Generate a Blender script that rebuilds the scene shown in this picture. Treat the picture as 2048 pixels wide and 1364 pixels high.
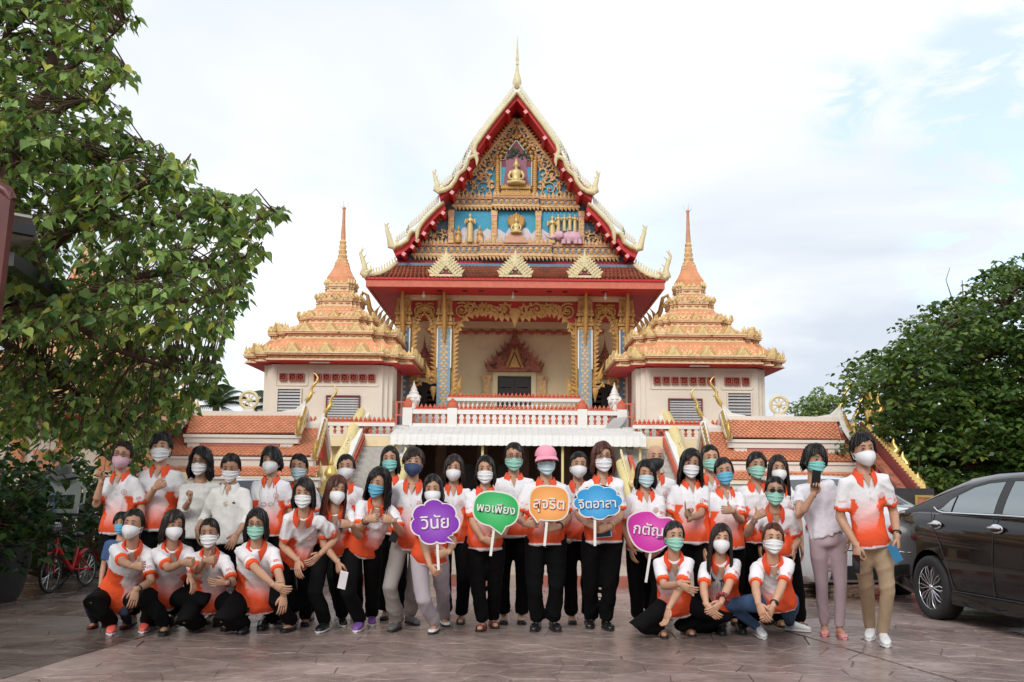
import bpy, bmesh, math, random
import numpy as np
from mathutils import Vector as V, Matrix, noise as mnoise
for o in list(bpy.data.objects): bpy.data.objects.remove(o)
SC = bpy.context.scene; COL = SC.collection
R = math.radians; PI = math.pi; sin = math.sin; cos = math.cos
rnd = random.Random(7)
# ------------------------------------------------------------------ camera
F = 2000.0; HC = 1.30; PITCH = 8.25; YAW = 0.2; ROLL = 0.55
_p, _y, _r = R(PITCH), R(YAW), R(ROLL)
FW = V((-sin(_y)*cos(_p), cos(_y)*cos(_p), sin(_p)))
R0 = V((cos(_y), sin(_y), 0)); U0 = R0.cross(FW)
RT = R0*cos(_r) + U0*sin(_r); UP = U0*cos(_r) - R0*sin(_r)
CAMP = V((0, 0, HC))
cd = bpy.data.cameras.new('camera'); cam = bpy.data.objects.new('camera', cd); COL.objects.link(cam)
cd.sensor_width = 36; cd.lens = F/2048*36; cd.clip_start = .05; cd.clip_end = 3000
M = Matrix((RT, UP, -FW)).transposed().to_4x4(); M.translation = CAMP; cam.matrix_world = M
SC.camera = cam
def ray(px, py): return FW + RT*((px-1024)/F) + UP*((682-py)/F)
def at(px, py, Y):
    d = ray(px, py); return CAMP + d*(Y/d.y)
def ground(px, py, z=0.0):
    d = ray(px, py); return CAMP + d*((z-HC)/d.z)
# ------------------------------------------------------------------ world and sun
W = bpy.data.worlds.new('World'); SC.world = W; W.use_nodes = True
wt = W.node_tree; wt.nodes.clear()
def N(t, ty, **k):
    n = t.nodes.new(ty)
    for a, b in k.items():
        if a in n.inputs: n.inputs[a].default_value = b
        else: setattr(n, a, b)
    return n
SUN_EL, SUN_AZ = 35.0, 198.0      # azimuth clockwise from +Y: the sun is behind the camera, a little to the left
sky = N(wt, 'ShaderNodeTexSky', sky_type='NISHITA', sun_disc=False, sun_elevation=R(SUN_EL), sun_rotation=R(SUN_AZ), air_density=1.0, dust_density=1.2)
tc = N(wt, 'ShaderNodeTexCoord'); sep = N(wt, 'ShaderNodeSeparateXYZ'); L = wt.links.new
L(tc.outputs['Generated'], sep.inputs[0])
zz = N(wt, 'ShaderNodeMath', operation='ADD'); zz.inputs[1].default_value = .22; L(sep.outputs[2], zz.inputs[0])
zm = N(wt, 'ShaderNodeMath', operation='MAXIMUM'); zm.inputs[1].default_value = .08; L(zz.outputs[0], zm.inputs[0])
dx = N(wt, 'ShaderNodeMath', operation='DIVIDE'); L(sep.outputs[0], dx.inputs[0]); L(zm.outputs[0], dx.inputs[1])
dy = N(wt, 'ShaderNodeMath', operation='DIVIDE'); L(sep.outputs[1], dy.inputs[0]); L(zm.outputs[0], dy.inputs[1])
cmb = N(wt, 'ShaderNodeCombineXYZ'); L(dx.outputs[0], cmb.inputs[0]); L(dy.outputs[0], cmb.inputs[1]); cmb.inputs[2].default_value = 3.7
n1 = N(wt, 'ShaderNodeTexNoise', Scale=1.15, Detail=7.0, Roughness=.55, Distortion=.4); L(cmb.outputs[0], n1.inputs['Vector'])
mp = N(wt, 'ShaderNodeMapping'); mp.inputs['Location'].default_value = (4.3, 2.2, 8.1); L(cmb.outputs[0], mp.inputs[0])
n2 = N(wt, 'ShaderNodeTexNoise', Scale=.9, Detail=5.0, Roughness=.5, Distortion=.6); L(mp.outputs[0], n2.inputs['Vector'])
cov = N(wt, 'ShaderNodeMapRange', interpolation_type='SMOOTHSTEP'); L(n1.outputs[0], cov.inputs[0])
cov.inputs[1].default_value = .33; cov.inputs[2].default_value = .46; cov.inputs[3].default_value = .72; cov.inputs[4].default_value = 1.0
hole = None
for px_, py_, wd in ((1975, 190, .12), (1995, 520, .10), (1700, 215, .06), (2040, 330, .05), (2300, 300, .2)):
    hv = ray(px_, py_).normalized(); vd = N(wt, 'ShaderNodeVectorMath', operation='DISTANCE'); L(tc.outputs['Generated'], vd.inputs[0]); vd.inputs[1].default_value = hv
    hm = N(wt, 'ShaderNodeMapRange', interpolation_type='SMOOTHSTEP'); L(vd.outputs['Value'], hm.inputs[0]); hm.inputs[1].default_value = 0; hm.inputs[2].default_value = wd; hm.inputs[3].default_value = 1; hm.inputs[4].default_value = 0
    if hole is None: hole = hm
    else:
        mxx = N(wt, 'ShaderNodeMath', operation='MAXIMUM'); L(hole.outputs[0], mxx.inputs[0]); L(hm.outputs[0], mxx.inputs[1]); hole = mxx
n3 = N(wt, 'ShaderNodeTexNoise', Scale=6., Detail=7.0, Roughness=.6, Distortion=.5); L(cmb.outputs[0], n3.inputs['Vector'])
n3m = N(wt, 'ShaderNodeMapRange', interpolation_type='SMOOTHSTEP'); L(n3.outputs[0], n3m.inputs[0]); n3m.inputs[1].default_value = .40; n3m.inputs[2].default_value = .60
hn = N(wt, 'ShaderNodeMath', operation='MULTIPLY'); L(hole.outputs[0], hn.inputs[0]); L(n3m.outputs[0], hn.inputs[1])
cv2 = N(wt, 'ShaderNodeMath', operation='SUBTRACT'); L(cov.outputs[0], cv2.inputs[0]); L(hn.outputs[0], cv2.inputs[1])
cv3 = N(wt, 'ShaderNodeMath', operation='MAXIMUM'); L(cv2.outputs[0], cv3.inputs[0]); cv3.inputs[1].default_value = .5
cr = N(wt, 'ShaderNodeValToRGB'); L(n2.outputs[0], cr.inputs[0])
e = cr.color_ramp.elements; e[0].position = .38; e[0].color = (.60, .66, .74, 1); e[1].position = .66; e[1].color = (.98, .99, 1, 1)
CLOUD = 9.4
cs = N(wt, 'ShaderNodeVectorMath', operation='SCALE'); cs.inputs['Scale'].default_value = CLOUD; L(cr.outputs[0], cs.inputs[0])
mx = N(wt, 'ShaderNodeMix', data_type='RGBA'); L(cv3.outputs[0], mx.inputs[0])
ss = N(wt, 'ShaderNodeVectorMath', operation='SCALE'); ss.inputs['Scale'].default_value = 2.2; L(sky.outputs[0], ss.inputs[0])
L(ss.outputs[0], mx.inputs[6]); L(cs.outputs[0], mx.inputs[7])
bg = N(wt, 'ShaderNodeBackground', Strength=.1); L(mx.outputs[2], bg.inputs[0])
wo = N(wt, 'ShaderNodeOutputWorld'); L(bg.outputs[0], wo.inputs[0])
sd = bpy.data.lights.new('sun', 'SUN'); sun = bpy.data.objects.new('sun', sd); COL.objects.link(sun)
sd.energy = 1.5; sd.angle = R(25); sd.color = (1, .96, .9)
sdir = V((sin(R(SUN_AZ))*cos(R(SUN_EL)), cos(R(SUN_AZ))*cos(R(SUN_EL)), sin(R(SUN_EL))))
sun.rotation_euler = sdir.to_track_quat('Z', 'Y').to_euler()
vs = SC.view_settings; vs.view_transform = 'Standard'; vs.look = 'None'; vs.exposure = 0.38; vs.gamma = 1; vs.use_curve_mapping = False
SC.cycles.max_bounces = 6; SC.cycles.diffuse_bounces = 3; SC.cycles.glossy_bounces = 3; SC.cycles.transparent_max_bounces = 6
SC.cycles.caustics_reflective = False; SC.cycles.caustics_refractive = False
SC.cycles.use_denoising = True
# ------------------------------------------------------------------ materials
def mat(name, col, rough=.6, var=.18, scale=6., bump=.0, bscale=60., metal=0., spec=.5, coat=0., dirt=None, dscale=1.5, dthr=(.55, .75), tr=0., attr=None, streak=False, emit=None):
    m = bpy.data.materials.new(name); m.use_nodes = True; t = m.node_tree; b = t.nodes['Principled BSDF']; l = t.links.new
    c = N(t, 'ShaderNodeTexCoord')
    ns = N(t, 'ShaderNodeTexNoise', Scale=scale, Detail=5., Roughness=.6); l(c.outputs['Object'], ns.inputs['Vector'])
    r = N(t, 'ShaderNodeMapRange'); l(ns.outputs[0], r.inputs[0]); r.inputs[1].default_value = .25; r.inputs[2].default_value = .75
    r.inputs[3].default_value = 1-var; r.inputs[4].default_value = 1+var
    if attr:
        ca = N(t, 'ShaderNodeVertexColor', layer_name=attr); src = ca.outputs[0]
    else:
        ca = N(t, 'ShaderNodeRGB'); ca.outputs[0].default_value = (*col, 1); src = ca.outputs[0]
    s = N(t, 'ShaderNodeVectorMath', operation='SCALE'); l(src, s.inputs[0]); l(r.outputs[0], s.inputs['Scale']); out = s.outputs[0]
    if dirt:
        dn = N(t, 'ShaderNodeTexNoise', Scale=dscale, Detail=8., Roughness=.7, Distortion=.5)
        if streak:
            g = N(t, 'ShaderNodeMapping'); g.inputs['Scale'].default_value = (9, 9, .7); l(c.outputs['Object'], g.inputs[0]); l(g.outputs[0], dn.inputs['Vector'])
        else: l(c.outputs['Object'], dn.inputs['Vector'])
        d = N(t, 'ShaderNodeMapRange', interpolation_type='SMOOTHSTEP'); l(dn.outputs[0], d.inputs[0]); d.inputs[1].default_value, d.inputs[2].default_value = dthr
        x = N(t, 'ShaderNodeMix', data_type='RGBA'); l(d.outputs[0], x.inputs[0]); l(out, x.inputs[6]); x.inputs[7].default_value = (*dirt, 1); out = x.outputs[2]
    l(out, b.inputs['Base Color'])
    b.inputs['Roughness'].default_value = rough; b.inputs['Metallic'].default_value = metal; b.inputs['Specular IOR Level'].default_value = spec
    if coat: b.inputs['Coat Weight'].default_value = coat; b.inputs['Coat Roughness'].default_value = .03
    if tr: b.inputs['Transmission Weight'].default_value = tr
    if bump:
        bn = N(t, 'ShaderNodeTexNoise', Scale=bscale, Detail=4., Roughness=.6); l(c.outputs['Object'], bn.inputs['Vector'])
        bp = N(t, 'ShaderNodeBump', Strength=bump, Distance=.02); l(bn.outputs[0], bp.inputs['Height']); l(bp.outputs[0], b.inputs['Normal'])
    return m
MT = {}
def D(k, *a, **q): MT[k] = mat(k, *a, **q)
D('cream', (.86, .71, .44), .75, .06, 1.2, .15, 30, dirt=(.5, .42, .3), dscale=.9, dthr=(.56, .85))
D('white', (.78, .74, .67), .7, .07, 2, .15, 30, dirt=(.18, .15, .12), dscale=2.2, dthr=(.62, .78), streak=True)
D('cleanwhite', (.78, .76, .72), .55, .05, 3)
D('tower', (.74, .66, .56), .75, .05, 1.5, .15, 30)
D('orange', (.66, .28, .13), .6, .22, 3, .3, 40)
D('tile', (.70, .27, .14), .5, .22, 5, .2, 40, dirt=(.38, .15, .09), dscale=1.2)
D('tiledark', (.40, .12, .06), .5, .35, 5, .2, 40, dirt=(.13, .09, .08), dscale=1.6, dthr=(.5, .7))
D('red', (.56, .018, .022), .5, .12, 2)
D('salmon', (.60, .15, .09), .6, .15, 6, .2, 50)
D('rail', (.58, .13, .07), .6, .15, 6)
D('pink', (.75, .36, .36), .6, .1)
D('gold', (.60, .34, .10), .45, .22, 14, .3, 90, metal=.15, dirt=(.30, .13, .04), dscale=14, dthr=(.5, .66))
D('palegold', (.72, .62, .36), .5, .15, 6, .2, 60, dirt=(.36, .28, .14), dscale=7, dthr=(.58, .72))
D('paleivory', (.76,.72,.58), .55, .12, 6, dirt=(.4,.36,.28), dscale=6, dthr=(.58,.72))
D('figure', (.66, .50, .22), .38, .12, 10, metal=.2)
D('leafgold', (.72, .50, .16), .28, .25, 6, .2, 40, metal=.75)
D('ornyellow', (.76, .56, .26), .6, .22, 8, .3, 50, dirt=(.12, .06, .03), dscale=5, dthr=(.58, .70))
D('corn', (.70, .44, .20), .6, .32, 9, .3, 50, dirt=(.10, .05, .03), dscale=3.5, dthr=(.56, .70))
D('blue', (.03, .33, .52), .3, .35, 30, .5, 120)
D('slateblue', (.10, .19, .28), .4, .35, 20, .4, 90)
D('mist', (.62, .58, .62), .6, .12, 6)
D('maroon', (.20, .025, .03), .5, .3, 8)
D('terra', (.42, .14, .08), .65, .4, 7, .4, 60, dirt=(.05, .025, .02), dscale=2.2, dthr=(.48, .68))
D('door', (.022, .012, .01), .4, .4, 10)
D('dark', (.012, .011, .011), .7, .3, 4)
D('metalgrey', (.50, .50, .50), .45, .1, 5, metal=.3)
D('awning', (.74, .74, .71), .55, .06, 2, dirt=(.5, .48, .44), dscale=1.6)
D('stonestep', (.50, .48, .44), .8, .25, 5, .2, 30, dirt=(.14, .12, .11), dscale=5, dthr=(.54, .7))
D('ventred', (.38, .085, .06), .7, .3, 10)
D('yellowcream', (.74, .63, .30), .5, .08, 4)
D('bark', (.10, .055, .04), .85, .35, 8, .8, 25)
D('twig', (.13, .08, .05), .8, .3, 8)
D('pot', (.03, .028, .028), .6, .3, 4)
D('chrome', (.8, .8, .82), .12, .03, 3, metal=1.)
D('blackplastic', (.012, .012, .013), .4, .2, 6)
D('rubber', (.018, .018, .019), .75, .2, 6)
D('dark_lens', (.006,.006,.007), .08)
D('sofit', (.58, .022, .026), .55, .08, 1)
# ------------------------------------------------------------------ mesh helpers
class MB:
    def __init__(s): s.v = []; s.f = []
    def add(s, vs, fs):
        n = len(s.v); s.v.extend([tuple(p) for p in vs]); s.f.extend([tuple(i+n for i in q) for q in fs]); return s
    def box(s, x0, x1, y0, y1, z0, z1):
        return s.add([(x0,y0,z0),(x1,y0,z0),(x1,y1,z0),(x0,y1,z0),(x0,y0,z1),(x1,y0,z1),(x1,y1,z1),(x0,y1,z1)],
                     [(0,3,2,1),(4,5,6,7),(0,1,5,4),(1,2,6,5),(2,3,7,6),(3,0,4,7)])
    def hexa(s, a, b, up):   # bar between a and b with half section vectors up=(u,w)
        u, w = up; p = [a-u-w, a+u-w, a+u+w, a-u+w, b-u-w, b+u-w, b+u+w, b-u+w]
        return s.add(p, [(0,3,2,1),(4,5,6,7),(0,1,5,4),(1,2,6,5),(2,3,7,6),(3,0,4,7)])
    def bar(s, a, b, w, h=None, ref=V((0,0,1))):
        a = V(a); b = V(b); d = (b-a).normalized(); x = d.cross(ref)
        if x.length < 1e-4: x = d.cross(V((1,0,0)))
        x.normalize(); y = x.cross(d); return s.hexa(a, b, (x*w/2, y*(h or w)/2))
    def tube(s, pts, rad, n=8, caps=True, flat=1.0, ref=None, closed=False):
        pts = [V(p) for p in pts]; m = len(pts)
        if not hasattr(rad, '__len__'): rad = [rad]*m
        vs = []; px = None
        for i, p in enumerate(pts):
            if closed: d = pts[(i+1) % m] - pts[i-1]
            else: d = pts[min(i+1, m-1)] - pts[max(i-1, 0)]
            if d.length < 1e-9: d = V((0,0,1))
            d.normalize()
            if px is None:
                x = d.cross(V(ref) if ref else V((0,0,1)))
                if x.length < .05: x = d.cross(V((1,0,0)))
            else: x = px - d*px.dot(d)
            x.normalize(); px = x; y = d.cross(x)
            r = rad[i]
            for k in range(n):
                a = 2*PI*k/n; vs.append(p + x*(r*cos(a)) + y*(r*flat*sin(a)))
        fs = []
        for i in range(m if closed else m-1):
            for k in range(n):
                j = (i+1) % m; fs.append((i*n+k, i*n+(k+1) % n, j*n+(k+1) % n, j*n+k))
        if caps and not closed: fs.append(tuple(range(n-1, -1, -1))); fs.append(tuple((m-1)*n+k for k in range(n)))
        return s.add(vs, fs)
    def loft(s, rings, caps=True, closed=True):
        n = len(rings[0]); vs = [p for r in rings for p in r]; fs = []
        for i in range(len(rings)-1):
            for k in range(n if closed else n-1):
                fs.append((i*n+k, i*n+(k+1) % n, (i+1)*n+(k+1) % n, (i+1)*n+k))
        if caps: fs.append(tuple(range(n-1, -1, -1))); fs.append(tuple((len(rings)-1)*n+k for k in range(n)))
        return s.add(vs, fs)
    def lathe(s, prof, c=(0,0,0), n=16, ph=0., caps=True):
        return s.loft([[(c[0]+r*cos(2*PI*k/n+ph), c[1]+r*sin(2*PI*k/n+ph), c[2]+z) for k in range(n)] for r, z in prof], caps)
    def prism(s, poly, y0, y1):     # polygon in xz extruded along y
        n = len(poly); vs = [(x, y0, z) for x, z in poly] + [(x, y1, z) for x, z in poly]
        return s.add(vs, [tuple(range(n)), tuple(range(2*n-1, n-1, -1))] + [(i, i+n, (i+1) % n+n, (i+1) % n) for i in range(n)])
    def ell(s, c, r, n=12, m=8, rot=None):
        rings = []
        for i in range(m+1):
            a = -PI/2 + PI*i/m; rr = max(cos(a), .02); rg = []
            for k in range(n):
                p = V((r[0]*rr*cos(2*PI*k/n), r[1]*rr*sin(2*PI*k/n), r[2]*sin(a)))
                if rot: p = rot @ p
                rg.append(V(c)+p)
            rings.append(rg)
        return s.loft(rings)
    def grid(s, P, cu=False, cv=False):
        n = len(P); m = len(P[0]); vs = [p for r in P for p in r]; fs = []
        for i in range(n if cu else n-1):
            for k in range(m if cv else m-1):
                fs.append((i*m+k, i*m+(k+1) % m, ((i+1) % n)*m+(k+1) % m, ((i+1) % n)*m+k))
        return s.add(vs, fs)
    def flame(s, b, h, w, t=.03, dx=0., ax=V((1,0,0)), up=V((0,0,1))):   # pointed leaf ornament standing on b
        nn = ax.cross(up).normalized()*t; b = V(b)
        pr = [(-.36, 0), (-.5, .22), (-.28, .55), (0, 1), (.28, .55), (.5, .22), (.36, 0)]
        f = [b + ax*(q[0]*w + dx*h*q[1]*q[1]) + up*(q[1]*h) for q in pr]; c = b + up*(h*.3) + nn*1.6
        vs = [p+nn*.3 for p in f] + [c] + [p-nn for p in f]
        fs = [(i, i+1, 7) for i in range(6)] + [(6, 0, 7)] + [(i, i+8, i+9, i+1) for i in range(6)] + [tuple(range(14, 7, -1))]
        return s.add(vs, fs)
    def mirror(s):
        n = len(s.v); s.v += [(-x, y, z) for x, y, z in s.v]; s.f += [tuple(i+n for i in reversed(q)) for q in s.f]; return s
    def mesh(s, name, m, smooth=0):
        me = bpy.data.meshes.new(name); me.from_pydata(s.v, [], s.f); me.materials.append(MT[m] if isinstance(m, str) else m)
        if smooth:
            me.polygons.foreach_set('use_smooth', [True]*len(me.polygons))
            if smooth > 1: me.set_sharp_from_angle(angle=R(smooth))
        me.validate(); me.update(); return me
    def build(s, name, m, parent=None, smooth=0, **k):
        if parent is not None:
            o = rootloc(parent)
            if o.length: s.v = [(x-o.x, y-o.y, z-o.z) for x, y, z in s.v]
        return link(name, s.mesh(name, m, smooth), parent, **k)
def rootloc(p):
    o = V((0, 0, 0))
    while p: o = o + p.location; p = p.parent
    return o
def link(name, me, parent=None, loc=None, rz=0., label=None, cat=None, group=None, kind=None):
    o = bpy.data.objects.new(name, me); COL.objects.link(o)
    if parent is not None: o.parent = parent
    if loc is not None: o.location = V(loc) - (rootloc(parent) if parent is not None else V((0,0,0)))
    if rz: o.rotation_euler.z = rz
    tag(o, label, cat, group, kind); return o
def tag(o, label=None, cat=None, group=None, kind=None):
    for k, v in (('label', label), ('category', cat), ('group', group), ('kind', kind)):
        if v: o[k] = v
    return o
def thing(name, label, cat, loc=(0,0,0), group=None):
    return link(name, None, None, loc, 0, label, cat, group)
def sm(a, b, t): t = max(0., min(1., (t-a)/(b-a))); return t*t*(3-2*t)
# ================================================================== temple hall
TH = thing('temple_hall', 'tall temple hall with tiered red gable roof, gold pediment and blue patterned columns', 'temple', (0, 38, 0))
YB, YB2, YP, YE, YC, YW, YK = 33.3, 33.6, 34.4, 32.6, 34.3, 37.5, 50.0
XA = at(1031, 500, 33.5).x
def z1(px, py, a): return (860+px/5.851, 170+py/5.851, a)        # coordinates measured on two enlargements of the front
def z2(px, py, a): return (770+px/7.062, 390+py/7.062, a)
def A(t): p = at(*t); p.x -= XA; return p
class Twin:      # a left piece and its mirrored right twin, each an object of its own
    def __init__(s, mb): s.mb = mb
    def build(s, *a, **k):
        r = MB(); r.v = [(XA-x, y, z) for x, y, z in s.mb.v]; r.f = [tuple(reversed(q)) for q in s.mb.f]; r.build(*a, **k)
        s.mb.v = [(x+XA, y, z) for x, y, z in s.mb.v]; return s.mb.build(*a, **k)
def sym(mb): return Twin(mb)
def cen(mb): mb.v = [(x+XA, y, z) for x, y, z in mb.v]; return mb
# --- roofs
def roof_tier(prof, yb, board, tail, fins, hh, lab):
    P = [A((px, py, yb)) for px, py in prof]
    if lab == 't1': P[0].x = 0
    up = [(p.x, p.z) for p in P]
    off = [(p.x*.985, p.z-.14) for p in P]; off2 = [(p.x*.97, p.z-.30) for p in P]
    m = MB(); m.prism(up + off[::-1], yb+.05, YK); sym(m).build('roof', 'tile', TH)
    m = MB(); m.prism([(x, z+.0) for x, z in off] + off2[::-1], yb+.09, YK-.01); sym(m).build('soffit', 'sofit', TH)
    for i in range(6):
        t = (i+.4)/6*(len(P)-1.001); k = int(t); q = P[k].lerp(P[k+1], t-k)
        for s in (-1, 1):
            w = .07; mm = MB().box(-w, w, yb-.02, YP+.1, -w, w)
            o = mm.build('purlin', 'red', None); o.parent = TH
            o.location = V((XA + s*q.x*.95, 0, q.z-.36)) - TH.location; o.rotation_euler.y = s*R(35)
            o.location.y = -TH.location.y
            c = MB().box(-w+.01, w-.01, yb-.035, yb-.022, -w+.01, w-.01).build('purlin_end', 'pink', None); c.parent = o
    bd = MB()
    for path, rr in board: bd.tube([A((*q, yb-.03)) for q in path], rr, 8, flat=.9)
    bo = sym(bd).build('bargeboard', 'palegold', TH, 50)
    fm = MB(); pts = [A((*q, yb)) for q in fins]; Ls = [0]
    for a, b in zip(pts, pts[1:]): Ls.append(Ls[-1]+(b-a).length)
    n = int(Ls[-1]/.105)
    for i in range(n):
        d = (i+.5)/n*Ls[-1]; k = max(j for j in range(len(Ls)-1) if Ls[j] <= d); q = pts[k].lerp(pts[k+1], (d-Ls[k])/(Ls[k+1]-Ls[k]))
        fm.prism([(q.x-.03, q.z-.03), (q.x+.03, q.z+.02), (q.x+.045, q.z+.20), (q.x+.03, q.z+.27), (q.x-.015, q.z+.19)], yb-.05, yb+.03)
    sym(fm).build('crest_fins', 'paleivory', bo, kind='stuff')
    h = MB(); H = [A((*q, yb-.03)) for q in hh]
    h.tube(H, [.10, .13, .09, .07, .05, .02][:len(H)], 8)
    d = H[1]; h.tube([d+V((.08,0,-.02)), d+V((.22,0,.08)), d+V((.2,0,.2)), d+V((.1,0,.18))], [.07,.06,.04,.015], 6)
    for k in range(2, len(H)-1):
        for s in (-1, 1): h.flame(H[k]-V((0,.03,.03)), .16, .1, .02, s*.6)
    for s in (-1, 1):
        g = MB(); g.v = [(s*x+XA, y, z) for x, y, z in h.v]; g.f = list(h.f); g.build('roof_finial', 'palegold', TH, 50)
T1 = [z1(x, y, 0)[:2] for x, y in [(1005,70),(850,262),(700,452),(600,590),(525,690),(470,800),(410,900),(360,960),(300,1040),(220,1140),(90,1235)]]
b1 = [([z1(x, y, 0)[:2] for x, y in [(1006,85),(850,275),(700,465),(600,600),(535,690),(510,760),(535,820),(550,880),(545,945)]], [.07,.075,.075,.08,.085,.10,.09,.07,.015]),
      ([z1(x, y, 0)[:2] for x, y in [(548,852),(500,835),(450,860),(425,930),(395,990),(330,1040),(290,1120),(240,1190),(170,1230),(80,1250)]], [.06,.085,.09,.09,.085,.085,.085,.09,.10,.10])]
roof_tier(T1, YB, b1, None, [z1(x, y, 0)[:2] for x, y in [(985,60),(850,245),(700,435),(600,565),(500,700),(420,840),(380,930),(300,1020),(250,1110),(120,1210)]],
          [z1(x, y, 0)[:2] for x, y in [(120,1250),(75,1220),(85,1160),(65,1100),(50,1040),(62,985)]], 't1')
T2 = [z2(x, y, 0)[:2] for x, y in [(825,70),(720,150),(600,270),(500,385),(430,470),(350,520),(310,600),(210,680),(90,730)]]
b2 = [([z2(x, y, 0)[:2] for x, y in [(825,95),(720,180),(600,300),(520,390),(470,470),(455,540),(450,600),(445,670)]], [.06,.075,.08,.085,.09,.085,.06,.015]),
      ([z2(x, y, 0)[:2] for x, y in [(440,510),(380,510),(335,560),(310,640),(210,700),(100,735)]], [.06,.09,.09,.085,.09,.09])]
roof_tier(T2, YB2, b2, None, [z2(x, y, 0)[:2] for x, y in [(760,90),(600,235),(470,380),(340,480),(300,570),(190,650),(140,690)]],
          [z2(x, y, 0)[:2] for x, y in [(150,740),(85,720),(60,600),(30,500),(18,440),(48,395)]], 't2')
# ridge spire
ap = A((1031, 174, YB)); ap.x = XA
def zz_(py): return at(1031, py, YB).z
m = MB().lathe([(.05, zz_(176)), (.14, zz_(170)), (.16, zz_(163)), (.13, zz_(154)), (.075, zz_(144)), (.045, zz_(133)), (.035, zz_(128)), (.06, zz_(126)), (.035, zz_(123)), (.05, zz_(119)), (.06, zz_(116)), (.045, zz_(112)), (.03, zz_(95)), (.018, zz_(80)), (.004, zz_(68))], (XA, YB+.1, 0), 14)
m.build('roof_spire', 'palegold', TH, 40)
# --- gable end: panel, bands, niche, scrolls
poly = [A((1031, 233, YP)), A((906, 397, YP)), A((895, 421, YP)), A((829, 492, YP)), A((806, 526, YP))]
m = MB(); pl = [(p.x, p.z) for p in poly]; m.prism(pl + [(-x, z) for x, z in pl[::-1]][:-1], YP, YP+.2); cen(m)
PED = m.build('pediment', 'slateblue', TH)
m = MB(); tri = [A((1031, 262, YP)), A((925, 397, YP))]; m.prism([(0, tri[0].z), (tri[1].x, tri[1].z), (-tri[1].x, tri[1].z)], YP-.03, YP-.003)
cen(m).build('blue_ground', 'blue', PED)
def rake(a, b, y0):
    m = MB(); a = A((*a, YP)); b = A((*b, YP)); d = (b-a); L = d.length; u = d/L; nrm = V((-u.z, 0, u.x))
    if nrm.x*0+nrm.z < 0: nrm = -nrm
    m.bar(a+V((0,-.08,0)), b+V((0,-.08,0)), .10, .07)
    n = int(L/.13)
    for i in range(n):
        m.flame(a+d*((i+.5)/n)+V((0,-.07,0))+nrm*.03, .16, .12, .04, 0, u, nrm)
        m.flame(a+d*((i+.5)/n)+V((0,-.06,0))-nrm*.03, .10, .10, .03, 0, u, -nrm)
    return m
sym(rake((910, 392), (1031, 240), 0)).build('raking_border', 'corn', PED, 40)
sym(rake((830, 490), (893, 424), 0)).build('raking_border', 'corn', PED, 40)
def scroll(m, c, r, turns=1.6, a0=0., sgn=1, w=.035, y=YP-.08, leaves=True):
    c = A((*c, y)) if not isinstance(c, V) else c; n = int(14*turns); pts = []; rr = []
    for i in range(n+1):
        t = i/n; a = a0 + sgn*2*PI*turns*t; q = r*(1-.86*t)
        pts.append(c+V((q*cos(a), 0, q*sin(a)))); rr.append(w*(1-.45*t))
    m.tube(pts, rr, 6, flat=1.)
    if leaves:
        for i in range(1, int(n*.55), 2):
            a = a0 + sgn*2*PI*turns*i/n; q = pts[i]; u = V((cos(a), 0, sin(a))); tg = V((-u.z, 0, u.x))
            m.flame(q, r*.42+.03, w*3., .03, sgn*.5, tg, u)
    m.ell(c, (w*1.3, w*1.2, w*1.3), 6, 4)
def px_r(r): return r/5.851/2000*YP*1.04
m = MB()
for (x, y, r, t, a0, sg) in [(612,1205,125,1.9,1.2,1),(690,925,62,1.5,.4,-1),(745,840,45,1.4,2.6,1),(810,740,52,1.5,.6,-1),(925,590,55,1.5,.4,-1),(840,665,40,1.2,2,1),(585,1040,50,1.3,1.0,1),(660,1080,60,1.2,4,-1),(430,1270,45,1.3,1.5,1),(500,1180,36,1.2,2.5,-1),(720,1180,40,1.3,1,1)]:
    scroll(m, z1(x, y, 0)[:2], px_r(r)*1.12, t, a0, sg)
for path in [[(690,1200),(700,1120),(640,1040),(610,980)],[(640,1000),(700,960),(740,900)],[(720,900),(770,820),(790,780)],[(800,760),(850,700),(880,640)],[(900,640),(960,560),(1000,470)]]:
    m.tube([A((*z1(x, y, 0)[:2], YP-.08)) for x, y in path], .035, 6)
for i in range(5):
    q = A((*z1(1003-18*i, 520-i*12, 0)[:2], YP-.07)); m.flame(q, .34-.04*i, .12, .04, -.35*i)
sym(m).build('scrollwork', 'corn', PED, 60)
m = MB()
for (x, y, r, t, a0, sg) in [(752,610,75,1.7,1.2,1),(840,520,48,1.4,.5,-1),(690,560,45,1.2,2,1)]: scroll(m, z2(x, y, 0)[:2], px_r(r)*.9, t, a0, sg, .03)
sym(m).build('scrollwork', 'corn', PED, 60)
# niche
def nz(l, y, flip=True): return [A((*z1(px, py, 0)[:2], y)) for px, py in l]
o_ = [(822,1300),(822,880),(870,860),(880,800),(1008,635)]
q = nz(o_, YP-.1); pl = [(p.x, p.z) for p in q]; m = MB().prism(pl + [(-x, z) for x, z in pl[::-1]][1:], YP-.1, YP-.05); cen(m).build('niche_backing', 'maroon', PED)
i_ = [(842,1180),(842,960),(900,960),(905,1180)]
q = nz(i_, YP-.115); m = MB().prism([(p.x, p.z) for p in q], YP-.115, YP-.101); sym(m).build('niche_sky', 'blue', PED)
m = MB(); q = nz([(829,1180),(829,885),(880,865),(888,805),(1008,648)], YP-.13); m.tube(q, .022, 4); sym(m).build('niche_outline', 'cleanwhite', PED)
m = MB()
q = nz([(790,1300),(790,880)], YP-.16)
for k in range(16): m.ell(q[0].lerp(q[1], (k+.5)/16), (.10, .09, .085), 8, 5, Matrix.Rotation(.5, 3, 'Y'))
q = nz([(765,870),(850,860),(868,770),(940,680),(1008,590)], YP-.14)
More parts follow.
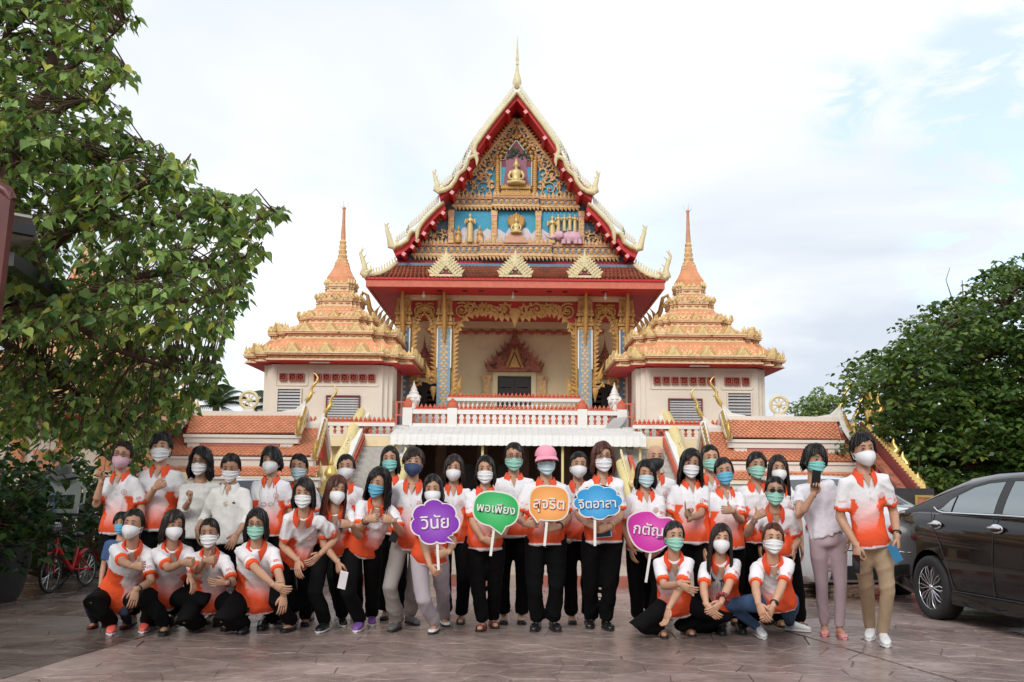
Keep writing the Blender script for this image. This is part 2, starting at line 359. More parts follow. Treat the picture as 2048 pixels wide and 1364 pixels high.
for a, b in zip(q, q[1:]):
    k = max(1, int((b-a).length/.12)); u = (b-a).normalized(); nn = V((-u.z, 0, u.x))
    for i in range(k): m.flame(a.lerp(b, (i+.5)/k), .2, .15, .05, 0, u, nn); m.ell(a.lerp(b, (i+.5)/k)-nn*.04, (.05,.05,.05), 6, 4)
q = A((*z1(1008, 600, 0)[:2], YP-.14)); q.x = 0; m.flame(q-V((.0,0,.05)), .5, .2, .05)
sym(m).build('niche_frame', 'gold', PED, 50)
m = MB(); b = nz([(825,1300),(1190,1170)], YP-.2); w = -b[0].x; zb, zt = b[0].z, b[1].z; hh = zt-zb
for k, (f, d) in enumerate([(1.04, .2), (.97, .16), (.9, .13), (.84, .11), (.8, .14)]): m.box(-w*f, w*f, YP-.1-d, YP-.1, zb+hh*k/5, zb+hh*(k+1)/5-.004)
for k in range(15):
    for r in range(2): m.flame((-w+.06+k*(2*w-.12)/14, YP-.28, zb+.02+r*.22), .17, .13, .03)
cen(m).build('plinth', 'gold', PED, 40)
m = MB(); t0 = A((*z1(1008, 1170, 0)[:2], YP-.12)); t1_ = A((*z1(1008, 800, 0)[:2], YP-.12))
zm_ = t0.z*.4+t1_.z*.6; m.prism([(-.46, t0.z), (.46, t0.z), (.36, zm_), (.42, t1_.z), (.1, t1_.z-.1), (0, t1_.z+.2), (-.1, t1_.z-.1), (-.42, t1_.z), (-.36, zm_)], YP-.14, YP-.117)
cen(m).build('tree_trunk_relief', MT.setdefault('mauve', mat('mauve', (.30, .12, .17), .6)), PED, 40)
m = MB(); r2 = random.Random(3)
for k in range(40):
    a = r2.uniform(0, PI); d = r2.uniform(.12, .5)
    m.flame((d*cos(a)*1.05, YP-.2, t1_.z-.22+d*sin(a)*.75), .10, .09, .02, r2.uniform(-1, 1))
cen(m).build('bodhi_leaves_relief', MT.setdefault('reliefleaf', mat('reliefleaf', (.05,.09,.06), .5)), PED, 40)
# figures ---------------------------------------------------------
def seated(m, c, h):            # cross-legged figure, base centre c, total height h
    c = V(c); k = h
    m.loft([[c+V((rx*k*cos(a), -ry*k*sin(a)*.9, z*k)) for a in [2*PI*j/14 for j in range(14)]] for rx, ry, z in
            [(.30,.17,0),(.34,.2,.05),(.31,.19,.11),(.19,.14,.17),(.15,.11,.26),(.165,.11,.36),(.21,.115,.47),(.2,.1,.53),(.10,.08,.575),(.055,.055,.60),(.055,.055,.63),(.085,.085,.68),(.1,.1,.75),(.095,.095,.82),(.06,.06,.87),(.05,.05,.9),(.03,.03,.95),(.004,.004,1.0)]])
    for s in (-1, 1):
        m.tube([c+V((s*.19*k,0,.5*k)), c+V((s*.27*k,-.02*k,.34*k)), c+V((s*.24*k,-.1*k,.2*k)), c+V((s*.06*k,-.19*k,.13*k))], [.06*k,.055*k,.05*k,.04*k], 8)
        m.tube([c+V((s*.30*k,-.08*k,.06*k)), c+V((s*.1*k,-.2*k,.07*k)), c+V((-s*.12*k,-.2*k,.09*k))], [.075*k,.07*k,.05*k], 8)
        m.ell(c+V((s*.1*k,0,.73*k)), (.02*k,.03*k,.06*k), 6, 4)
    return m
def standing(m, c, h, kneel=False, s=1):
    c = V(c); k = h
    if kneel:
        pr = [(.16,.12,0,0),(.2,.14,.06,0),(.2,.13,.2,0),(.15,.1,.34,-.01),(.13,.09,.42,-.02),(.17,.1,.58,-.02),(.15,.09,.66,-.02),(.05,.05,.7,-.03),(.07,.08,.76,-.03),(.085,.09,.82,-.03),(.06,.06,.9,-.03),(.035,.03,.95,-.02),(.004,.004,1.04,0)]
    else:
        pr = [(.10,.07,0,0),(.12,.08,.05,0),(.10,.075,.25,0),(.105,.08,.45,0),(.095,.075,.58,0),(.12,.08,.72,0),(.125,.075,.79,0),(.045,.045,.83,0),(.04,.045,.85,0),(.055,.06,.88,0),(.06,.062,.92,0),(.045,.045,.96,0),(.02,.02,.98,0),(.004,.004,1.0,0)]
    m.loft([[c+V((rx*k*cos(a)-s*dx*k, -ry*k*sin(a), z*k)) for a in [2*PI*j/12 for j in range(12)]] for rx, ry, z, dx in pr])
    sh = (.6 if kneel else .78)*k
    for q in (-1, 1):
        m.tube([c+V((q*.14*k,0,sh)), c+V((q*.17*k,-.05*k,sh-.16*k)), c+V((q*.03*k+s*.03*k*kneel,-.12*k,sh-.06*k))], [.035*k,.034*k,.026*k], 6)
    return m
q = A((*z1(1008, 1168, 0)[:2], YP-.3)); h = A((*z1(1008, 855, 0)[:2], YP-.3)).z - q.z
cen(seated(MB(), (0, YP-.3, q.z), h)).build('seated_buddha', 'figure', PED, 60)
# bands ---------------------------------------------------------
def band(x0, x1, zt, zb, Y, par, flames=True, drop=True, hm=.14):
    h = zt-zb; m = MB(); bk = MB().box(x0, x1, Y-.12, Y+.02, zb+h*.42, zt-h*.12); cen(bk).build('band_ground', 'slateblue' if h < .75 else 'slateblue', par)
    m.box(x0-.03, x1+.03, Y-.2, Y+.02, zb+h*.26, zb+h*.42-.003)
    n = max(2, int((x1-x0)/.2))
    for i in range(n):
        c = x0+(x1-x0)*(i+.5)/n; zc = zb+h*.65; a = (x1-x0)/n*.44; b = h*.19
        m.add([(c-a, Y-.125, zc), (c, Y-.125, zc-b), (c+a, Y-.125, zc), (c, Y-.125, zc+b), (c, Y-.20, zc)], [(0,1,4),(1,2,4),(2,3,4),(3,0,4)]); e_ = (x1-x0)/n/2
        for q in (-1, 1): m.tube([(c-e_, Y-.13, zc+q*b*1.05), (c, Y-.13, zc+q*b*.35), (c+e_, Y-.13, zc+q*b*1.05)], .022, 4)
    if flames:
        n = max(3, int((x1-x0)/.135))
        for i in range(n): m.flame((x0+(x1-x0)*(i+.5)/n, Y-.12, zt), hm*1.5 if i % 3 else hm*2.1, .125, .03)
    if drop:
        n = max(3, int((x1-x0)/.135))
        for i in range(n): m.flame((x0+(x1-x0)*(i+.5)/n, Y-.16, zb+h*.27), h*.3, .125, .03, 0, V((-1,0,0)), V((.35,0,-1)).normalized())
    cen(m).build('ornament_band', 'corn', par, 40)
    s = MB().box(x0-.02, x1+.02, Y-.17, Y+.02, zt-h*.12+.003, zt-.004); cen(s).build('band_moulding', MT.setdefault('peach2', mat('peach2', (.60, .30, .17), .6)), par)
def zc(py, Y=YP): return at(1031, py, Y).z
def xw(d, Y=YP): return d/2000*Y*1.025
band(-xw(126), -xw(47), zc(398), zc(424), YP, PED); band(xw(47), xw(126), zc(398), zc(424), YP, PED)
band(-xw(46), xw(46), zc(397), zc(425), YP-.14, PED)
band(-xw(205), -xw(73), zc(491), zc(524), YP, PED); band(xw(73), xw(205), zc(491), zc(524), YP, PED)
band(-xw(72), xw(72), zc(490), zc(525), YP-.14, PED)
# story panels
for x0, x1 in ((-123, -49), (-37, 40), (51, 125)):
    X0, X1 = xw(x0), xw(x1); za, zb = zc(424), zc(490)
    cen(MB().box(X0, X1, YP-.06, YP-.005, zb, za)).build('story_panel', 'blue', PED)
    m = MB(); pts = [(X0, zb)]; n = 9
    for i in range(n+1): pts.append((X0+(X1-X0)*i/n, zb+(za-zb)*(.42+.10*sin(i*2.1+x0)+.05*sin(i*4.7))))
    m.prism(pts+[(X1, zb)], YP-.1, YP-.065); cen(m).build('mist_relief', 'mist', PED)
for c in (-129, -43, 45, 131):
    w = xw(5.5); X = xw(c); za, zb = zc(424), zc(490); m = MB().box(X-w, X+w, YP-.2, YP, zb, zb+(za-zb)*.78); m.box(X-w*1.15, X+w*1.15, YP-.22, YP, zb+(za-zb)*.84, za)
    for i in range(7):
        for j in (-1, 1): m.flame((X+j*w*.5, YP-.2, zb+i*(za-zb)*.11), .12, w*.9, .02)
    cen(m).build('panel_post', 'corn', PED, 40)
    cen(MB().box(X-w*1.05, X+w*1.05, YP-.205, YP, zb+(za-zb)*.782, zb+(za-zb)*.838)).build('post_band', 'pink', PED)
m = MB(); standing(m, (xw(-91), YP-.2, zc(488)), zc(430)-zc(488)); cen(m).build('standing_figure', 'figure', PED, 60)
for x, s in ((-115, 1), (-71, -1)):
    m = MB(); standing(m, (xw(x), YP-.2, zc(489)), zc(455)-zc(489), True, s); cen(m).build('kneeling_figure', 'gold', PED, 60)
m = MB(); seated(m, (xw(1), YP-.3, zc(471)), zc(437)-zc(471)); cen(m).build('seated_figure', 'figure', PED, 60)
m = MB()
for k, (w, a, b) in enumerate([(23, 490, 484), (20, 484, 479), (17, 479, 475), (14, 475, 471)]): m.box(-xw(w), xw(w), YP-.36+.03*k, YP-.1, zc(a), zc(b)-.003)
cen(m).build('figure_pedestal', MT.setdefault('peach', mat('peach', (.62, .34, .22), .6)), PED)
m = MB()
for k in range(-3, 4): m.tube([(xw(1), YP-.15, zc(466)), (xw(1+k*4.2), YP-.16, zc(448)), (xw(1+k*4.6), YP-.2, zc(434+abs(k)*2.4)), (xw(1+k*4.8), YP-.26, zc(430+abs(k)*2.6))], [.07,.1,.075,.03], 7)
cen(m).build('naga_hood', 'gold', PED, 60)
m = MB(); E0 = V((xw(100), YP-.2, zc(476)))
m.ell(E0+V((.22,0,0)), (.38,.16,.21), 14, 9); m.ell(E0+V((-.25,-.03,.05)), (.18,.15,.17), 12, 8)
m.tube([E0+V((-.36,-.06,.02)), E0+V((-.5,-.08,-.05)), E0+V((-.66,-.1,-.02)), E0+V((-.76,-.1,.08))], [.08,.055,.04,.02], 8)
for x in (-.08, .1, .34, .5): m.tube([E0+V((x,-.05,-.1)), E0+V((x,-.05,zc(490)-E0.z))], [.09,.08], 8)
m.ell(E0+V((-.17,-.16,.05)), (.07,.04,.12), 8, 6); cen(m).build('elephant_relief', MT.setdefault('elepink', mat('elepink', (.68, .42, .50), .6)), PED, 60)
for k, (x, y0, h) in enumerate([(73, 489, 56), (85, 466, 36), (97, 464, 34), (108, 463, 34), (118, 465, 35)]):
    m = MB(); standing(m, (xw(x), YP-.18-.02*(k % 2), zc(y0)), zc(y0-h)-zc(y0)); cen(m).build('monk_figure', 'figure', PED, 60)
# --- skirt roof with three gold gablets
zt, zb_, yt = at(1031, 531, 34.0).z, at(1031, 558, YE).z, 34.05
XT, XE = xw(240, 34.0), A((1334, 556, YE)).x*.0 + xw(301, YE)
def lerp(a, b, t): return a+(b-a)*t
m = MB(); rows, cols = 11, 66
for r in range(rows):
    for c in range(cols):
        t0, t1 = r/rows, (r+1.5)/rows
        def pt(u, t):
            w = lerp(XT, XE, t); return V((-w+2*w*u, lerp(yt, YE, t), lerp(zt, zb_, t)-.10*sin(PI*min(t,1))))
        u0 = (c+(r % 2)*.5)/cols; u1 = u0+1/cols
        if u1 > 1.001: continue
        um = (u0+u1)/2; l = V((0,-.012,.035)); tm = (t0+t1)/2
        m.add([pt(um, t0)+l*.1, pt(u0+.0008, tm)+l, pt(um, t1)+l*1.4, pt(u1-.0008, tm)+l], [(0,1,2,3)])
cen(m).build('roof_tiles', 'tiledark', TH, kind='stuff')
m = MB()
def sk(t, dz=0): return [V((-lerp(XT, XE, t), lerp(yt, YE, t), lerp(zt, zb_, t)-.1*sin(PI*t)+dz)), V((lerp(XT, XE, t), lerp(yt, YE, t), lerp(zt, zb_, t)-.1*sin(PI*t)+dz))]
G = [sk(i/6, -.012) for i in range(7)]; m.grid(G)
for s in (-1, 1):   # side slopes run back along the hall
    m.grid([[V((s*lerp(XT, XE, i/4), lerp(yt, YE, i/4), lerp(zt, zb_, i/4)-.012)), V((s*lerp(XT, XE, i/4), YK, lerp(zt, zb_, i/4)-.012))] for i in range(5)])
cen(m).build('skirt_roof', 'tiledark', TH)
cen(MB().box(-XT-.1, XT+.1, yt-.06, yt+.3, zt-.08, zt+.06)).build('roof_flashing', 'slateblue', TH)
cen(MB().box(-XT, XT, YP-.05, YP+.2, zt+.06, zc(524)+.02)).build('red_course', 'red', TH)
for s in (-1, 1):
    m = MB(); hp = [V((s*lerp(XT*.99, XE, t), lerp(yt, YE, t)-.03, lerp(zt, zb_, t)+.06-.16*sin(PI*t))) for t in (0,.25,.5,.75,1)]
    m.tube(hp, [.07,.08,.09,.1,.1], 8); hb = cen(m).build('hip_ridge', 'palegold', TH, 50)
    m = MB()
    for i in range(12):
        q = hp[0].lerp(hp[-1], (i+.3)/12); q.z -= .12*sin(PI*(i+.3)/12); m.prism([(q.x-.03, q.z), (q.x+.03, q.z), (q.x+s*.03+.02, q.z+.22), (q.x+s*.03-.02, q.z+.22)], q.y-.04, q.y+.02)
    cen(m).build('crest_fins', 'palegold', hb, kind='stuff')
    m = MB(); e_ = hp[-1]; ps = [e_+V((s*a, 0, b)) for a, b in ((-.1,.0),(.03,.08),(-.02,.3),(.06,.55),(.14,.75),(.08,.98))]
    m.tube(ps, [.1,.13,.09,.075,.05,.01], 8); m.tube([e_+V((-s*.05,-.02,.1)), e_+V((-s*.25,-.02,.2)), e_+V((-s*.2,-.02,.34))], [.08,.06,.02], 6)
    for k in range(2, 5): m.flame(ps[k]-V((0,.04,.02)), .2, .12, .02, -s*.8)
    cen(m).build('roof_finial', 'palegold', TH, 50)
def gablet(x):
    yb = lerp(yt, YE, .72); z0 = lerp(zt, zb_, .8)-.02; w = xw(30, yb); h = at(1031, 497, yb).z-at(1031, 549, yb).z
    m = MB(); m.box(x-w*1.08, x+w*1.08, yb-.12, yb+.25, z0-.02, z0+.07)
    for s in (-1, 1):
        a = V((x+s*w, yb-.05, z0+.1)); b = V((x, yb-.05, z0+h*.78))
        m.bar(V((x+s*w*.62, yb-.06, z0+.1)), V((x, yb-.06, z0+h*.55)), .09, .06, V((0,1,0)))
        n = 8; u = (b-a).normalized(); nn = V((u.z, 0, -u.x))*(-1 if s < 0 else 1)
        nn = V((s*abs(nn.x), 0, abs(nn.z)))
        for j in range(3):
            for i in range(n):
                q = a.lerp(b, (i+.4)/n)-nn*(.11*j); q.y -= .03*j; m.flame(q, .19, .12, .03, 0, u, nn)
    m.flame((x, yb-.08, z0+h*.6), h*.5, .16, .04); m.flame((x, yb-.1, z0+h*.5), h*.28, .26, .04)
    g = cen(m).build('gablet', 'palegold', TH, 40)
    m = MB().prism([(x-w*.6, z0+.07), (x+w*.6, z0+.07), (x, z0+h*.55)], yb-.03, yb+.2); cen(m).build('gablet_panel', 'maroon', g)
    m = MB(); scroll(m, V((x-.13, yb-.06, z0+.2)), .11, 1.2, .5, 1, .02, 0, False); scroll(m, V((x+.13, yb-.06, z0+.2)), .11, 1.2, 2.6, -1, .02, 0, False); m.flame((x, yb-.06, z0+.24), .25, .14, .02)
    cen(m).build('gablet_scroll', 'palegold', g, 40)
for d in (-138, 0, 138): gablet(xw(d, 33))
# --- fascia, soffit, beam
zf0, zf1 = at(1031, 575, YE).z, at(1031, 561, YE).z
m = MB(); m.box(-XE+.06, XE-.06, YE+.02, YE+.1, zf0, zf1)
for s in (-1, 1): m.box(min(s*(XE-.06), s*(XE-.14)), max(s*(XE-.06), s*(XE-.14)), YE+.1, YK, zf0, zf1)
cen(m).build('fascia', 'salmon', TH)
m = MB(); m.box(-XE+.02, XE-.02, YE-.03, YE+.12, zf1+.002, zb_+.02)
for s in (-1, 1): m.box(min(s*(XE-.02), s*(XE-.14)), max(s*(XE-.02), s*(XE-.14)), YE+.12, YK, zf1+.002, zb_+.02)
cen(m).build('eave_edge', 'red', TH)
cen(MB().box(-XE+.15, XE-.15, YE+.11, YK, zf0+.03, zf0+.09)).build('porch_soffit', 'sofit', TH)
zbm0, zbm1 = at(1031, 603, YC).z, zf0+.028
XO = xw(219, YC); XI = xw(138, YC)
cen(MB().box(-XO, XO, YC-.1, YC+.15, zbm0, zbm1)).build('porch_beam', 'cream', TH)
for x in (-100, -68, 0, 68, 100, -150, 178): # downlights under the eave
    X = xw(x*1.0, 33.3); cen(MB().lathe([(.1,zf0+.01),(.1,zf0+.028)], (X, 33.4, 0), 10)).build('lamp_plate', 'blackplastic', TH)
for d in (-182, -4, 180):
    X = xw(d, 33.2); cen(MB().lathe([(.02,zf0+.0),(.03,zf0-.1),(.055,zf0-.14),(.06,zf0-.19),(.03,zf0-.24),(.002,zf0-.25)], (X, 33.3, 0), 10)).build('light_bulb', 'cleanwhite', TH, 60)
zF = at(1031, 822, 33.6).z; zT = at(1031, 854, 31.5).z      # porch floor and terrace floor
# --- walls
m = MB(); zw0, zw1 = zF-.4, zf0+.02; dws = [(xw(-177, YW), xw(31, YW)), (0, xw(33, YW)), (xw(177, YW), xw(31, YW))]; zd = [at(1031, 765, YW).z, at(1031, 752, YW).z, at(1031, 765, YW).z]
xs = -XO; edges = []
for (c, hw), zt_ in zip(dws, zd):
    m.box(xs, c-hw, YW, YW+.3, zw0, zw1); m.box(c-hw, c+hw, YW, YW+.3, zt_, zw1); xs = c+hw
m.box(xs, XO, YW, YW+.3, zw0, zw1)
for s in (-1, 1): m.box(min(s*XO, s*(XO-.25)), max(s*XO, s*(XO-.25)), YW+.301, YK-.5, 0, zw1)
cen(m).build('wall', 'cream', TH)
cen(MB().box(-XO, XO, YC+.3, YW-.001, zf0-.35, zf0-.3)).build('porch_ceiling', 'sofit', TH)
cen(MB().box(-XO+.3, XO-.3, YW-.12, YW-.002, zf0-.62, zf0-.36)).build('wall_cornice', 'cream', TH)
m = MB(); n = 16
for i in range(n):
    a, b = -XO+.5+(2*XO-1)*i/n, -XO+.5+(2*XO-1)*(i+1)/n; z = zf0-.66
    m.tube([(lerp(a, b, t), YW-.09, z-.16*sin(PI*t)) for t in (0,.2,.4,.6,.8,1)], [.03,.05,.06,.06,.05,.03], 6); m.flame((b, YW-.1, z), .2, .1, .03, 0, V((-1,0,0)), V((0,0,-1)))
cen(m).build('wall_garland', 'salmon', TH, 50)
for k, ((c, hw), zt_) in enumerate(zip(dws, zd)):
    d = MB(); d.box(c-hw, c-.006, YW+.12, YW+.18, zF-.3, zt_); d.box(c+.006, c+hw, YW+.12, YW+.18, zF-.3, zt_); d.box(c-hw, c+hw, YW+.181, YW+.2, zF-.3, zt_)
    for s in (-1, 1):
        for z in np.linspace(zF+.3, zt_-.3, 5): d.box(c+s*hw*.5-hw*.3, c+s*hw*.5+hw*.3, YW+.1, YW+.119, z-.14, z+.14)
    cen(d).build('door', 'door', TH)
    m = MB()
    for s in (-1, 1): m.box(c+s*(hw+.09)-.09, c+s*(hw+.09)+.09, YW-.1, YW-.003, zF, zt_+.02)
    m.box(c-hw-.18, c+hw+.18, YW-.1, YW-.003, zt_+.022, zt_+.14); df = cen(m).build('door_frame', 'cream', TH)
    for s in (-1, 1):
        m = MB(); X = c+s*(hw+.42)
        for a, b, w in ((0, .9, .13), (.9, .94, .17), (.94, 1.0, .2)): m.box(X-w, X+w, YW-.2, YW-.104, lerp(zF, zt_, a), lerp(zF, zt_, b)-.002)
        cen(m).build('door_pilaster', 'corn', df)
    m = MB(); sc = 1. if k == 1 else .8; z = zt_+.15; wd = xw(53, YW)*sc
    lv = [(1., .16), (1.04, .1), (.94, .12), (.9, .22), (.8, .08), (.76, .2), (.62, .08), (.58, .22), (.46, .08), (.42, .2), (.33, .07), (.3, .18), (.22, .06), (.18, .2), (.12, .1)]
    for f, h in lv:
        h *= sc*.62; m.box(c-wd*f, c+wd*f, YW-.16-.2*f, YW-.003, z, z+h-.003)
        if f > .25 and h < .09*sc:
            nn = int(wd*f/.09)
            for i in range(nn+1): m.flame((c-wd*f+2*wd*f*i/nn, YW-.2-.15*f, z+h), (.13*sc+(.1 if i in (0, nn) else 0)), .10, .03, (i/nn-.5)*.8)
        z += h
    m.lathe([(.10, z), (.12, z+.03), (.06, z+.08), (.08, z+.12), (.05, z+.2), (.055, z+.24), (.03, z+.33), (.015, z+.55*sc), (.004, z+.75*sc)], (c, YW-.15, 0), 10)
    dp = cen(m).build('door_pediment', 'terra', df, 40)
    z0 = zt_+.27; m = MB()
    for i in range(9):
        for s in (-1, 1): m.flame((c+s*(.27-.029*i)*sc, YW-.5-.01*i, z0+.072*i*sc), .17*sc, .09, .03, s*.4)
    m.prism([(c-.2*sc, z0), (c+.2*sc, z0), (c, z0+.5*sc)], YW-.5, YW-.4); cen(m).build('door_gable_panel', 'gold', df, 40)
# --- columns
def column(X, Y, w, inner):
    zt2 = at(1031, 650, YC).z if False else zbm0-1.0
    m = MB().box(X-w, X+w, Y-w, Y+w, zF-.3, zt2); sh = cen(m).build('column', MT['slateblue'] if not inner else MT['colblue'], TH)
    m = MB(); n = int((zt2-zF)/.10)
    for i in range(n):
        z = zF+.1+(zt2-zF-.1)*(i+.5)/n
        for u in ((-.33, .33) if i % 2 else (0,)):
            a = w*.30; cx = X+u*w
            m.add([(cx-a, Y-w-.003, z), (cx, Y-w-.003, z-.065), (cx+a, Y-w-.003, z), (cx, Y-w-.003, z+.065), (cx, Y-w-.02, z)], [(0,1,4),(1,2,4),(2,3,4),(3,0,4)])
        for s in (-1, 1): m.add([(X+s*(w+.003), Y-w*.6, z), (X+s*(w+.003), Y, z-.075*s), (X+s*(w+.003), Y+w*.6, z), (X+s*(w+.003), Y, z+.075*s), (X+s*(w+.03), Y, z)], [(0,1,4),(1,2,4),(2,3,4),(3,0,4)])
    cen(m).build('column_inlay', 'corn', sh)
    m = MB()
    for s in (-1, 1): m.box(X+s*w*1.02-.022, X+s*w*1.02+.022, Y-w-.04, Y-w+.02, lerp(zF, zt2, .52), zt2-.02)
    cen(m).build('edge_strip', 'cleanwhite', sh)
    m = MB()
    for z, r in ((0, 1.05), (.12, 1.25), (.2, 1.1), (.34, 1.0), (.46, 1.3), (.56, 1.15)):
        m.box(X-w*r, X+w*r, Y-w*r, Y+w*r, zt2+z+.002, zt2+z+.1)
        if r > 1.2:
            for i in range(4): m.flame((X-w*.9+w*.6*i, Y-w*r-.02, zt2+z+.1), .28, .14, .03)
    m.box(X-w*1.1, X+w*1.1, Y-w*1.1, Y+w*1.1, zt2+.66, zbm0+.02); cen(m).build('column_capital', 'gold', sh, 40)
    m = MB(); m.tube([(X, Y-w-.08, zt2-.5), (X, Y-w-.2, zt2+.1), (X, Y-w-.36, zt2+.6), (X, Y-w-.5, zbm1+.02)], [.03,.075,.075,.05], 8)
    cen(m).build('eave_bracket', 'gold', sh, 60)
D('colblue', (.24, .36, .44), .4, .35, 20, .4, 90)
wcol = xw(13, YC)
for s in (-1, 1): column(s*XI, YC, wcol, True); column(s*XO, YC, wcol, False)
for s in (-1, 1):     # long curved naga brackets on the outside
    m = MB(); X = s*XO; ps = [(X+s*.2, YC, zbm0-1.6), (X+s*.45, YC-.05, zbm0-1.15), (X+s*.95, YC-.1, zbm0-.8), (X+s*1.2, YC-.12, zbm0-.3), (X+s*1.28, YC-.12, zbm0+.15), (X+s*1.45, YC-.12, zbm0+.25), (X+s*1.5, YC-.12, zbm0+.02)]
    m.tube(ps, [.05,.16,.13,.09,.06,.07,.03], 8)
    for i in range(5): m.flame((X+s*(.45+.14*i), YC-.15, zbm0-1.0+.1*i), .4, .16, .04, -s*.5)
    cen(m).build('naga_bracket', 'gold', TH, 50)
# --- carved valances
def valance(x0, x1, big):
    Y = YC-.02; zt_ = zbm0-.004; c = (x0+x1)/2; hw = (x1-x0)/2; n = 24; top = []; low = []
    for i in range(n+1):
        u = -1+2*i/n; d = .30+1.0*abs(u)**2.2
        if big: d = .46+(.10*sin(abs(u)*9)) + 6.0*max(0, abs(u)-.72)**1.7
        low.append((c+u*hw, zt_-d))
    m = MB().prism([(x0, zt_), (x1, zt_)] + low[::-1], Y, Y+.06); cen(m).build('valance_panel', 'red', TH)
    m = MB(); m.tube([(x, Y-.04, z) for x, z in low], .05, 6)
    for i in range(0, n):
        a = V((low[i][0], Y-.04, low[i][1])); b = V((low[i+1][0], Y-.04, low[i+1][1])); u = (b-a).normalized(); q = V((u.z, 0, -u.x))
        m.flame(a.lerp(b, .5), .2, .17, .04, .2, u, q if q.z < 0 else -q); m.flame(a.lerp(b, .5), .16, .15, .04, .2, u, -(q if q.z < 0 else -q))
    k = .30
    for s in (-1, 1):
        scroll(m, V((c+s*(hw-(.36 if big else .3)), Y-.06, zt_-.34)), k if big else .25, 2.2, 1.57-s*.6, s, .045, 0, False)
        scroll(m, V((c+s*(hw-.2), Y-.06, zt_-.95)), .16, 1.5, 1.57, -s, .04, 0)
        # drop along the column
        zlow = zt_-(3.3 if big else 2.9); m.tube([(c+s*(hw-.06), Y-.05, zt_-.6), (c+s*(hw-.05), Y-.05, zlow)], [.06, .05], 6)
        j = int((zt_-1.1-zlow)/.15)
        for i in range(j): m.flame((c+s*(hw-.08), Y-.06, zlow+.15*i+.05), .22, .15, .04, 0, V((0,0,1)), V((-s, 0, .5)).normalized())
        if big:
            for i in range(7): scroll(m, V((c+s*(.36+i*.2), Y-.06, zt_-.27-.05*(i % 2))), .19, 1.4, i*1.1, s*(1 if i % 2 else -1), .042, 0)
        scroll(m, V((c+s*(hw-.2), Y-.07, zlow+.1)), .2, 1.3, 0, s, .05, 0); m.flame((c+s*(hw-.28), Y-.07, zlow+.2), .55, .2, .05, -s*.3)
        m.flame((c+s*(hw-.12), Y-.07, zlow-.1), .5, .22, .05, 0, V((-1,0,0)), V((0,0,-1)))
    if big:
        for i in range(4): m.flame((c, Y-.07-.02*i, zt_-.25-.1*i), .72-.12*i, .42-.07*i, .05, 0, V((-1,0,0)), V((0,0,-1)))
    else: m.flame((c, Y-.07, zt_-.3), .26, .16, .05); scroll(m, V((c-.16, Y-.06, zt_-.3)), .13, 1.2, 0, 1, .03, 0, False); scroll(m, V((c+.16, Y-.06, zt_-.3)), .13, 1.2, 3, -1, .03, 0, False)
    cen(m).build('valance_carving', 'gold', TH, 50)
valance(-XI+wcol, XI-wcol, True); valance(-XO+wcol, -XI-wcol, False); valance(XI+wcol, XO-wcol, False)
# --- balustrades
BAL = {}
def balustrade(par, x0, x1, Y, zb, h, rail, bal, step, posts=(), crest='rail', bf=(0, 1)):
    m = MB().box(x0, x1, Y-.1, Y+.1, zb, zb+h*.16); m.box(x0, x1, Y-.12, Y+.12, zb+h*.74, zb+h)
    b = cen(m).build('balustrade', rail, par)
    key = (round(h, 3), bal)
    if key not in BAL:
        k = h*.58; BAL[key] = MB().lathe([(.05, 0), (.05, k*.1), (.025, k*.16), (.05, k*.34), (.055, k*.42), (.022, k*.62), (.022, k*.7), (.045, k*.8), (.05, k*.9), (.05, k)], (0,0,0), 8).mesh('baluster', bal, 50)
    n = int((x1-x0)*(bf[1]-bf[0])/step)
    for i in range(n):
        x = x0+(x1-x0)*lerp(bf[0], bf[1], (i+.5)/n); link('baluster', BAL[key], b, (x+XA, Y, zb+h*.16))
    m = MB().box(x0, x1, Y-.09, Y+.09, zb+h+.002, zb+h+.05); k = int((x1-x0)/.135)
    for i in range(k): m.flame((x0+(x1-x0)*(i+.5)/k, Y-.02, zb+h+.05), .14, .12, .03)
    cen(m).build('spiked_cresting', crest, b)
    for p in posts:
        q = MB().box(p-.13, p+.13, Y-.14, Y+.14, zb-.02, zb+h+.03); cen(q).build('balustrade_post', rail, par)
        q = MB().lathe([(.15,0),(.17,.06),(.15,.14),(.1,.18),(.09,.22),(.003,.3)], (p, Y, zb+h+.032), 10); cen(q).build('post_cap', crest, par, 40)
    return b
TR = thing('temple_terrace', 'raised white temple terrace with salmon balusters above the corrugated awning', 'terrace', (0, 31.5, 0))
zu1 = at(1031, 797, 33.2).z; zu0 = at(1031, 821, 33.2).z
balustrade(TH, -xw(130, 33.2), xw(130, 33.2), 33.2, zu0, zu1-zu0, 'cleanwhite', 'cleanwhite', .15)
zl1 = at(1031, 821, 31.5).z; zl0 = zT
for a, b in ((-202, -125), (-115, 128), (138, 205)): balustrade(TR, xw(a, 31.5), xw(b, 31.5), 31.5, zl0, zl1-zl0, 'cleanwhite', 'rail', .205)
for p in (-207, -120, 133, 210):
    P_ = xw(p, 31.5); cen(MB().box(P_-.15, P_+.15, 31.34, 31.66, zl0-.02, zl1+.05)).build('balustrade_post', 'cleanwhite', TR)
    cen(MB().lathe([(.16,0),(.18,.08),(.17,.16),(.1,.2),(.1,.24),(.003,.33)], (P_, 31.5, zl1+.052), 12)).build('post_cap', 'rail', TR, 40)
m = MB().box(-xw(222, 31.5), xw(222, 31.5), 31.3, 34.2, zT-.35, zT-.003); m.box(-XO-.3, XO+.3, 33.05, 38, zT, zF-.002); cen(m).build('terrace_slab', 'cleanwhite', TR)
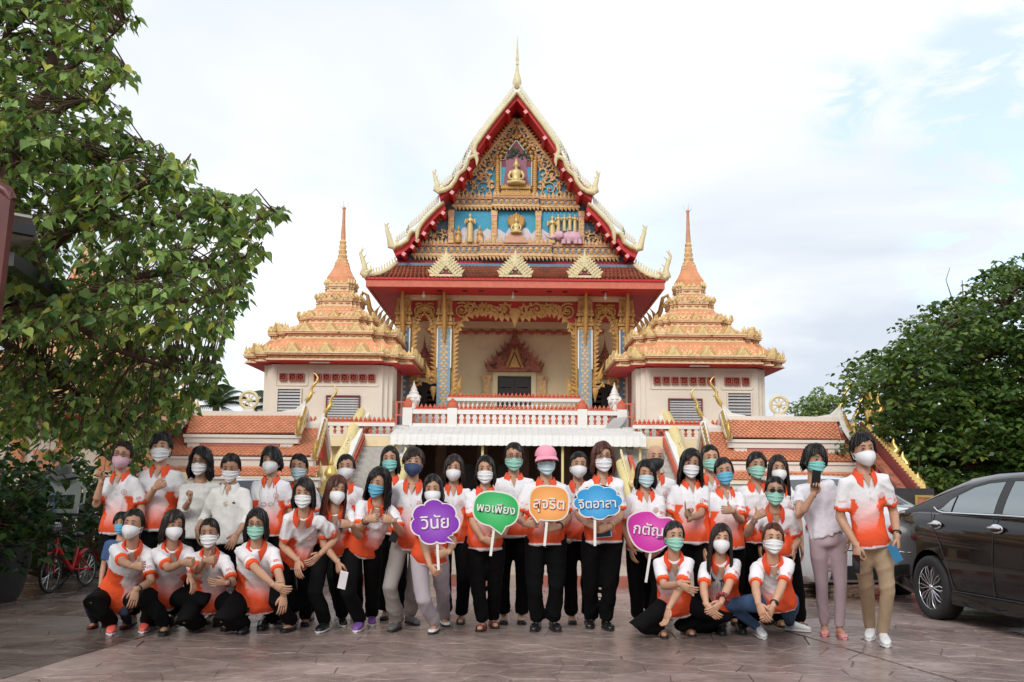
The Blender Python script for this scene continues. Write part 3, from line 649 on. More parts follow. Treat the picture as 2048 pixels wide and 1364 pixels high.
for s in (-1, 1):     # crowned pinnacles at the stair heads
    X = s*xw(196, 31.8); Y = 31.75; z = zl1
    m = MB().lathe([(.14,-.5),(.17,-.1),(.12,0),(.15,.12),(.18,.22),(.21,.3),(.2,.36),(.24,.4),(.22,.46),(.14,.52),(.16,.56),(.1,.62),(.11,.66),(.05,.78),(.003,.95)], (X, Y, z), 12)
    for k in range(3): m.flame((X-.16+.16*k, Y-.2, z+.28), .2, .12, .03)
    m.tube([(X, Y-.12, z-.1), (X-s*.02, Y-.28, z+.08), (X, Y-.3, z+.2)], [.1,.1,.05], 8)
    cen(m).build('crowned_pinnacle', 'cleanwhite', TR, 50)
# undercroft
YU = 33.0
m = MB(); m.box(-xw(240, 31.5), xw(240, 31.5), YU, YU+.3, 0, zT-.36)
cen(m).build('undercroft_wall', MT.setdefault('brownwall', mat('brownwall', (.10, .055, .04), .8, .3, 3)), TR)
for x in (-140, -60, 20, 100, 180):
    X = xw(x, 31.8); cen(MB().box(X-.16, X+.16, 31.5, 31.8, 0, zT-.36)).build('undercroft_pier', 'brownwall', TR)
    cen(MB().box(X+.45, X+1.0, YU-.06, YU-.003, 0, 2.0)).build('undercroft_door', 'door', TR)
cen(MB().box(-xw(222,31.5), xw(222,31.5), 31.2, 31.45, zT-.5, zT-.36)).build('slab_edge', 'cream', TR)
# --- stairs with naga rails
def stair(s):
    X0, X1 = s*xw(196, 31.5), s*xw(283, 31.5); xa, xb = min(X0, X1), max(X0, X1)
    st = thing('temple_staircase', 'stone staircase with yellow naga rail climbing to the terrace '+('beside the louvred left tower' if s < 0 else 'behind the bald man'), 'staircase', (XA+(xa+xb)/2, 28, 0), 'staircases up to the terrace')
    n = 17; run = 6.6; yt_ = 31.3
    tm = MB().box(-(xb-xa)/2+.1, (xb-xa)/2-.1, 0, .42, 0, zT/n-.004).mesh('step', 'stonestep')
    for i in range(n): link('step', tm, st, (XA+(xa+xb)/2, yt_-run+run*i/n, zT/n*i))
    for X, out in ((X1, 1), (X0, 0)):
        p = [(yt_+.1, zT+(.55 if out else -.02)), (yt_-1.2, zT-(0 if out else .45)), (yt_-run-.2, .62), (yt_-run-.2, 0), (yt_+.1, 0)]
        m = MB(); w = .1; vs = [(X-w, y, z) for y, z in p]+[(X+w, y, z) for y, z in p]; k = len(p)
        m.add(vs, [tuple(range(k)), tuple(range(2*k-1, k-1, -1))]+[(i, i+k, (i+1) % k+k, (i+1) % k) for i in range(k)]); cen(m).build('stair_wall', 'cleanwhite', st)
        m = MB(); a = V((X-s*.06*(1 if out else -1)*1.9, yt_-.2, zT+.12)); b = V((X-s*.06*(1 if out else -1)*1.9, yt_-run, .5)); a = a if out else a.lerp(b, .42); q = int((a-b).length/.16)
        for i in range(q): c = a.lerp(b, (i+.5)/q); m.box(c.x-.06, c.x+.06, c.y-.07, c.y+.07, c.z-.1, c.z+.12+.1*(i % 2)*0)
        m.bar(a+V((0,0,.06)), b+V((0,0,.06)), .12, .06); cen(m).build('stepped_rail', 'rail', st)
        m = MB(); q = ([(yt_-.05, .62), (yt_-.8, .46), (yt_-1.7, .52), (yt_-2.6, .3)] if out else [(yt_-3.0, .0)])+[(yt_-3.5, .42 if out else .25), (yt_-4.5, .34), (yt_-5.6, .42), (yt_-6.6, .5), (yt_-7.0, .9), (yt_-7.2, 1.3)] if True else [(yt_-.05, .62), (yt_-.8, .46), (yt_-1.7, .52), (yt_-2.6, .3), (yt_-3.5, .42), (yt_-4.5, .34), (yt_-5.6, .42), (yt_-6.6, .5), (yt_-7.0, .9), (yt_-7.2, 1.3)]
        def zl(y): return lerp(zT+.12, .35, (yt_-y)/run)
        xo = X+s*.17*(1 if out else -1)
        m.tube([(xo, y, max(zl(y), .25)+d*.8) for y, d in q], [.10]+[.17]*(len(q)-3)+[.15,.10], 12)
        nb = cen(m).build('naga_body', 'yellowcream', st, 60)
        m = MB()
        for i in range(0 if out else 13, 26):
            y = yt_-.1-i*.25; z = max(zl(y), .25)+.42; m.flame((xo, y, z-.0), .14, .14, .03, 0, V((0,1,0)), V((0,0,1)))
        cen(m).build('naga_scales', 'palegold', nb)
        m = MB(); h0 = V((xo, yt_-7.3, max(zl(yt_-7.2), .25)+1.1))
        for k in range(-1, 2): m.tube([h0+V((k*.1,0,-.2)), h0+V((k*.16,-.12,.05)), h0+V((k*.19,-.3,.0))], [.1,.12,.05], 8); m.flame(h0+V((k*.16,-.1,.1)), .4, .14, .04)
        cen(m).build('naga_head', 'ornyellow', nb, 50)
    for X in (X1,):
        m = MB().lathe([(.15,-.8),(.18,.0),(.12,.05),(.2,.1),(.22,.2),(.24,.24),(.2,.3),(.13,.36),(.15,.4),(.08,.48),(.09,.52),(.003,.78)], (X, yt_+.2, zT+.78), 12); cen(m).build('crowned_pinnacle', 'cleanwhite', st, 50)
    return st
for s in (-1, 1): stair(s)
def gate(s):
    g = thing('red_gate', 'small red metal gate at the head of the '+('left staircase' if s < 0 else 'right staircase'), 'gate', (XA+s*4.05, 31.45, zT), 'red gates at the stair heads')
    m = MB(); a, b = s*xw(203, 31.4), s*xw(266, 31.4); z0, z1_ = zT-.28, at(1031, 806, 31.4).z
    for X in (a, b, lerp(a, b, .42)): m.box(X-.022, X+.022, 31.38, 31.43, z0, z1_)
    for z in (z1_, z0+.62): m.box(min(a, b), max(a, b), 31.385, 31.425, z-.02, z+.02)
    for i in range(9): X = lerp(a, b, (i+.5)/9); m.box(X-.006, X+.006, 31.4, 31.41, z0+.64, z1_)
    cen(m).build('gate_frame', 'salmon', g); m = MB(); c = lerp(a, b, .58); m.box(min(b, c), max(b, c), 31.39, 31.42, z0, z0+.4); cen(m).build('gate_panel', 'rail', g)
for s in (-1, 1): gate(s)
# --- corrugated awning
AW = thing('corrugated_awning', 'white corrugated metal awning under the terrace balustrade', 'awning', (XA, 29.5, 0))
m = MB(); X0, X1 = xw(-240, 28.6), xw(257, 28.6); n = 190; zA1, zA0 = zT-.12, at(1031, 892, 28.6).z; rows = []
for j, (y, z) in enumerate([(31.15, zA1), (30.3, lerp(zA1, zA0, .2)+.14), (29.3, lerp(zA1, zA0, .5)+.12), (28.6, zA0+.3), (28.5, zA0)]):
    rows.append([V((lerp(X0, X1, i/n), y-.010*(1 if i % 5 == 0 else 0), z+.014*(1 if i % 5 == 0 else 0))) for i in range(n+1)])
m.grid(rows); aw = cen(m).build('awning_sheet', 'awning', AW)
sdm = aw.modifiers.new('s', 'SOLIDIFY'); sdm.thickness = .012
for x in (-225, -60, 95, 245):
    X = xw(x, 28.8); cen(MB().box(X-.035, X+.035, 28.72, 28.79, 0, zA0+.25)).build('awning_post', 'yellowcream', AW)
cen(MB().box(X0+.1, X1-.1, 28.7, 28.8, zA0+.25, zA0+.31)).build('awning_beam', 'brownwall', AW)
SP = thing('solar_panel', 'grey tilted panel fixed at the right end of the terrace balustrade', 'panel', at(1240, 850, 31.0))
q = [at(1206, 861, 30.8), at(1235, 860, 30.6), at(1257, 833, 31.2), at(1226, 836, 31.4)]
m = MB(); d = V((0, .03, -.05)); m.add(q+[p+d for p in q], [(0,1,2,3),(7,6,5,4),(0,4,5,1),(1,5,6,2),(2,6,7,3),(3,7,4,0)]); m.build('panel_face', 'metalgrey', SP)
MB().bar(at(1232, 850, 31.2), at(1240, 872, 31.3), .04).build('panel_bracket', 'metalgrey', SP)
# ================================================================== ground
D('wetconc', (.20, .135, .115), .5, .35, 1.2)
def pavemat(name, base, seed):
    m = bpy.data.materials.new(name); m.use_nodes = True; t = m.node_tree; l = t.links.new; b = t.nodes['Principled BSDF']
    c = N(t, 'ShaderNodeTexCoord'); g = N(t, 'ShaderNodeNewGeometry')
    a = N(t, 'ShaderNodeTexNoise', Scale=.55, Detail=5., Roughness=.6, Distortion=.4); l(g.outputs['Position'], a.inputs['Vector'])
    f = N(t, 'ShaderNodeTexNoise', Scale=9., Detail=6., Roughness=.7); l(g.outputs['Position'], f.inputs['Vector'])
    oi = N(t, 'ShaderNodeObjectInfo')
    cr = N(t, 'ShaderNodeValToRGB'); l(a.outputs[0], cr.inputs[0]); e = cr.color_ramp.elements
    e[0].position = .32; e[0].color = (base[0]*.62, base[1]*.60, base[2]*.60, 1); e[1].position = .68; e[1].color = (base[0]*1.3, base[1]*1.3, base[2]*1.33, 1)
    r = N(t, 'ShaderNodeMapRange'); l(f.outputs[0], r.inputs[0]); r.inputs[1].default_value = .3; r.inputs[2].default_value = .7; r.inputs[3].default_value = .72; r.inputs[4].default_value = 1.22
    ro = N(t, 'ShaderNodeMapRange'); l(oi.outputs['Random'], ro.inputs[0]); ro.inputs[3].default_value = .9; ro.inputs[4].default_value = 1.1
    mm = N(t, 'ShaderNodeMath', operation='MULTIPLY'); l(r.outputs[0], mm.inputs[0]); l(ro.outputs[0], mm.inputs[1])
    s = N(t, 'ShaderNodeVectorMath', operation='SCALE'); l(cr.outputs[0], s.inputs[0]); l(mm.outputs[0], s.inputs['Scale']); l(s.outputs[0], b.inputs['Base Color'])
    wv = N(t, 'ShaderNodeTexNoise', Scale=.8, Detail=4., Roughness=.6, Distortion=.8); mp = N(t, 'ShaderNodeMapping'); mp.inputs['Location'].default_value = (seed, 3, 0); mp.inputs['Scale'].default_value = (.7, 1.2, 1); l(g.outputs['Position'], mp.inputs[0]); l(mp.outputs[0], wv.inputs['Vector'])
    rr = N(t, 'ShaderNodeMapRange', interpolation_type='SMOOTHSTEP'); l(wv.outputs[0], rr.inputs[0]); rr.inputs[1].default_value = .42; rr.inputs[2].default_value = .66; rr.inputs[3].default_value = .13; rr.inputs[4].default_value = .5
    l(rr.outputs[0], b.inputs['Roughness']); b.inputs['Specular IOR Level'].default_value = .5
    bn = N(t, 'ShaderNodeTexNoise', Scale=38., Detail=5., Roughness=.65); l(g.outputs['Position'], bn.inputs['Vector'])
    bp = N(t, 'ShaderNodeBump', Strength=.35, Distance=.012); l(bn.outputs[0], bp.inputs['Height'])
    b2 = N(t, 'ShaderNodeBump', Strength=.5, Distance=.03); bn2 = N(t, 'ShaderNodeTexNoise', Scale=5., Detail=3.); l(g.outputs['Position'], bn2.inputs['Vector']); l(bn2.outputs[0], b2.inputs['Height']); l(bp.outputs[0], b2.inputs['Normal'])
    l(b2.outputs[0], b.inputs['Normal']); MT[name] = m
pavemat('paving', (.315, .235, .205), 1.); pavemat('paving_wet_shade', (.145, .11, .093), 4.)  # darker tone left of one joint: wet, with tree shade put into the colour
GR = MB().add([(-400,-60,-.03),(400,-60,-.03),(400,900,-.03),(-400,900,-.03)], [(0,1,2,3)]).build('ground', mat('groundearth', (.16, .13, .10), .8, .3, .6), kind='structure')
PV = MB().add([(-30,-20,-.012),(30,-20,-.012),(30,34,-.012),(-30,34,-.012)], [(0,1,2,3)]).build('pavement', 'wetconc', kind='structure')
# expansion joints of the poured slab: two lines that run towards the viewer
j1a, j1b = ground(0, 1358), ground(278, 1276); j2a, j2b = ground(1925, 1364), ground(1600, 1270)
def side(p, a, b): return (b.x-a.x)*(p[1]-a.y)-(b.y-a.y)*(p[0]-a.x)
def cells(x0, x1, y0, y1, s):
    r = random.Random(11); nx, ny = int((x1-x0)/s), int((y1-y0)/s); P = {}
    for i in range(-2, nx+2):
        for j in range(-2, ny+2): P[i, j] = (x0+(i+.5+r.uniform(-.46, .46))*s, y0+(j+.5+r.uniform(-.46, .46))*s)
    out = []
    for i in range(nx):
        for j in range(ny):
            c = P[i, j]; poly = [(c[0]-s*2, c[1]-s*2), (c[0]+s*2, c[1]-s*2), (c[0]+s*2, c[1]+s*2), (c[0]-s*2, c[1]+s*2)]
            for di in range(-2, 3):
                for dj in range(-2, 3):
                    if di == 0 and dj == 0: continue
                    q = P[i+di, j+dj]; nx_, ny_ = q[0]-c[0], q[1]-c[1]; L = math.hypot(nx_, ny_)
                    if L < 1e-6: continue
                    rr = random.Random(hash((min((i,j),(i+di,j+dj)), max((i,j),(i+di,j+dj))))).random()
                    gap = .0012 if rr < .62 else .004+.007*(rr-.62)
                    poly = clip(poly, c, nx_/L, ny_/L, L/2-gap)
            if len(poly) > 2: out.append((c, poly))
    return out
def clip(poly, c, nx, ny, d):
    o = []; m = len(poly)
    for k in range(m):
        a, b = poly[k], poly[(k+1) % m]; da = (a[0]-c[0])*nx+(a[1]-c[1])*ny-d; db = (b[0]-c[0])*nx+(b[1]-c[1])*ny-d
        if da <= 0: o.append(a)
        if (da < 0) != (db < 0):
            t = da/(da-db); o.append((a[0]+(b[0]-a[0])*t, a[1]+(b[1]-a[1])*t))
    return o
def stone(poly, z, r):
    n = len(poly); cx = sum(p[0] for p in poly)/n; cy = sum(p[1] for p in poly)/n; k = .006
    def ins(p, d):
        L = math.hypot(p[0]-cx, p[1]-cy)+1e-6; f = max(.1, 1-d/L); return (cx+(p[0]-cx)*f, cy+(p[1]-cy)*f)
    t = (r.uniform(-.006, .006), r.uniform(-.006, .006))
    def Z(p): return z+(p[0]-cx)*t[0]+(p[1]-cy)*t[1]
    b = [(p[0], p[1], -.013) for p in poly]; m_ = [(p[0], p[1], Z(p)-.004) for p in poly]; tp = [(*ins(p, k), Z(p)) for p in poly]
    return b+m_+tp, [(i, (i+1) % n, (i+1) % n+n, i+n) for i in range(n)]+[(i+n, (i+1) % n+n, (i+1) % n+2*n, i+2*n) for i in range(n)]+[tuple(range(2*n, 3*n))]
cl = cells(-9.5, 10.5, 5.6, 14.2, .34); rs = random.Random(5); todo = []
for c, poly in cl:
    parts = [poly]
    for a, b in ((j1a, j1b), (j2a, j2b)):   # cut at the joints, keeping the piece on either side
        d = (b-a); L = math.hypot(d.x, d.y); nx, ny = -d.y/L, d.x/L; new = []
        for q in parts:
            for sg in (1, -1):
                r_ = clip(q, c, nx*sg, ny*sg, ((a.x-c[0])*nx+(a.y-c[1])*ny)*sg-(.007 if a is j1a else .017))
                if len(r_) > 2: new.append(r_)
        parts = new
    for q in parts:
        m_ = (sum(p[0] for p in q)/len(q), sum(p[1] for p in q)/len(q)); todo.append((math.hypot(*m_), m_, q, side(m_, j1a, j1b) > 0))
todo.sort(key=lambda t: (not (abs(t[1][0]) < t[1][1]*.53), t[0]))
rest = {False: MB(), True: MB()}
for k, (d, c, poly, other) in enumerate(todo):
    vs, fs = stone(poly, rs.uniform(-.002, .002), rs)
    if k < 290: MB().add(vs, fs).build('paving_stone', 'paving_wet_shade' if other else 'paving', PV)
    else: rest[other].add(vs, fs)
rest[False].build('paving_field', 'paving', PV, kind='stuff'); rest[True].build('paving_field', 'paving_wet_shade', PV, kind='stuff')
for a, b in ((j1a, j1b), (j2a, j2b)):
    u = (b-a).normalized(); MB().bar(V((*(a-u*6).xy, -.0095)), V((*(b+u*6).xy, -.0095)), .05, .003).build('expansion_joint', 'dark', PV)
MB().add([(-30,-20,-.004),(30,-20,-.004),(30,5.6,-.004),(-30,5.6,-.004)], [(0,1,2,3)]).build('near_paving', 'paving', PV)
MB().add([(-30,14.2,-.004),(30,14.2,-.004),(30,33,-.004),(-30,33,-.004)], [(0,1,2,3)]).build('far_paving', 'paving', PV)
MB().add([(-30,5.6,-.004),(-9.5,5.6,-.004),(-9.5,14.2,-.004),(-30,14.2,-.004)], [(0,1,2,3)]).build('side_paving', 'paving_wet_shade', PV)
MB().add([(10.5,5.6,-.004),(30,5.6,-.004),(30,14.2,-.004),(10.5,14.2,-.004)], [(0,1,2,3)]).build('side_paving', 'paving', PV)
D('steptop', (.42, .33, .26), .6, .2, 2, .3, 30); D('tilestep', (.36, .12, .09), .5, .25, 4)
ST = thing('low_step', 'low tan concrete step with red tile edge in front of the dark undercroft', 'step', (0, 14, 0))
sx0, sx1 = ground(560, 1165).x*1.0, ground(1268, 1168).x
MB().box(-3.1, sx1, 13.4, 28.4, -.005, .15).build('step_body', 'steptop', ST)
for i in range(16): MB().box(lerp(-3.1, sx1, i/16)+.004, lerp(-3.1, sx1, (i+1)/16)-.004, 13.37, 13.395, .0, .145).build('tile', 'tilestep' if i % 2 else 'steptop', ST)
# ================================================================== corner towers
D('cornice_gold', (.74,.55,.33), .6, .25, 8, .3, 50, dirt=(.10,.05,.03), dscale=3.5, dthr=(.57,.70))
def redent(h, s=.16):
    a, b, c = h, h*(1-s), h*(1-2*s)
    q = [(a, -c), (a, c), (b, c), (b, b), (c, b), (c, a)]
    out = []
    for k in range(4):
        for x, y in [(a, -c), (a, c), (b, c), (b, b), (c, b)]:
            for _ in range(k): x, y = -y, x
            out.append((x, y))
    return out
AFX = {}
def antefix(key, w, h):
    if key not in AFX:
        m = MB(); m.flame((0,0,0), h, w*.55, .05); n = 5
        m.prism([(-w/2, 0), (w/2, 0), (w*.28, h*.45), (0, h*.95), (-w*.28, h*.45)], -.03, .03)
        for i in range(n):
            for s in (-1, 1): m.flame((s*w*.5*(1-i/n*.9), -.01, h*.75*i/n), h*.34, w*.16, .03, s*.7)
        AFX[key] = m.mesh('antefix', 'ornyellow', 40)
    return AFX[key]
def tower(s, cx, cy, label, HF, zs, base, full=True):
    t = thing('temple_tower', label, 'tower', (cx, cy, base), 'tiered orange corner towers')
    def ring(h, z, st=.16): return [V((cx+x, cy+y, z)) for x, y in redent(h, st)]
    def lf(name, m_, rows, par=t, st=.16, smooth=0): return MB().loft([ring(h, z, st) for h, z in rows]).build(name, m_, par, smooth)
    (hE, zE0, zE1), (hD, zD0, zD1), (hC, zC0, zC1), (hB, zB0, zB1), (hA, zA0, zA1) = zs[:5]
    hb = HF
    lf('tower_soffit', 'sofit', [(hb*.98, zE0-.05), (hE*.99, zE0-.004)])
    tiers = [(hE, zE0, zE1, hD*.97, zD0), (hD, zD0, zD1, hC*.97, zC0), (hC, zC0, zC1, hB*.95, zB0), (hB, zB0, zB1, hA*.93, zA0)]
    for k, (h, z0, z1_, h2, z2_) in enumerate(tiers+[(hA, zA0, zA1, None, None)]):
        d = z1_-z0
        b = lf('cornice', 'cornice_gold', [(h*.97, z0), (h*.97, z0+d*.2), (h*.94, z0+d*.25), (h*.94, z0+d*.6), (h*.985, z0+d*.66), (h*.985, z0+d*.8), (h, z0+d*.82), (h, z1_)])
        m = MB(); edge = redent(h*.945)
        for i in range(len(edge)):
            a = V((*edge[i], 0)); c = V((*edge[(i+1) % len(edge)], 0)); L = (c-a).length; u = (c-a).normalized(); n = max(1, int(L/.22)); nn = V((u.y, -u.x, 0))
            for j in range(n):
                q = a.lerp(c, (j+.5)/n)+nn*.02+V((cx, cy, z0+d*.42)); w = L/n*.42; hh = d*.13
                m.add([q-u*w, q-V((0,0,hh)), q+u*w, q+V((0,0,hh)), q+nn*.05], [(0,1,4),(1,2,4),(2,3,4),(3,0,4)])
        m.build('cornice_pattern', 'corn', b)
        lf('red_line', 'salmon', [(h*.95, z0+d*.605), (h*.99, z0+d*.62), (h*.99, z0+d*.655)], b)
        if z2_ is not None:
            lf('tower_roof', 'orange', [(h*.93, z1_-.02), (lerp(h, h2, .45)*.97, lerp(z1_, z2_, .42)), (h2, z2_+.01)])
            m = MB()
            for tq, ff in ((.30, .13), (.66, .10)):
                hq = lerp(h*.93, h2, tq)*.985; zq = lerp(z1_-.02, z2_+.01, tq*.95); edge = redent(hq)
                for i in range(len(edge)):
                    a = V((*edge[i], 0)); c = V((*edge[(i+1) % len(edge)], 0)); L = (c-a).length; u = (c-a).normalized(); n = max(1, int(L/.14))
                    for j in range(n): m.flame(a.lerp(c, (j+.5)/n)+V((cx, cy, zq-.03)), ff, L/n*.9, .05, 0, u)
            m.build('leaf_course', 'cornice_gold', b, kind='stuff')
        m = MB(); edge = redent(h*.97); f = .10+.06*h/2.5
        for i in range(len(edge)):
            a = V((*edge[i], 0)); c = V((*edge[(i+1) % len(edge)], 0)); L = (c-a).length; u = (c-a).normalized(); n = max(1, int(L/.15))
            for j in range(n): m.flame(a.lerp(c, (j+.5)/n)+V((cx, cy, z1_-.01)), f*(.7+.5*((j*7+i) % 3)/2), L/n*.95, .03, 0, u)
            m.flame(a+V((cx, cy, z1_)), f*1.7, .14, .03, 0, u)
        m.build('tier_crest', 'ornyellow', b, kind='stuff')
        if k < 4:
            ah = [.33, .30, .23, .17][k]; aw = ah*1.25; me = antefix(k, aw, ah); e2 = h*.985
            for sd in range(4):
                for u in ((-.78, -.36, .02, .42, .8) if k < 2 else (-.62, 0, .62)):
                    off = e2 if abs(u) < .66 else e2*.845
                    x, y = u*h, -off
                    for _ in range(sd): x, y = -y, x
                    link('antefix', me, b, (cx+x, cy+y, z1_-.01), sd*PI/2)
    # bell, rings and needle
    zb0 = zA1; H = zs[5]
    m = MB()
    for h, z in H['bell']: pass
    lf('bell_cone', 'orange', H['bell'])
    m = MB()
    for i in range(8):
        a, b = H['bell'][0], H['bell'][-1]
        for q in range(4):
            u = (i+.5)/8; h = lerp(a[0], b[0], u**.7)*.98; z = lerp(a[1], b[1], u)
            for e in (-.62, .62):
                x, y = e*h, -h*.86
                for _ in range(q): x, y = -y, x
                m.ell((cx+x, cy+y, z), (.05, .05, .05), 6, 4)
    m.build('bell_beads', 'ornyellow', t, 60)
    MB().lathe(H['rings'], (cx, cy, 0), 12).build('spire_rings', 'corn', t, 40)
    MB().lathe(H['needle'], (cx, cy, 0), 10).build('spire_needle', 'peach2', t, 40)
    m = MB(); zt = H['needle'][-1][1]
    for a in range(4): m.tube([(cx, cy, zt-.05), (cx+.12*cos(a*PI/2), cy+.12*sin(a*PI/2), zt+.02), (cx+.16*cos(a*PI/2), cy+.16*sin(a*PI/2), zt+.18)], .008, 4)
    m.build('lightning_rod', 'chrome', t)
    return t
def fz(px, py, Y): return at(px, py, Y).z
CT = 32.95
def tz(h, pyb, pyt, c=662): Y = CT-h; return (h, fz(c, pyb, Y), fz(c, pyt, Y))
ZS = [tz(2.70, 720, 703), tz(2.07, 677, 660), tz(1.24, 646, 632), tz(.75, 612, 595), tz(.50, 582, 567)]
ZS.append({'bell': [(.46, ZS[4][2]-.02), (.44, fz(688,558,CT)), (.34, fz(688,548,CT)), (.26, fz(688,538,CT)), (.2, fz(688,524,CT))],
  'rings': [(.2, fz(688,524,CT)), (.2, fz(688,520,CT)), (.15, fz(688,518,CT)), (.17, fz(688,512,CT)), (.13, fz(688,509,CT)), (.15, fz(688,502,CT)), (.11, fz(688,499,CT)), (.13, fz(688,492,CT)), (.1, fz(688,489,CT)), (.12, fz(688,484,CT)), (.08, fz(688,480,CT))],
  'needle': [(.08, fz(688,480,CT)-.01), (.085, fz(688,474,CT)), (.06, fz(688,450,CT)), (.045, fz(688,420,CT)), (.07, fz(688,417,CT)), (.03, fz(688,414,CT))]})
VB = None
def vent_block():
    m = MB(); w = .112
    m.box(-w, w, -.05, .05, -w, -w+.03); m.box(-w, w, -.05, .05, w-.03, w); m.box(-w, -w+.03, -.05, .05, -w+.031, w-.031); m.box(w-.03, w, -.05, .05, -w+.031, w-.031)
    for a in range(4):
        q = [V((.048*cos(a*PI/2)+.045*cos(t), 0, .048*sin(a*PI/2)+.045*sin(t))) for t in [2*PI*i/10 for i in range(10)]]; m.tube(q, .014, 4, closed=True)
    return m.mesh('vent_block', 'ventred')
VB = vent_block()
for s in (-1, 1):
    cx = XA + s*5.83; HB = 2.02
    t = tower(s, cx, CT, ('orange tiered tower with needle spire left of the temple hall' if s < 0 else 'orange tiered tower with needle spire right of the temple hall'), HB, ZS, zT-.2)
    z0, z1_ = zT-.3, ZS[0][1]-.06
    MB().loft([[V((cx+x, CT+y, z)) for x, y in redent(HB, .07)] for z in (0, z1_)]).build('tower_wall', 'tower', t)
    Y = CT-HB
    def X(px): p = at(px, 800, Y).x; return p if s < 0 else 2*XA-p
    vents = [(565,), (584,), (600,)] + [(634+18*i,) for i in range(7)]
    zv = fz(660, 755, Y)
    fr = MB(); 
    for a, b in ((552, 613), (627, 755)):
        xa, xb = sorted((X(a), X(b))); za, zb2 = zv-.24, zv+.24; e = .03
        fr.box(xa, xb, Y-.03, Y-.002, za-e, za); fr.box(xa, xb, Y-.03, Y-.002, zb2, zb2+e); fr.box(xa-e, xa-.001, Y-.03, Y-.002, za, zb2); fr.box(xb+.001, xb+e, Y-.03, Y-.002, za, zb2)
    fr.build('panel_moulding', 'tower', t)
    for (p,) in vents:
        link('vent_block', VB, t, (X(p), Y-.052, zv)); MB().box(X(p)-.11, X(p)+.11, Y-.01, Y-.004, zv-.11, zv+.11).build('vent_back', 'dark', t)
    for a, b, c, d in ((556, 601, 779, 835), (655, 718, 793, 838)):
        xa, xb = sorted((X(a), X(b))); za, zb2 = fz(640, d, Y), fz(640, c, Y)
        w = MB().box(xa, xb, Y-.012, Y-.003, za, zb2).build('louvre_window', 'dark', t)
        f = MB(); e = .04; cc = 'tower' if a == 556 else 'maroon'
        f.box(xa-e, xa, Y-.08, Y-.003, za-e, zb2+e); f.box(xb, xb+e, Y-.08, Y-.003, za-e, zb2+e); f.box(xa+.001, xb-.001, Y-.08, Y-.003, zb2, zb2+e); f.box(xa+.001, xb-.001, Y-.08, Y-.003, za-e, za); f.build('window_frame', cc, w)
        n = 9; sl = MB().add([(-(xb-xa)/2, -.060, -.036), ((xb-xa)/2, -.060, -.036), ((xb-xa)/2, -.015, .034), (-(xb-xa)/2, -.015, .034)], [(0,1,2,3)]).mesh('slat', 'metalgrey')
        for i in range(n): link('slat', sl, w, ((xa+xb)/2, Y, lerp(za, zb2, (i+.5)/n)))
    # side door facing the terrace, and a lamp tube under the eave
    xi = cx - s*HB; MB().box(min(xi, xi-s*.03), max(xi, xi-s*.03), CT-.6, CT+.3, zT, zT+2.0).build('side_door', 'maroon', t)
    MB().box(cx-.45, cx+.15, CT-HB-.5, CT-HB-.42, ZS[0][1]-.07, ZS[0][1]-.03).build('tube_lamp', 'cleanwhite', t)
    tb = thing('tower_balcony', 'white ledge with salmon balusters at the foot of the '+('left' if s < 0 else 'right')+' tower', 'balcony', (cx, Y-1, 2), 'ledges at the tower feet')
    za, zb2 = fz(680, 872, Y-1.2), fz(680, 845, Y-1.2); xa, xb = sorted((cx-2.3-XA, cx+2.3-XA))
    balustrade(tb, xa, xb, Y-1.2, za, zb2-za, 'cleanwhite', 'rail', .2)
    cen(MB().box(xa, xb, Y-1.3, Y-.01, za-.3, za-.003)).build('ledge', 'cream', tb); cen(MB().box(xa, xb, Y-.9, Y-.01, 0, za-.303)).build('ledge_wall', 'cream', tb)
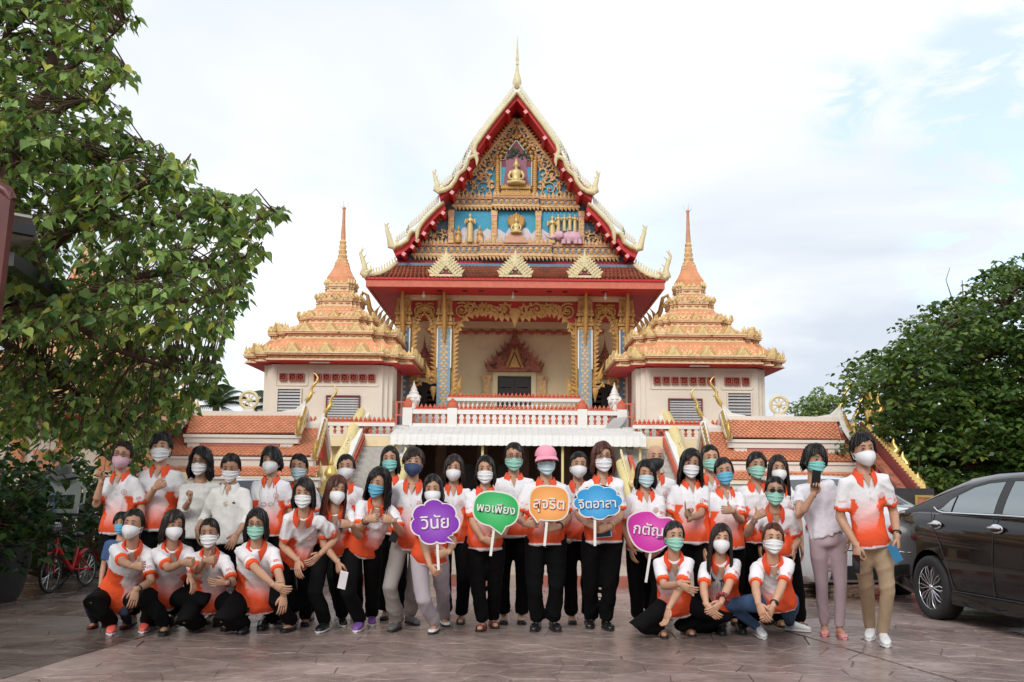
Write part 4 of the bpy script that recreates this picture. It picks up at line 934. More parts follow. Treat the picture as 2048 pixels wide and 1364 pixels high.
# ================================================================== roofed side pavilions
def chofa(p, s, h, m=None):
    m = m or MB(); ps = [p+V((s*a*h, 0, b*h)) for a, b in ((-.12,-.15),(.0,.0),(.10,.14),(.16,.28),(.13,.40),(.22,.55),(.34,.68),(.36,.82),(.28,.94),(.16,1.0))]
    m.tube(ps, [h*.04,h*.075,h*.07,h*.055,h*.045,h*.045,h*.04,h*.03,h*.018,.003], 8, flat=1.2)
    m.tube([ps[3], ps[3]+V((s*.1*h,0,-.02*h)), ps[3]+V((s*.12*h,0,.06*h))], [h*.03,h*.025,.004], 6); return m
def pavilion(s):
    mx = lambda p: V((p.x if s < 0 else 2*XA-p.x, p.y, p.z))
    t = thing('roofed_pavilion', 'low pavilion with stepped orange tile roof and gold horns '+('beside the leafy tree' if s < 0 else 'behind the khaki man'), 'pavilion', (XA+s*6.6, 24, 0), 'low tiled pavilions before the towers')
    Q = lambda px, py, Y: mx(at(px, py, Y))
    def slope(a, b, y0, y1, ya, yb, name, rows, tw=.2):   # a,b: px at left and right (top), rows of diamond tiles
        TL, TRr, BL, BR = Q(a[0], y0, ya), Q(b[0], y0, ya), Q(a[1], y1, yb), Q(b[1], y1, yb)
        def P(u, v, d=0): return (TL.lerp(TRr, u)).lerp(BL.lerp(BR, u), v)+V((0,-.7,.7))*d
        base = MB().add([P(0,0), P(1,0), P(1,1), P(0,1)], [(3,2,1,0)]).build(name, 'tile', t); m = MB(); n = int((TRr-TL).length/tw)
        for r in range(rows):
            for c in range(n):
                u0 = (c+(r % 2)*.5)/n; u1 = u0+1/n
                if u1 > 1.001: continue
                v0, v1 = r/rows, min((r+2)/rows, 1); vm = (r+1)/rows
                m.add([P((u0+u1)/2, v0, .006), P(u0+.004/tw/n, vm, .012), P((u0+u1)/2, v1, .035), P(u1-.004/tw/n, vm, .012)], [(0,1,2,3)])
        m.build('roof_tiles', 'tile', base, kind='stuff'); return base
    def slab(a, b, y0, y1, Yf, d, name='fascia', m_='white'):
        L, Rr = Q(a, y1, Yf), Q(b, y1, Yf); zt = Q(a, y0, Yf).z; x0, x1 = sorted((L.x, Rr.x))
        return MB().box(x0, x1, Yf, Yf+d, L.z, zt).build(name, m_, t)
    Y1 = 24.6
    r2 = slope((352, 332), (646, 622), 853, 912, 24.62, 23.72, 'lower_roof', 15, .11)
    r1 = slope((384, 372), (604, 594), 829, 867, 24.55, 23.95, 'upper_roof', 11, .11)
    slope((330, 318), (640, 632), 932, 952, 23.7, 23.4, 'eave_roof', 6, .11)
    slab(366, 598, 868, 874, 23.9, .3); slab(368, 596, 874.3, 885, 23.94, .3); slab(378, 588, 885.3, 890, 24.0, .3, 'fascia', 'pink')
    slab(374, 398, 885.5, 897, 23.97, .2, 'corbel'); slab(560, 585, 885.5, 898, 23.97, .2, 'corbel')
    slab(322, 630, 912, 917, 23.66, .35); slab(326, 626, 917.3, 931, 23.7, .35); slab(310, 640, 952, 957, 23.3, .35); slab(314, 636, 957.3, 972, 23.36, .3)
    a, b = Q(376, 822, Y1), Q(610, 825, Y1); c0, c1 = sorted((a.x, b.x)); zr = a.z; zd = Q(470, 830, Y1).z
    MB().box(c0, c1, Y1-.1, Y1+.1, zd-.03, zr).build('ridge', 'white', t)
    a2, b2 = Q(348, 845, 24.65), Q(648, 846, 24.65); d0, d1 = sorted((a2.x, b2.x)); MB().box(d0, d1, 24.55, 24.75, a2.z-.12, a2.z).build('ridge', 'white', t)
    # back slopes so that the roof is closed, walls below
    MB().add([(c0, Y1, zr-.05), (c1, Y1, zr-.05), (c1, 25.4, zr-.8), (c0, 25.4, zr-.8)], [(0,1,2,3)]).build('back_roof', 'tile', t)
    MB().add([(d0, 24.7, a2.z-.05), (d1, 24.7, a2.z-.05), (d1, 25.8, a2.z-1.0), (d0, 25.8, a2.z-1.0)], [(0,1,2,3)]).build('back_roof', 'tile', t)
    zb = Q(470, 972, 23.4).z; w = MB().box(d0+.15, d1-.15, 23.75, 25.6, 0, zb+.2).build('wall', 'cream', t)
    for i in range(4):
        x = lerp(d0, d1, (i+.5)/4); MB().box(x-.25, x+.25, 23.7, 23.745, .25, .95).build('wall_niche', 'maroon', t)
    # gable ends: white bargeboards with gold edge, horns, red gable
    for e in (-1, 1):      # e: which end (towards -x or +x)
        for (xe, zr_, yr, ze, ye, hh) in ((c0 if e < 0 else c1, zr, Y1, Q(470, 868, 23.95).z, 23.9, .62), (d0 if e < 0 else d1, a2.z, 24.65, Q(470, 916, 23.7).z, 23.6, .62)):
            m = MB(); p0 = V((xe, yr, zr_+.06)); p1 = V((xe, lerp(yr, ye, .5), lerp(zr_, ze, .55))); p2 = V((xe, ye-.02, ze)); pb = V((xe, 2*yr-ye, ze))
            m.tube([p0+V((0,0,.05)), p1, p2+V((0,-.05,.03))], [.09,.075,.08], 6); m.tube([p0+V((0,0,.05)), pb], .075, 6)
            bg_ = m.build('bargeboard', 'white', t)
            m = MB(); u = (p2-p0).normalized(); nn = V((0, u.z, -u.y)); nn = nn if nn.z > 0 else -nn
            m.tube([p0+V((e*.06,0,0)), p1+V((e*.07,0,0)), p2+V((e*.06,0,0))], [.03,.03,.03], 6)
            for i in range(9): m.flame(p0.lerp(p2, (i+.7)/9.5)+nn*.04+V((e*.04,0,0)), .13, .11, .025, 0, u, nn)
            m.tube([p2+V((e*.04,0,.0)), p2+V((e*.04,-.14,.02)), p2+V((e*.04,-.2,.16)), p2+V((e*.05,-.15,.3)), p2+V((e*.06,-.2,.45))], [.04,.055,.045,.035,.008], 8)
            for k in range(3): m.flame(p2+V((e*.04,-.14+.03*k,.1+.1*k)), .18, .1, .03, e*.6)
            m.build('naga_edge', 'leafgold', bg_, 50)
            m = MB(); m.add([V((xe-e*.12, yr, zr_-.08)), V((xe-e*.12, ye+.25, ze+.05)), V((xe-e*.12, 2*yr-ye-.25, ze+.05)), V((xe-e*.10, yr, zr_-.08)), V((xe-e*.10, ye+.25, ze+.05)), V((xe-e*.10, 2*yr-ye-.25, ze+.05))], [(0,1,2),(5,4,3),(0,3,4,1),(1,4,5,2),(2,5,3,0)]); m.build('gable_panel', 'red', t)
            big = .68
            hm = MB(); hm.loft([[V((xe-e*.55, yr-.08, zr_)), V((xe-e*.55, yr+.08, zr_)), V((xe-e*.55, yr+.08, zr_+.012)), V((xe-e*.55, yr-.08, zr_+.012))], [V((xe-e*.25, yr-.08, zr_)), V((xe-e*.25, yr+.08, zr_)), V((xe-e*.22, yr+.07, zr_+.07)), V((xe-e*.22, yr-.07, zr_+.07))], [V((xe, yr-.08, zr_)), V((xe, yr+.08, zr_)), V((xe+e*.02, yr+.05, zr_+.30)), V((xe+e*.02, yr-.05, zr_+.30))]])
            hm.build('ridge_upsweep', 'white', t); chofa(V((xe+e*.04, yr, zr_+.3)), e, big).build('roof_horn', 'leafgold', t, 60)
    # dharma wheel on the ridge
    wc = Q(498, 800, Y1); rw = .235
    dw = thing('dharma_wheel', 'gold eight spoked wheel standing on the white ridge of the '+('left' if s < 0 else 'right')+' pavilion', 'wheel emblem', (wc.x, Y1, zr), 'gold wheels on the pavilion ridges')
    m = MB(); m.tube([wc+V((rw*.86*cos(a), 0, rw*.86*sin(a))) for a in [2*PI*i/32 for i in range(32)]], .034, 8, closed=True); m.tube([wc+V((rw*.98*cos(a), 0, rw*.98*sin(a))) for a in [2*PI*i/32 for i in range(32)]], .02, 6, closed=True); m.build('rim', 'palegold', dw, 60)
    for i in range(8):
        a = 2*PI*i/8; m = MB(); m.tube([wc+V((.05*cos(a),0,.05*sin(a))), wc+V((rw*.45*cos(a),0,rw*.45*sin(a))), wc+V((rw*.82*cos(a),0,rw*.82*sin(a)))], [.012,.02,.014], 6); m.build('spoke', 'palegold', dw, 60)
    MB().ell(wc, (.07,.045,.07), 10, 6).build('hub', 'palegold', dw, 60)
    MB().box(wc.x-.13, wc.x+.13, Y1-.06, Y1+.06, zr-.0, wc.z-rw+.02).build('wheel_base', 'white', dw)
    return t
for s in (-1, 1): pavilion(s)
# lower naga edged wing beyond the right pavilion, behind the man in khaki
NW = thing('naga_gallery', 'dark red sloping gallery edge with gold naga finials behind the man in khaki', 'gallery', (8.2, 22, 0))
na, nb = at(1728, 858, 24.0), at(1850, 1000, 19.5)
m = MB(); m.bar(na, nb, .22, .34); m.build('sloping_rail', 'maroon', NW); MB().bar(na+V((-.2,0,-.12)), nb+V((-.2,0,-.12)), .16, .12).build('rail_edge', 'terra', NW)
m = MB(); u = (nb-na).normalized()
for i in range(26): m.flame(na.lerp(nb, (i+.5)/26)+V((0,0,.14)), .14, .16, .04, 0, u, V((0,0,1)))
m.build('naga_scales', 'leafgold', NW, 40)
for (px, py, Y, h) in ((1745, 850, 23.6, .95), (1760, 855, 23.2, .85), (1790, 925, 21.8, .55), (1808, 950, 21.2, .5), (1838, 985, 20.2, .4)):
    q = at(px, py, Y); m = MB(); m.tube([q, q+V((-.06,0,h*.3)), q+V((.06,0,h*.5)), q+V((-.02,0,h*.75)), q+V((.0,0,h))], [.1,.12,.09,.05,.005], 8)
    for k in range(4): m.flame(q+V((0,-.03,h*.15*k)), h*.35, .14, .03, (-1)**k*.7)
    m.build('naga_finial', 'leafgold', NW, 50)
m = MB().box(na.x-.3, na.x+1.6, 24.0, 25.4, 0, 1.6); m.build('gallery_wall', 'cream', NW)
m = MB()
for i in range(5): MB().bar(V((lerp(na.x, nb.x, (i+.5)/5), lerp(na.y, nb.y, (i+.5)/5), 0)), na.lerp(nb, (i+.5)/5)-V((0,0,.16)), .16).build('gallery_post', 'red', NW)
# small gold chedi shrine beside the left gable
CH = thing('gold_chedi', 'small tiered gold chedi on a white plinth beside the left pavilion gable', 'shrine', at(662, 960, 22.5)*1)
q = at(662, 935, 22.5); CH.location = (q.x, q.y, 0); m = MB()
for k in range(6): r = .24-.03*k; m.box(q.x-r, q.x+r, q.y-r, q.y+r, .95+.09*k, .95+.09*k+.075)
m.lathe([(.14,1.48),(.15,1.55),(.08,1.68),(.05,1.72),(.06,1.76),(.025,1.85),(.003,2.05)], (q.x, q.y, 0), 12); m.build('chedi_body', 'leafgold', CH, 40)
MB().box(q.x-.28, q.x+.28, q.y-.28, q.y+.28, 0, .948).build('plinth', 'cleanwhite', CH)
# distant shrine hall seen through the left tree
ZL = []
for h, a, b in ((2.4, 2.7, 3.1), (1.8, 3.55, 3.9), (1.25, 4.35, 4.6), (.8, 5.0, 5.2), (.5, 5.6, 5.8)): ZL.append((h, a, b))
ZL.append({'bell': [(.45,5.8),(.3,6.2),(.18,6.6)], 'rings': [(.18,6.6),(.14,6.7),(.16,6.85),(.1,7.0),(.12,7.2),(.08,7.4)], 'needle': [(.08,7.4),(.05,8.2),(.03,8.8)]})
tL = tower(-1, -10.3, 23.5, 'orange tiered shrine half hidden by the leafy tree at left', 1.8, ZL, 0)
MB().loft([[V((-10.3+x, 23.5+y, z)) for x, y in redent(1.8, .07)] for z in (0, 2.64)]).build('tower_wall', 'tower', tL)
for x in (-11.7, -10.7, -9.7, -8.8): MB().box(x-.12, x+.12, 21.55, 21.69, 0, 2.5).build('orange_column', 'orange', tL)
BW = thing('boundary_wall', 'cream boundary wall with orange posts behind the leafy tree at left', 'wall', (-11, 19, 0))
MB().box(-22, -6.2, 19.0, 19.2, 0, 1.5).build('wall_panel', 'cream', BW)
for x in range(9): MB().box(-21.5+x*1.8-.16, -21.5+x*1.8+.16, 18.9, 19.3, 0, 1.9).build('wall_post', 'orange', BW)
# ================================================================== trees and plants
def leafmat(name, c0, c1, rough=.42, trans=.3):
    m = bpy.data.materials.new(name); m.use_nodes = True; t = m.node_tree; l = t.links.new; b = t.nodes['Principled BSDF']; out = t.nodes['Material Output']
    g = N(t, 'ShaderNodeNewGeometry'); oi = N(t, 'ShaderNodeObjectInfo'); ad = N(t, 'ShaderNodeMath', operation='ADD'); l(g.outputs['Random Per Island'], ad.inputs[0]); l(oi.outputs['Random'], ad.inputs[1])
    fr = N(t, 'ShaderNodeMath', operation='FRACT'); l(ad.outputs[0], fr.inputs[0])
    cr = N(t, 'ShaderNodeValToRGB'); l(fr.outputs[0], cr.inputs[0]); e = cr.color_ramp.elements; e[0].color = (*c0, 1); e[1].color = (*c1, 1); e[1].position = .9
    x = cr.color_ramp.elements.new(.97); x.color = (c1[0]*1.7, c1[1]*1.25, c1[2], 1)
    l(cr.outputs[0], b.inputs['Base Color']); b.inputs['Roughness'].default_value = rough; b.inputs['Specular IOR Level'].default_value = .35
    tl = N(t, 'ShaderNodeBsdfTranslucent'); s = N(t, 'ShaderNodeVectorMath', operation='MULTIPLY'); l(cr.outputs[0], s.inputs[0]); s.inputs[1].default_value = (1.5, 1.5, .6); l(s.outputs[0], tl.inputs[0])
    mx = N(t, 'ShaderNodeMixShader'); mx.inputs[0].default_value = trans; l(b.outputs[0], mx.inputs[1]); l(tl.outputs[0], mx.inputs[2]); l(mx.outputs[0], out.inputs[0]); MT[name] = m
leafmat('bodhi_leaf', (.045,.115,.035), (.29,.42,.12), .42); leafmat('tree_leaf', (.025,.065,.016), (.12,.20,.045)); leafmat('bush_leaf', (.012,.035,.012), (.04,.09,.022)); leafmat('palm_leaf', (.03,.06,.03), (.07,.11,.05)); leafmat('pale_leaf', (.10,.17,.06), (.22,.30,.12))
def inpoly(x, y, P):
    c = False; j = len(P)-1
    for i in range(len(P)):
        if (P[i][1] > y) != (P[j][1] > y) and x < (P[j][0]-P[i][0])*(y-P[i][1])/(P[j][1]-P[i][1])+P[i][0]: c = not c
        j = i
    return c
HEART = [(0,0,0),(.22,-.10,.0),(.42,.06,.02),(.44,.30,.03),(.28,.58,.03),(.09,.84,.0),(0,1.15,-.05)]
def leaf_geo(curl):    # heart shaped leaf with drip tip, folded along the midrib; y runs from stalk to tip
    R_ = [(x, y, z+abs(x)*curl) for x, y, z in HEART]; vs = [(0,0,0),(0,.3,-.02),(0,.65,-.02),(0,1.15,-.06)]
    rt = [(.22,-.10,.22*curl),(.43,.08,.43*curl),(.43,.32,.43*curl),(.26,.60,.26*curl),(.08,.86,.08*curl)]
    lf_ = [(-x, y, z) for x, y, z in rt]; v = vs+rt+lf_
    f = [(0,4,5,1),(1,5,6),(1,6,7,2),(2,7,8),(2,8,3),(0,1,10,9),(1,11,10),(1,2,12,11),(2,13,12),(2,3,13)]
    return v, f
LV = [leaf_geo(c) for c in (.15, .35, .55)]
def leafframe(r, droop):
    a = r.uniform(0, 2*PI); d = V((cos(a), sin(a), -droop*r.uniform(.5, 1.5))).normalized()
    n = V((r.gauss(0, .5), r.gauss(0, .5)-.25, 1)); n = (n-d*n.dot(d)).normalized(); x = d.cross(n); return Matrix((x, d, n)).transposed()
class Fol:
    def __init__(s): s.V = []; s.F = []; s.n = 0
    def add(s, v, f): s.V.append(v); s.F += [tuple(i+s.n for i in q) for q in f]; s.n += len(v)
    def build(s, name, m, par, kind='stuff'):
        me = bpy.data.meshes.new(name); vv = np.concatenate(s.V)-np.array(rootloc(par)); me.from_pydata(vv.tolist(), [], s.F); me.materials.append(MT[m]); smoothme(me); return link(name, me, par, kind=kind)
def smoothme(me): me.polygons.foreach_set('use_smooth', [True]*len(me.polygons))
LVN = [(np.array(v), f) for v, f in LV]
# --- bodhi tree at the left
BT = thing('bodhi_tree', 'leafy tree with heart shaped leaves overhanging from the left', 'tree', (-5.6, 9.6, 0))
CROWN = [(-70,-60),(245,-60),(262,15),(235,70),(250,125),(278,190),(262,240),(275,290),(322,285),(338,325),(372,322),(380,372),(440,380),(480,375),(495,400),(530,415),(572,412),(552,450),(505,478),(537,505),(500,545),(498,600),(450,655),(432,700),(442,765),(395,800),(372,850),(330,880),(300,930),(262,960),(190,900),(120,930),(60,880),(-70,900)]
rt_ = random.Random(21); tips = []
while len(tips) < 1650:
    x, y = rt_.uniform(-70, 575), rt_.uniform(-60, 960)
    if not inpoly(x, y, CROWN): continue
    dens = .48+.6*sm(300, 560, y)
    if x < 240 and y < 330: dens = .58
    if (mnoise.noise(V((x*.012, y*.012, 3.1)))*.6+.5) > dens+.08: continue
    deep = rt_.random()
    if y > 690: Yd = lerp(9.9, 12.3, deep)
    elif y > 420: Yd = lerp(7.9, 11.6, deep**1.1)
    else: Yd = lerp(7.6, 10.2, deep)
    tips.append((x, y, Yd))
for x, y, Yd in ((548,425,8.3),(560,430,8.3),(540,440,8.4),(515,500,8.5),(345,345,8.3),(358,350,8.3),(265,35,8.2),(255,60,8.2),(480,590,8.4),(312,300,8.4)): tips.append((x, y, Yd))
def brtube(path, r0, r1, name='branch', par=BT, mm='bark'):
    pts = [at(*q) for q in path]; m = MB(); n = len(pts); m.tube(catm(pts, 5), [lerp(r0, r1, i/((n-1)*5)) for i in range((n-1)*5+1)], 8); m.build(name, mm, par, 60); return catm(pts, 5)
def catm(P, k):
    o = []; P = [V(p) for p in P]
    for i in range(len(P)-1):
        p0, p1, p2, p3 = P[max(i-1,0)], P[i], P[i+1], P[min(i+2,len(P)-1)]
        for j in range(k):
            t = j/k; o.append(.5*((2*p1)+(p2-p0)*t+(2*p0-5*p1+4*p2-p3)*t*t+(3*p1-p0-3*p2+p3)*t**3))
    return o+[P[-1]]
nodes = []
tr_ = [V((-5.7,9.7,-.05)), V((-5.6,9.6,1.2)), V((-5.35,9.5,2.3)), at(-30,560,9.2)]
m = MB(); m.tube(catm(tr_, 5), [lerp(.26,.15,i/15) for i in range(16)], 12); m.build('trunk', 'bark', BT, 60)
BRS = [([(-30,560,9.2),(10,380,9.0),(50,270,8.8),(95,160,8.7),(118,60,8.6),(130,-30,8.6)], .10, .03), ([(10,380,9.0),(-20,250,9.2),(0,120,9.3),(30,0,9.3)], .06, .02), ([(50,270,8.8),(130,215,8.6),(200,190,8.4),(250,130,8.3)], .035, .008),
       ([(-30,560,9.2),(90,500,8.9),(180,430,8.7),(270,380,8.5),(330,340,8.4),(355,345,8.3)], .07, .008), ([(180,430,8.7),(270,450,8.6),(380,430,8.5),(470,440,8.4),(515,440,8.35),(550,425,8.3)], .045, .006), ([(95,160,8.7),(180,110,8.5),(250,45,8.2)], .03, .006),
       ([(-30,620,9.4),(110,610,9.2),(230,570,9.0),(340,540,8.8),(440,530,8.6),(500,510,8.5)], .07, .008), ([(110,610,9.2),(200,680,9.8),(290,720,10.2),(370,740,10.6),(420,750,10.6)], .05, .008), ([(-30,660,9.6),(60,720,10.4),(160,790,11.0),(250,850,11.4)], .05, .01), ([(230,570,9.0),(330,600,8.8),(440,600,8.5),(482,590,8.4)], .03, .006), ([(60,270,9),(150,310,8.8),(230,310,8.6),(300,300,8.4)], .03, .006)]
for b in BRS: nodes += brtube(*b)
NA = np.array([list(p) for p in nodes]); tw = MB(); F0 = Fol(); allL = []
for x, y, Yd in tips:
    p = at(x, y, Yd); d2 = ((NA-np.array(p))**2).sum(1); q = nodes[int(d2.argmin())]; mid = q.lerp(p, .55)+V((rt_.uniform(-.06,.06), rt_.uniform(-.06,.06), .05+.1*rt_.random()))
    L_ = math.sqrt(d2.min())
    if L_ < 1.6: tw.tube([q, mid, p], [.009, .006, .003], 4, caps=False)
    n = rt_.choice((6, 7, 8, 9)); pale = rt_.random()
    for k in range(n):
        u = k/n; base = mid.lerp(p, .3+.75*u); M3 = leafframe(rt_, .95); st_ = M3 @ V((0,1,0)); s = rt_.uniform(.055, .108); pos = base+V((st_.x, st_.y, st_.z*.4))*rt_.uniform(.03, .085)
        tw.tube([base, pos], [.0022, .0016], 3, caps=False); allL.append((pos, M3, s, rt_.randrange(3), Yd-(.6 if y < 500 else 0)+rt_.random()*.5))
tw.build('twigs', 'twig', BT, kind='stuff')
allL.sort(key=lambda t: t[4]); lm = [MB().add(v, f).mesh('leaf', 'bodhi_leaf', 1) for v, f in LV]
for i, (pos, M3, s, k, _) in enumerate(allL):
    if i < 296:
        o = link('leaf', lm[k], BT); M4 = (M3*s).to_4x4(); M4.translation = pos-BT.location; o.matrix_local = M4
    else: v, f = LVN[k]; F0.add((v*s)@np.array(M3).T+np.array(pos), f)
F0.build('foliage', 'bodhi_leaf', BT)
# --- large tree behind the sedan
def clumptree(name, label, CR, n, Yr, lr, leafn, ls, mm, seed, base, trunkpts, flat=.5, skip=.0):
    t = thing(name, label, 'tree', base); r = random.Random(seed); F_ = Fol(); xs = [p[0] for p in CR]; ys = [p[1] for p in CR]; C = []
    while len(C) < n:
        x, y = r.uniform(min(xs), max(xs)), r.uniform(min(ys), max(ys))
        if inpoly(x, y, CR): C.append((at(x, y, r.uniform(*Yr)), r.uniform(*lr)))
    qv = np.array([(0,0,0),(.32,.35,.05),(0,1,-.05),(-.32,.35,.05)])
    for c, rad in C:
        tone = r.random(); sx, sy = r.uniform(.8, 1.5), r.uniform(.8, 1.3)
        for i in range(int(leafn*rad**1.6)):
            a = r.uniform(0, 2*PI); z = r.uniform(-.35, 1); rr_ = math.sqrt(max(0, 1-z*z))*r.uniform(.55, 1.05); p = c+V((rr_*cos(a)*rad*sx, rr_*sin(a)*rad*sy, z*rad*flat+r.gauss(0,.03)))
            M3 = leafframe(r, .5); s = ls*r.uniform(.7, 1.3)
            for e in range(2): F_.add((qv*s)@np.array(leafframe(r, .5)).T+np.array(p), [(0,1,2,3)])
    F_.build('foliage', mm, t)
    nd = []; m = MB()
    for path, r0, r1 in trunkpts:
        pts = [at(*q) if len(q) == 3 and not isinstance(q, V) else q for q in path]; pp = catm(pts, 4); m.tube(pp, [lerp(r0, r1, i/(len(pp)-1)) for i in range(len(pp))], 8); nd += pp
    m.build('trunk', 'bark', t, 60); m = MB(); A_ = np.array([list(p) for p in nd])
    for c, rad in C:
        q = nd[int(((A_-np.array(c))**2).sum(1).argmin())]; m.tube([q, q.lerp(c, .5)+V((0,0,.15)), c], [.05, .035, .012], 5)
    m.build('limbs', 'bark', t, 60); return t
CR1 = [(1775,1010),(1735,900),(1728,800),(1760,722),(1805,695),(1830,668),(1830,650),(1900,648),(1885,625),(1940,600),(1985,560),(2030,528),(2130,510),(2200,700),(2180,1000),(1900,1010)]
tg = ground(1930, 1105)
clumptree('broadleaf_tree', 'big dark green broadleaf tree behind the black sedan at right', CR1, 290, (21.5, 27), (.45, .95), 150, .16, 'tree_leaf', 5, (11.2, 24, 0),
          [([V((11.2,24,0)), V((11.1,24,1.5)), (1900,800,24), (1880,740,24), (1860,700,24)], .32, .05), ([(1900,800,24), (1960,720,24), (2010,620,24), (2040,560,24)], .16, .04), ([V((11.1,24,1.2)), (2010,850,24), (2080,760,24), (2120,650,24)], .2, .05), ([(1900,850,24), (1810,800,24), (1790,780,24)], .14, .04)], .5)
m = MB()
for pth in ([(1920,640,23),(1905,600,23),(1892,560,23),(1900,535,23)], [(1918,620,23),(1926,590,23),(1924,560,23)]): m.tube([at(*q) for q in pth], [.02,.015,.01,.005][:len(pth)], 5)
m.build('bare_twig', 'twig', bpy.data.objects['broadleaf_tree'])
clumptree('small_tree', 'small pale green tree far behind the right pavilion ridge', [(1592,850),(1600,815),(1620,795),(1645,785),(1680,800),(1700,850)], 26, (55, 60), (.5, .8), 80, .26, 'pale_leaf', 8, (18, 57, 0), [([V((18,57,0)), (1640,830,57)], .12, .05)], .8)
clumptree('background_tree', 'dark tree in the far background behind the black sedan roof', [(1800,1010),(1850,900),(2100,880),(2300,900),(2300,1010)], 40, (30, 36), (.9, 1.6), 60, .3, 'tree_leaf', 9, (15, 33, 0), [([V((15,33,0)), (1950,940,33)], .2, .08)], .6)
clumptree('background_tree', 'dark tree growing behind the cream wall at far left', [(-250,1010),(-250,850),(60,800),(230,850),(330,840),(345,980)], 46, (26, 30), (.7, 1.3), 60, .25, 'bush_leaf', 10, (-12, 28, 0), [([V((-12,28,0)), (150,900,28)], .2, .08)], .7)
def palm(label, px, py, Y, n, L_, seed):
    c = at(px, py, Y); t = thing('palm_tree', label, 'palm tree', (c.x, c.y, 0), 'palm tops behind the left pavilion'); r = random.Random(seed)
    MB().tube([V((c.x+.3, c.y, 0)), V((c.x+.1, c.y, c.z*.5)), c], [.2,.16,.14], 8).build('trunk', 'bark', t, 60)
    for i in range(n):
        a = 2*PI*i/n+r.uniform(-.2,.2); el_ = r.uniform(.1, 1.2); d = V((cos(a)*cos(el_), sin(a)*cos(el_), sin(el_))); l = L_*r.uniform(.8, 1.1); m = MB(); pts = [c+d*(l*u)+V((0,0,-.55*l*u*u)) for u in [j/8 for j in range(9)]]
        m.tube(pts, [.03*(1-.1*j) for j in range(9)], 4); x = d.cross(V((0,0,1))).normalized()
        for j in range(1, 30):
            u = j/30; k = u*8; q = pts[int(k)].lerp(pts[min(8, int(k)+1)], k-int(k)); w = .75*sin(PI*min(1,u*.9+.1))**.6
            for s in (-1, 1):
                e = q+x*(s*w*.75)+d*.25*w+V((0,0,-.35*w)); m.add([q+d*.03, q-d*.03, e], [(0,1,2)])
        m.build('palm_frond', 'palm_leaf', t)
palm('palm top showing above the left pavilion ridge beside the gold wheel', 432, 812, 40, 15, 2.3, 3); palm('palm top half hidden by the left tower wall', 552, 815, 38, 13, 2.0, 4)
clumptree('added_shade_tree', 'large unseen tree added left of the shelter roof for shade', [(-1300,-500),(-200,-620),(-120,-100),(-150,420),(-1300,500)], 60, (7.5, 13), (.7, 1.2), 60, .3, 'bush_leaf', 14, (-9.5, 10, 0), [([V((-9.5,10,0)), V((-9.4,10,3)), (-800,-100,10)], .3, .08)], .6)  # crown added mostly out of view to darken the left side
# --- potted shrub at the left edge
PT = thing('potted_shrub', 'dark leafy shrub in a large black pot at the left edge', 'plant', (-5.8, 11.2, 0))
MB().lathe([(.34,0),(.40,.1),(.46,.4),(.48,.6),(.51,.62),(.51,.67),(.44,.67),(.42,.62)], (-5.8,11.2,0), 24).build('plant_pot', 'pot', PT, 50)
F_ = Fol(); r = random.Random(31); stm = MB(); v, f = LVN[1]
for i in range(150):
    a, q = r.uniform(0, 2*PI), math.sqrt(r.random()); p = V((-5.85+q*.72*cos(a), 11.2+q*.7*sin(a), r.uniform(.65, 1.6)-q*.3)); stm.tube([V((-5.8+.1*cos(a), 11.2+.1*sin(a), .6)), p*.5+V((-5.8,11.2,.85))*.5, p], [.012,.008,.004], 4, caps=False)
    for k in range(9): M3 = leafframe(r, .4); F_.add((v*r.uniform(.07,.12)*np.array([.8,1.2,1]))@np.array(M3).T+np.array(p+V((r.gauss(0,.09), r.gauss(0,.09), r.gauss(0,.07)))), f)
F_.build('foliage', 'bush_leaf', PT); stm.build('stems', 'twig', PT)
def shrub(label, px, py, Y, w, h, n, seed, mm='bush_leaf'):
    c = ground(px, py) if Y is None else V((at(px, py, Y).x, Y, 0)); t = thing('shrub', label, 'shrub', (c.x, c.y, 0), 'shrubs under the leafy tree'); r = random.Random(seed); F_ = Fol(); m = MB()
    for i in range(n):
        a, q = r.uniform(0, 2*PI), math.sqrt(r.random()); p = c+V((q*w*cos(a), q*w*.7*sin(a), h*(.15+.85*r.random())*(1-.25*q))); m.tube([c+V((.1*q*cos(a),.1*q*sin(a),0)), p], [.012,.004], 4, caps=False)
        for k in range(9): F_.add((v*r.uniform(.08,.14))@np.array(leafframe(r, .5)).T+np.array(p+V((r.gauss(0,.1), r.gauss(0,.1), r.gauss(0,.08)))), f)
    F_.build('foliage', mm, t); m.build('stems', 'twig', t)
shrub('low dark shrub behind the red bicycle under the leafy tree', 120, 1010, 14.0, 1.2, 1.5, 110, 41); shrub('dark shrub behind the black pot at the left edge', -40, 1010, 12.8, 1.3, 2.1, 150, 42); shrub('tall dark shrub behind the woman in pink mask', 190, 1010, 15.5, 1.3, 1.9, 120, 43)

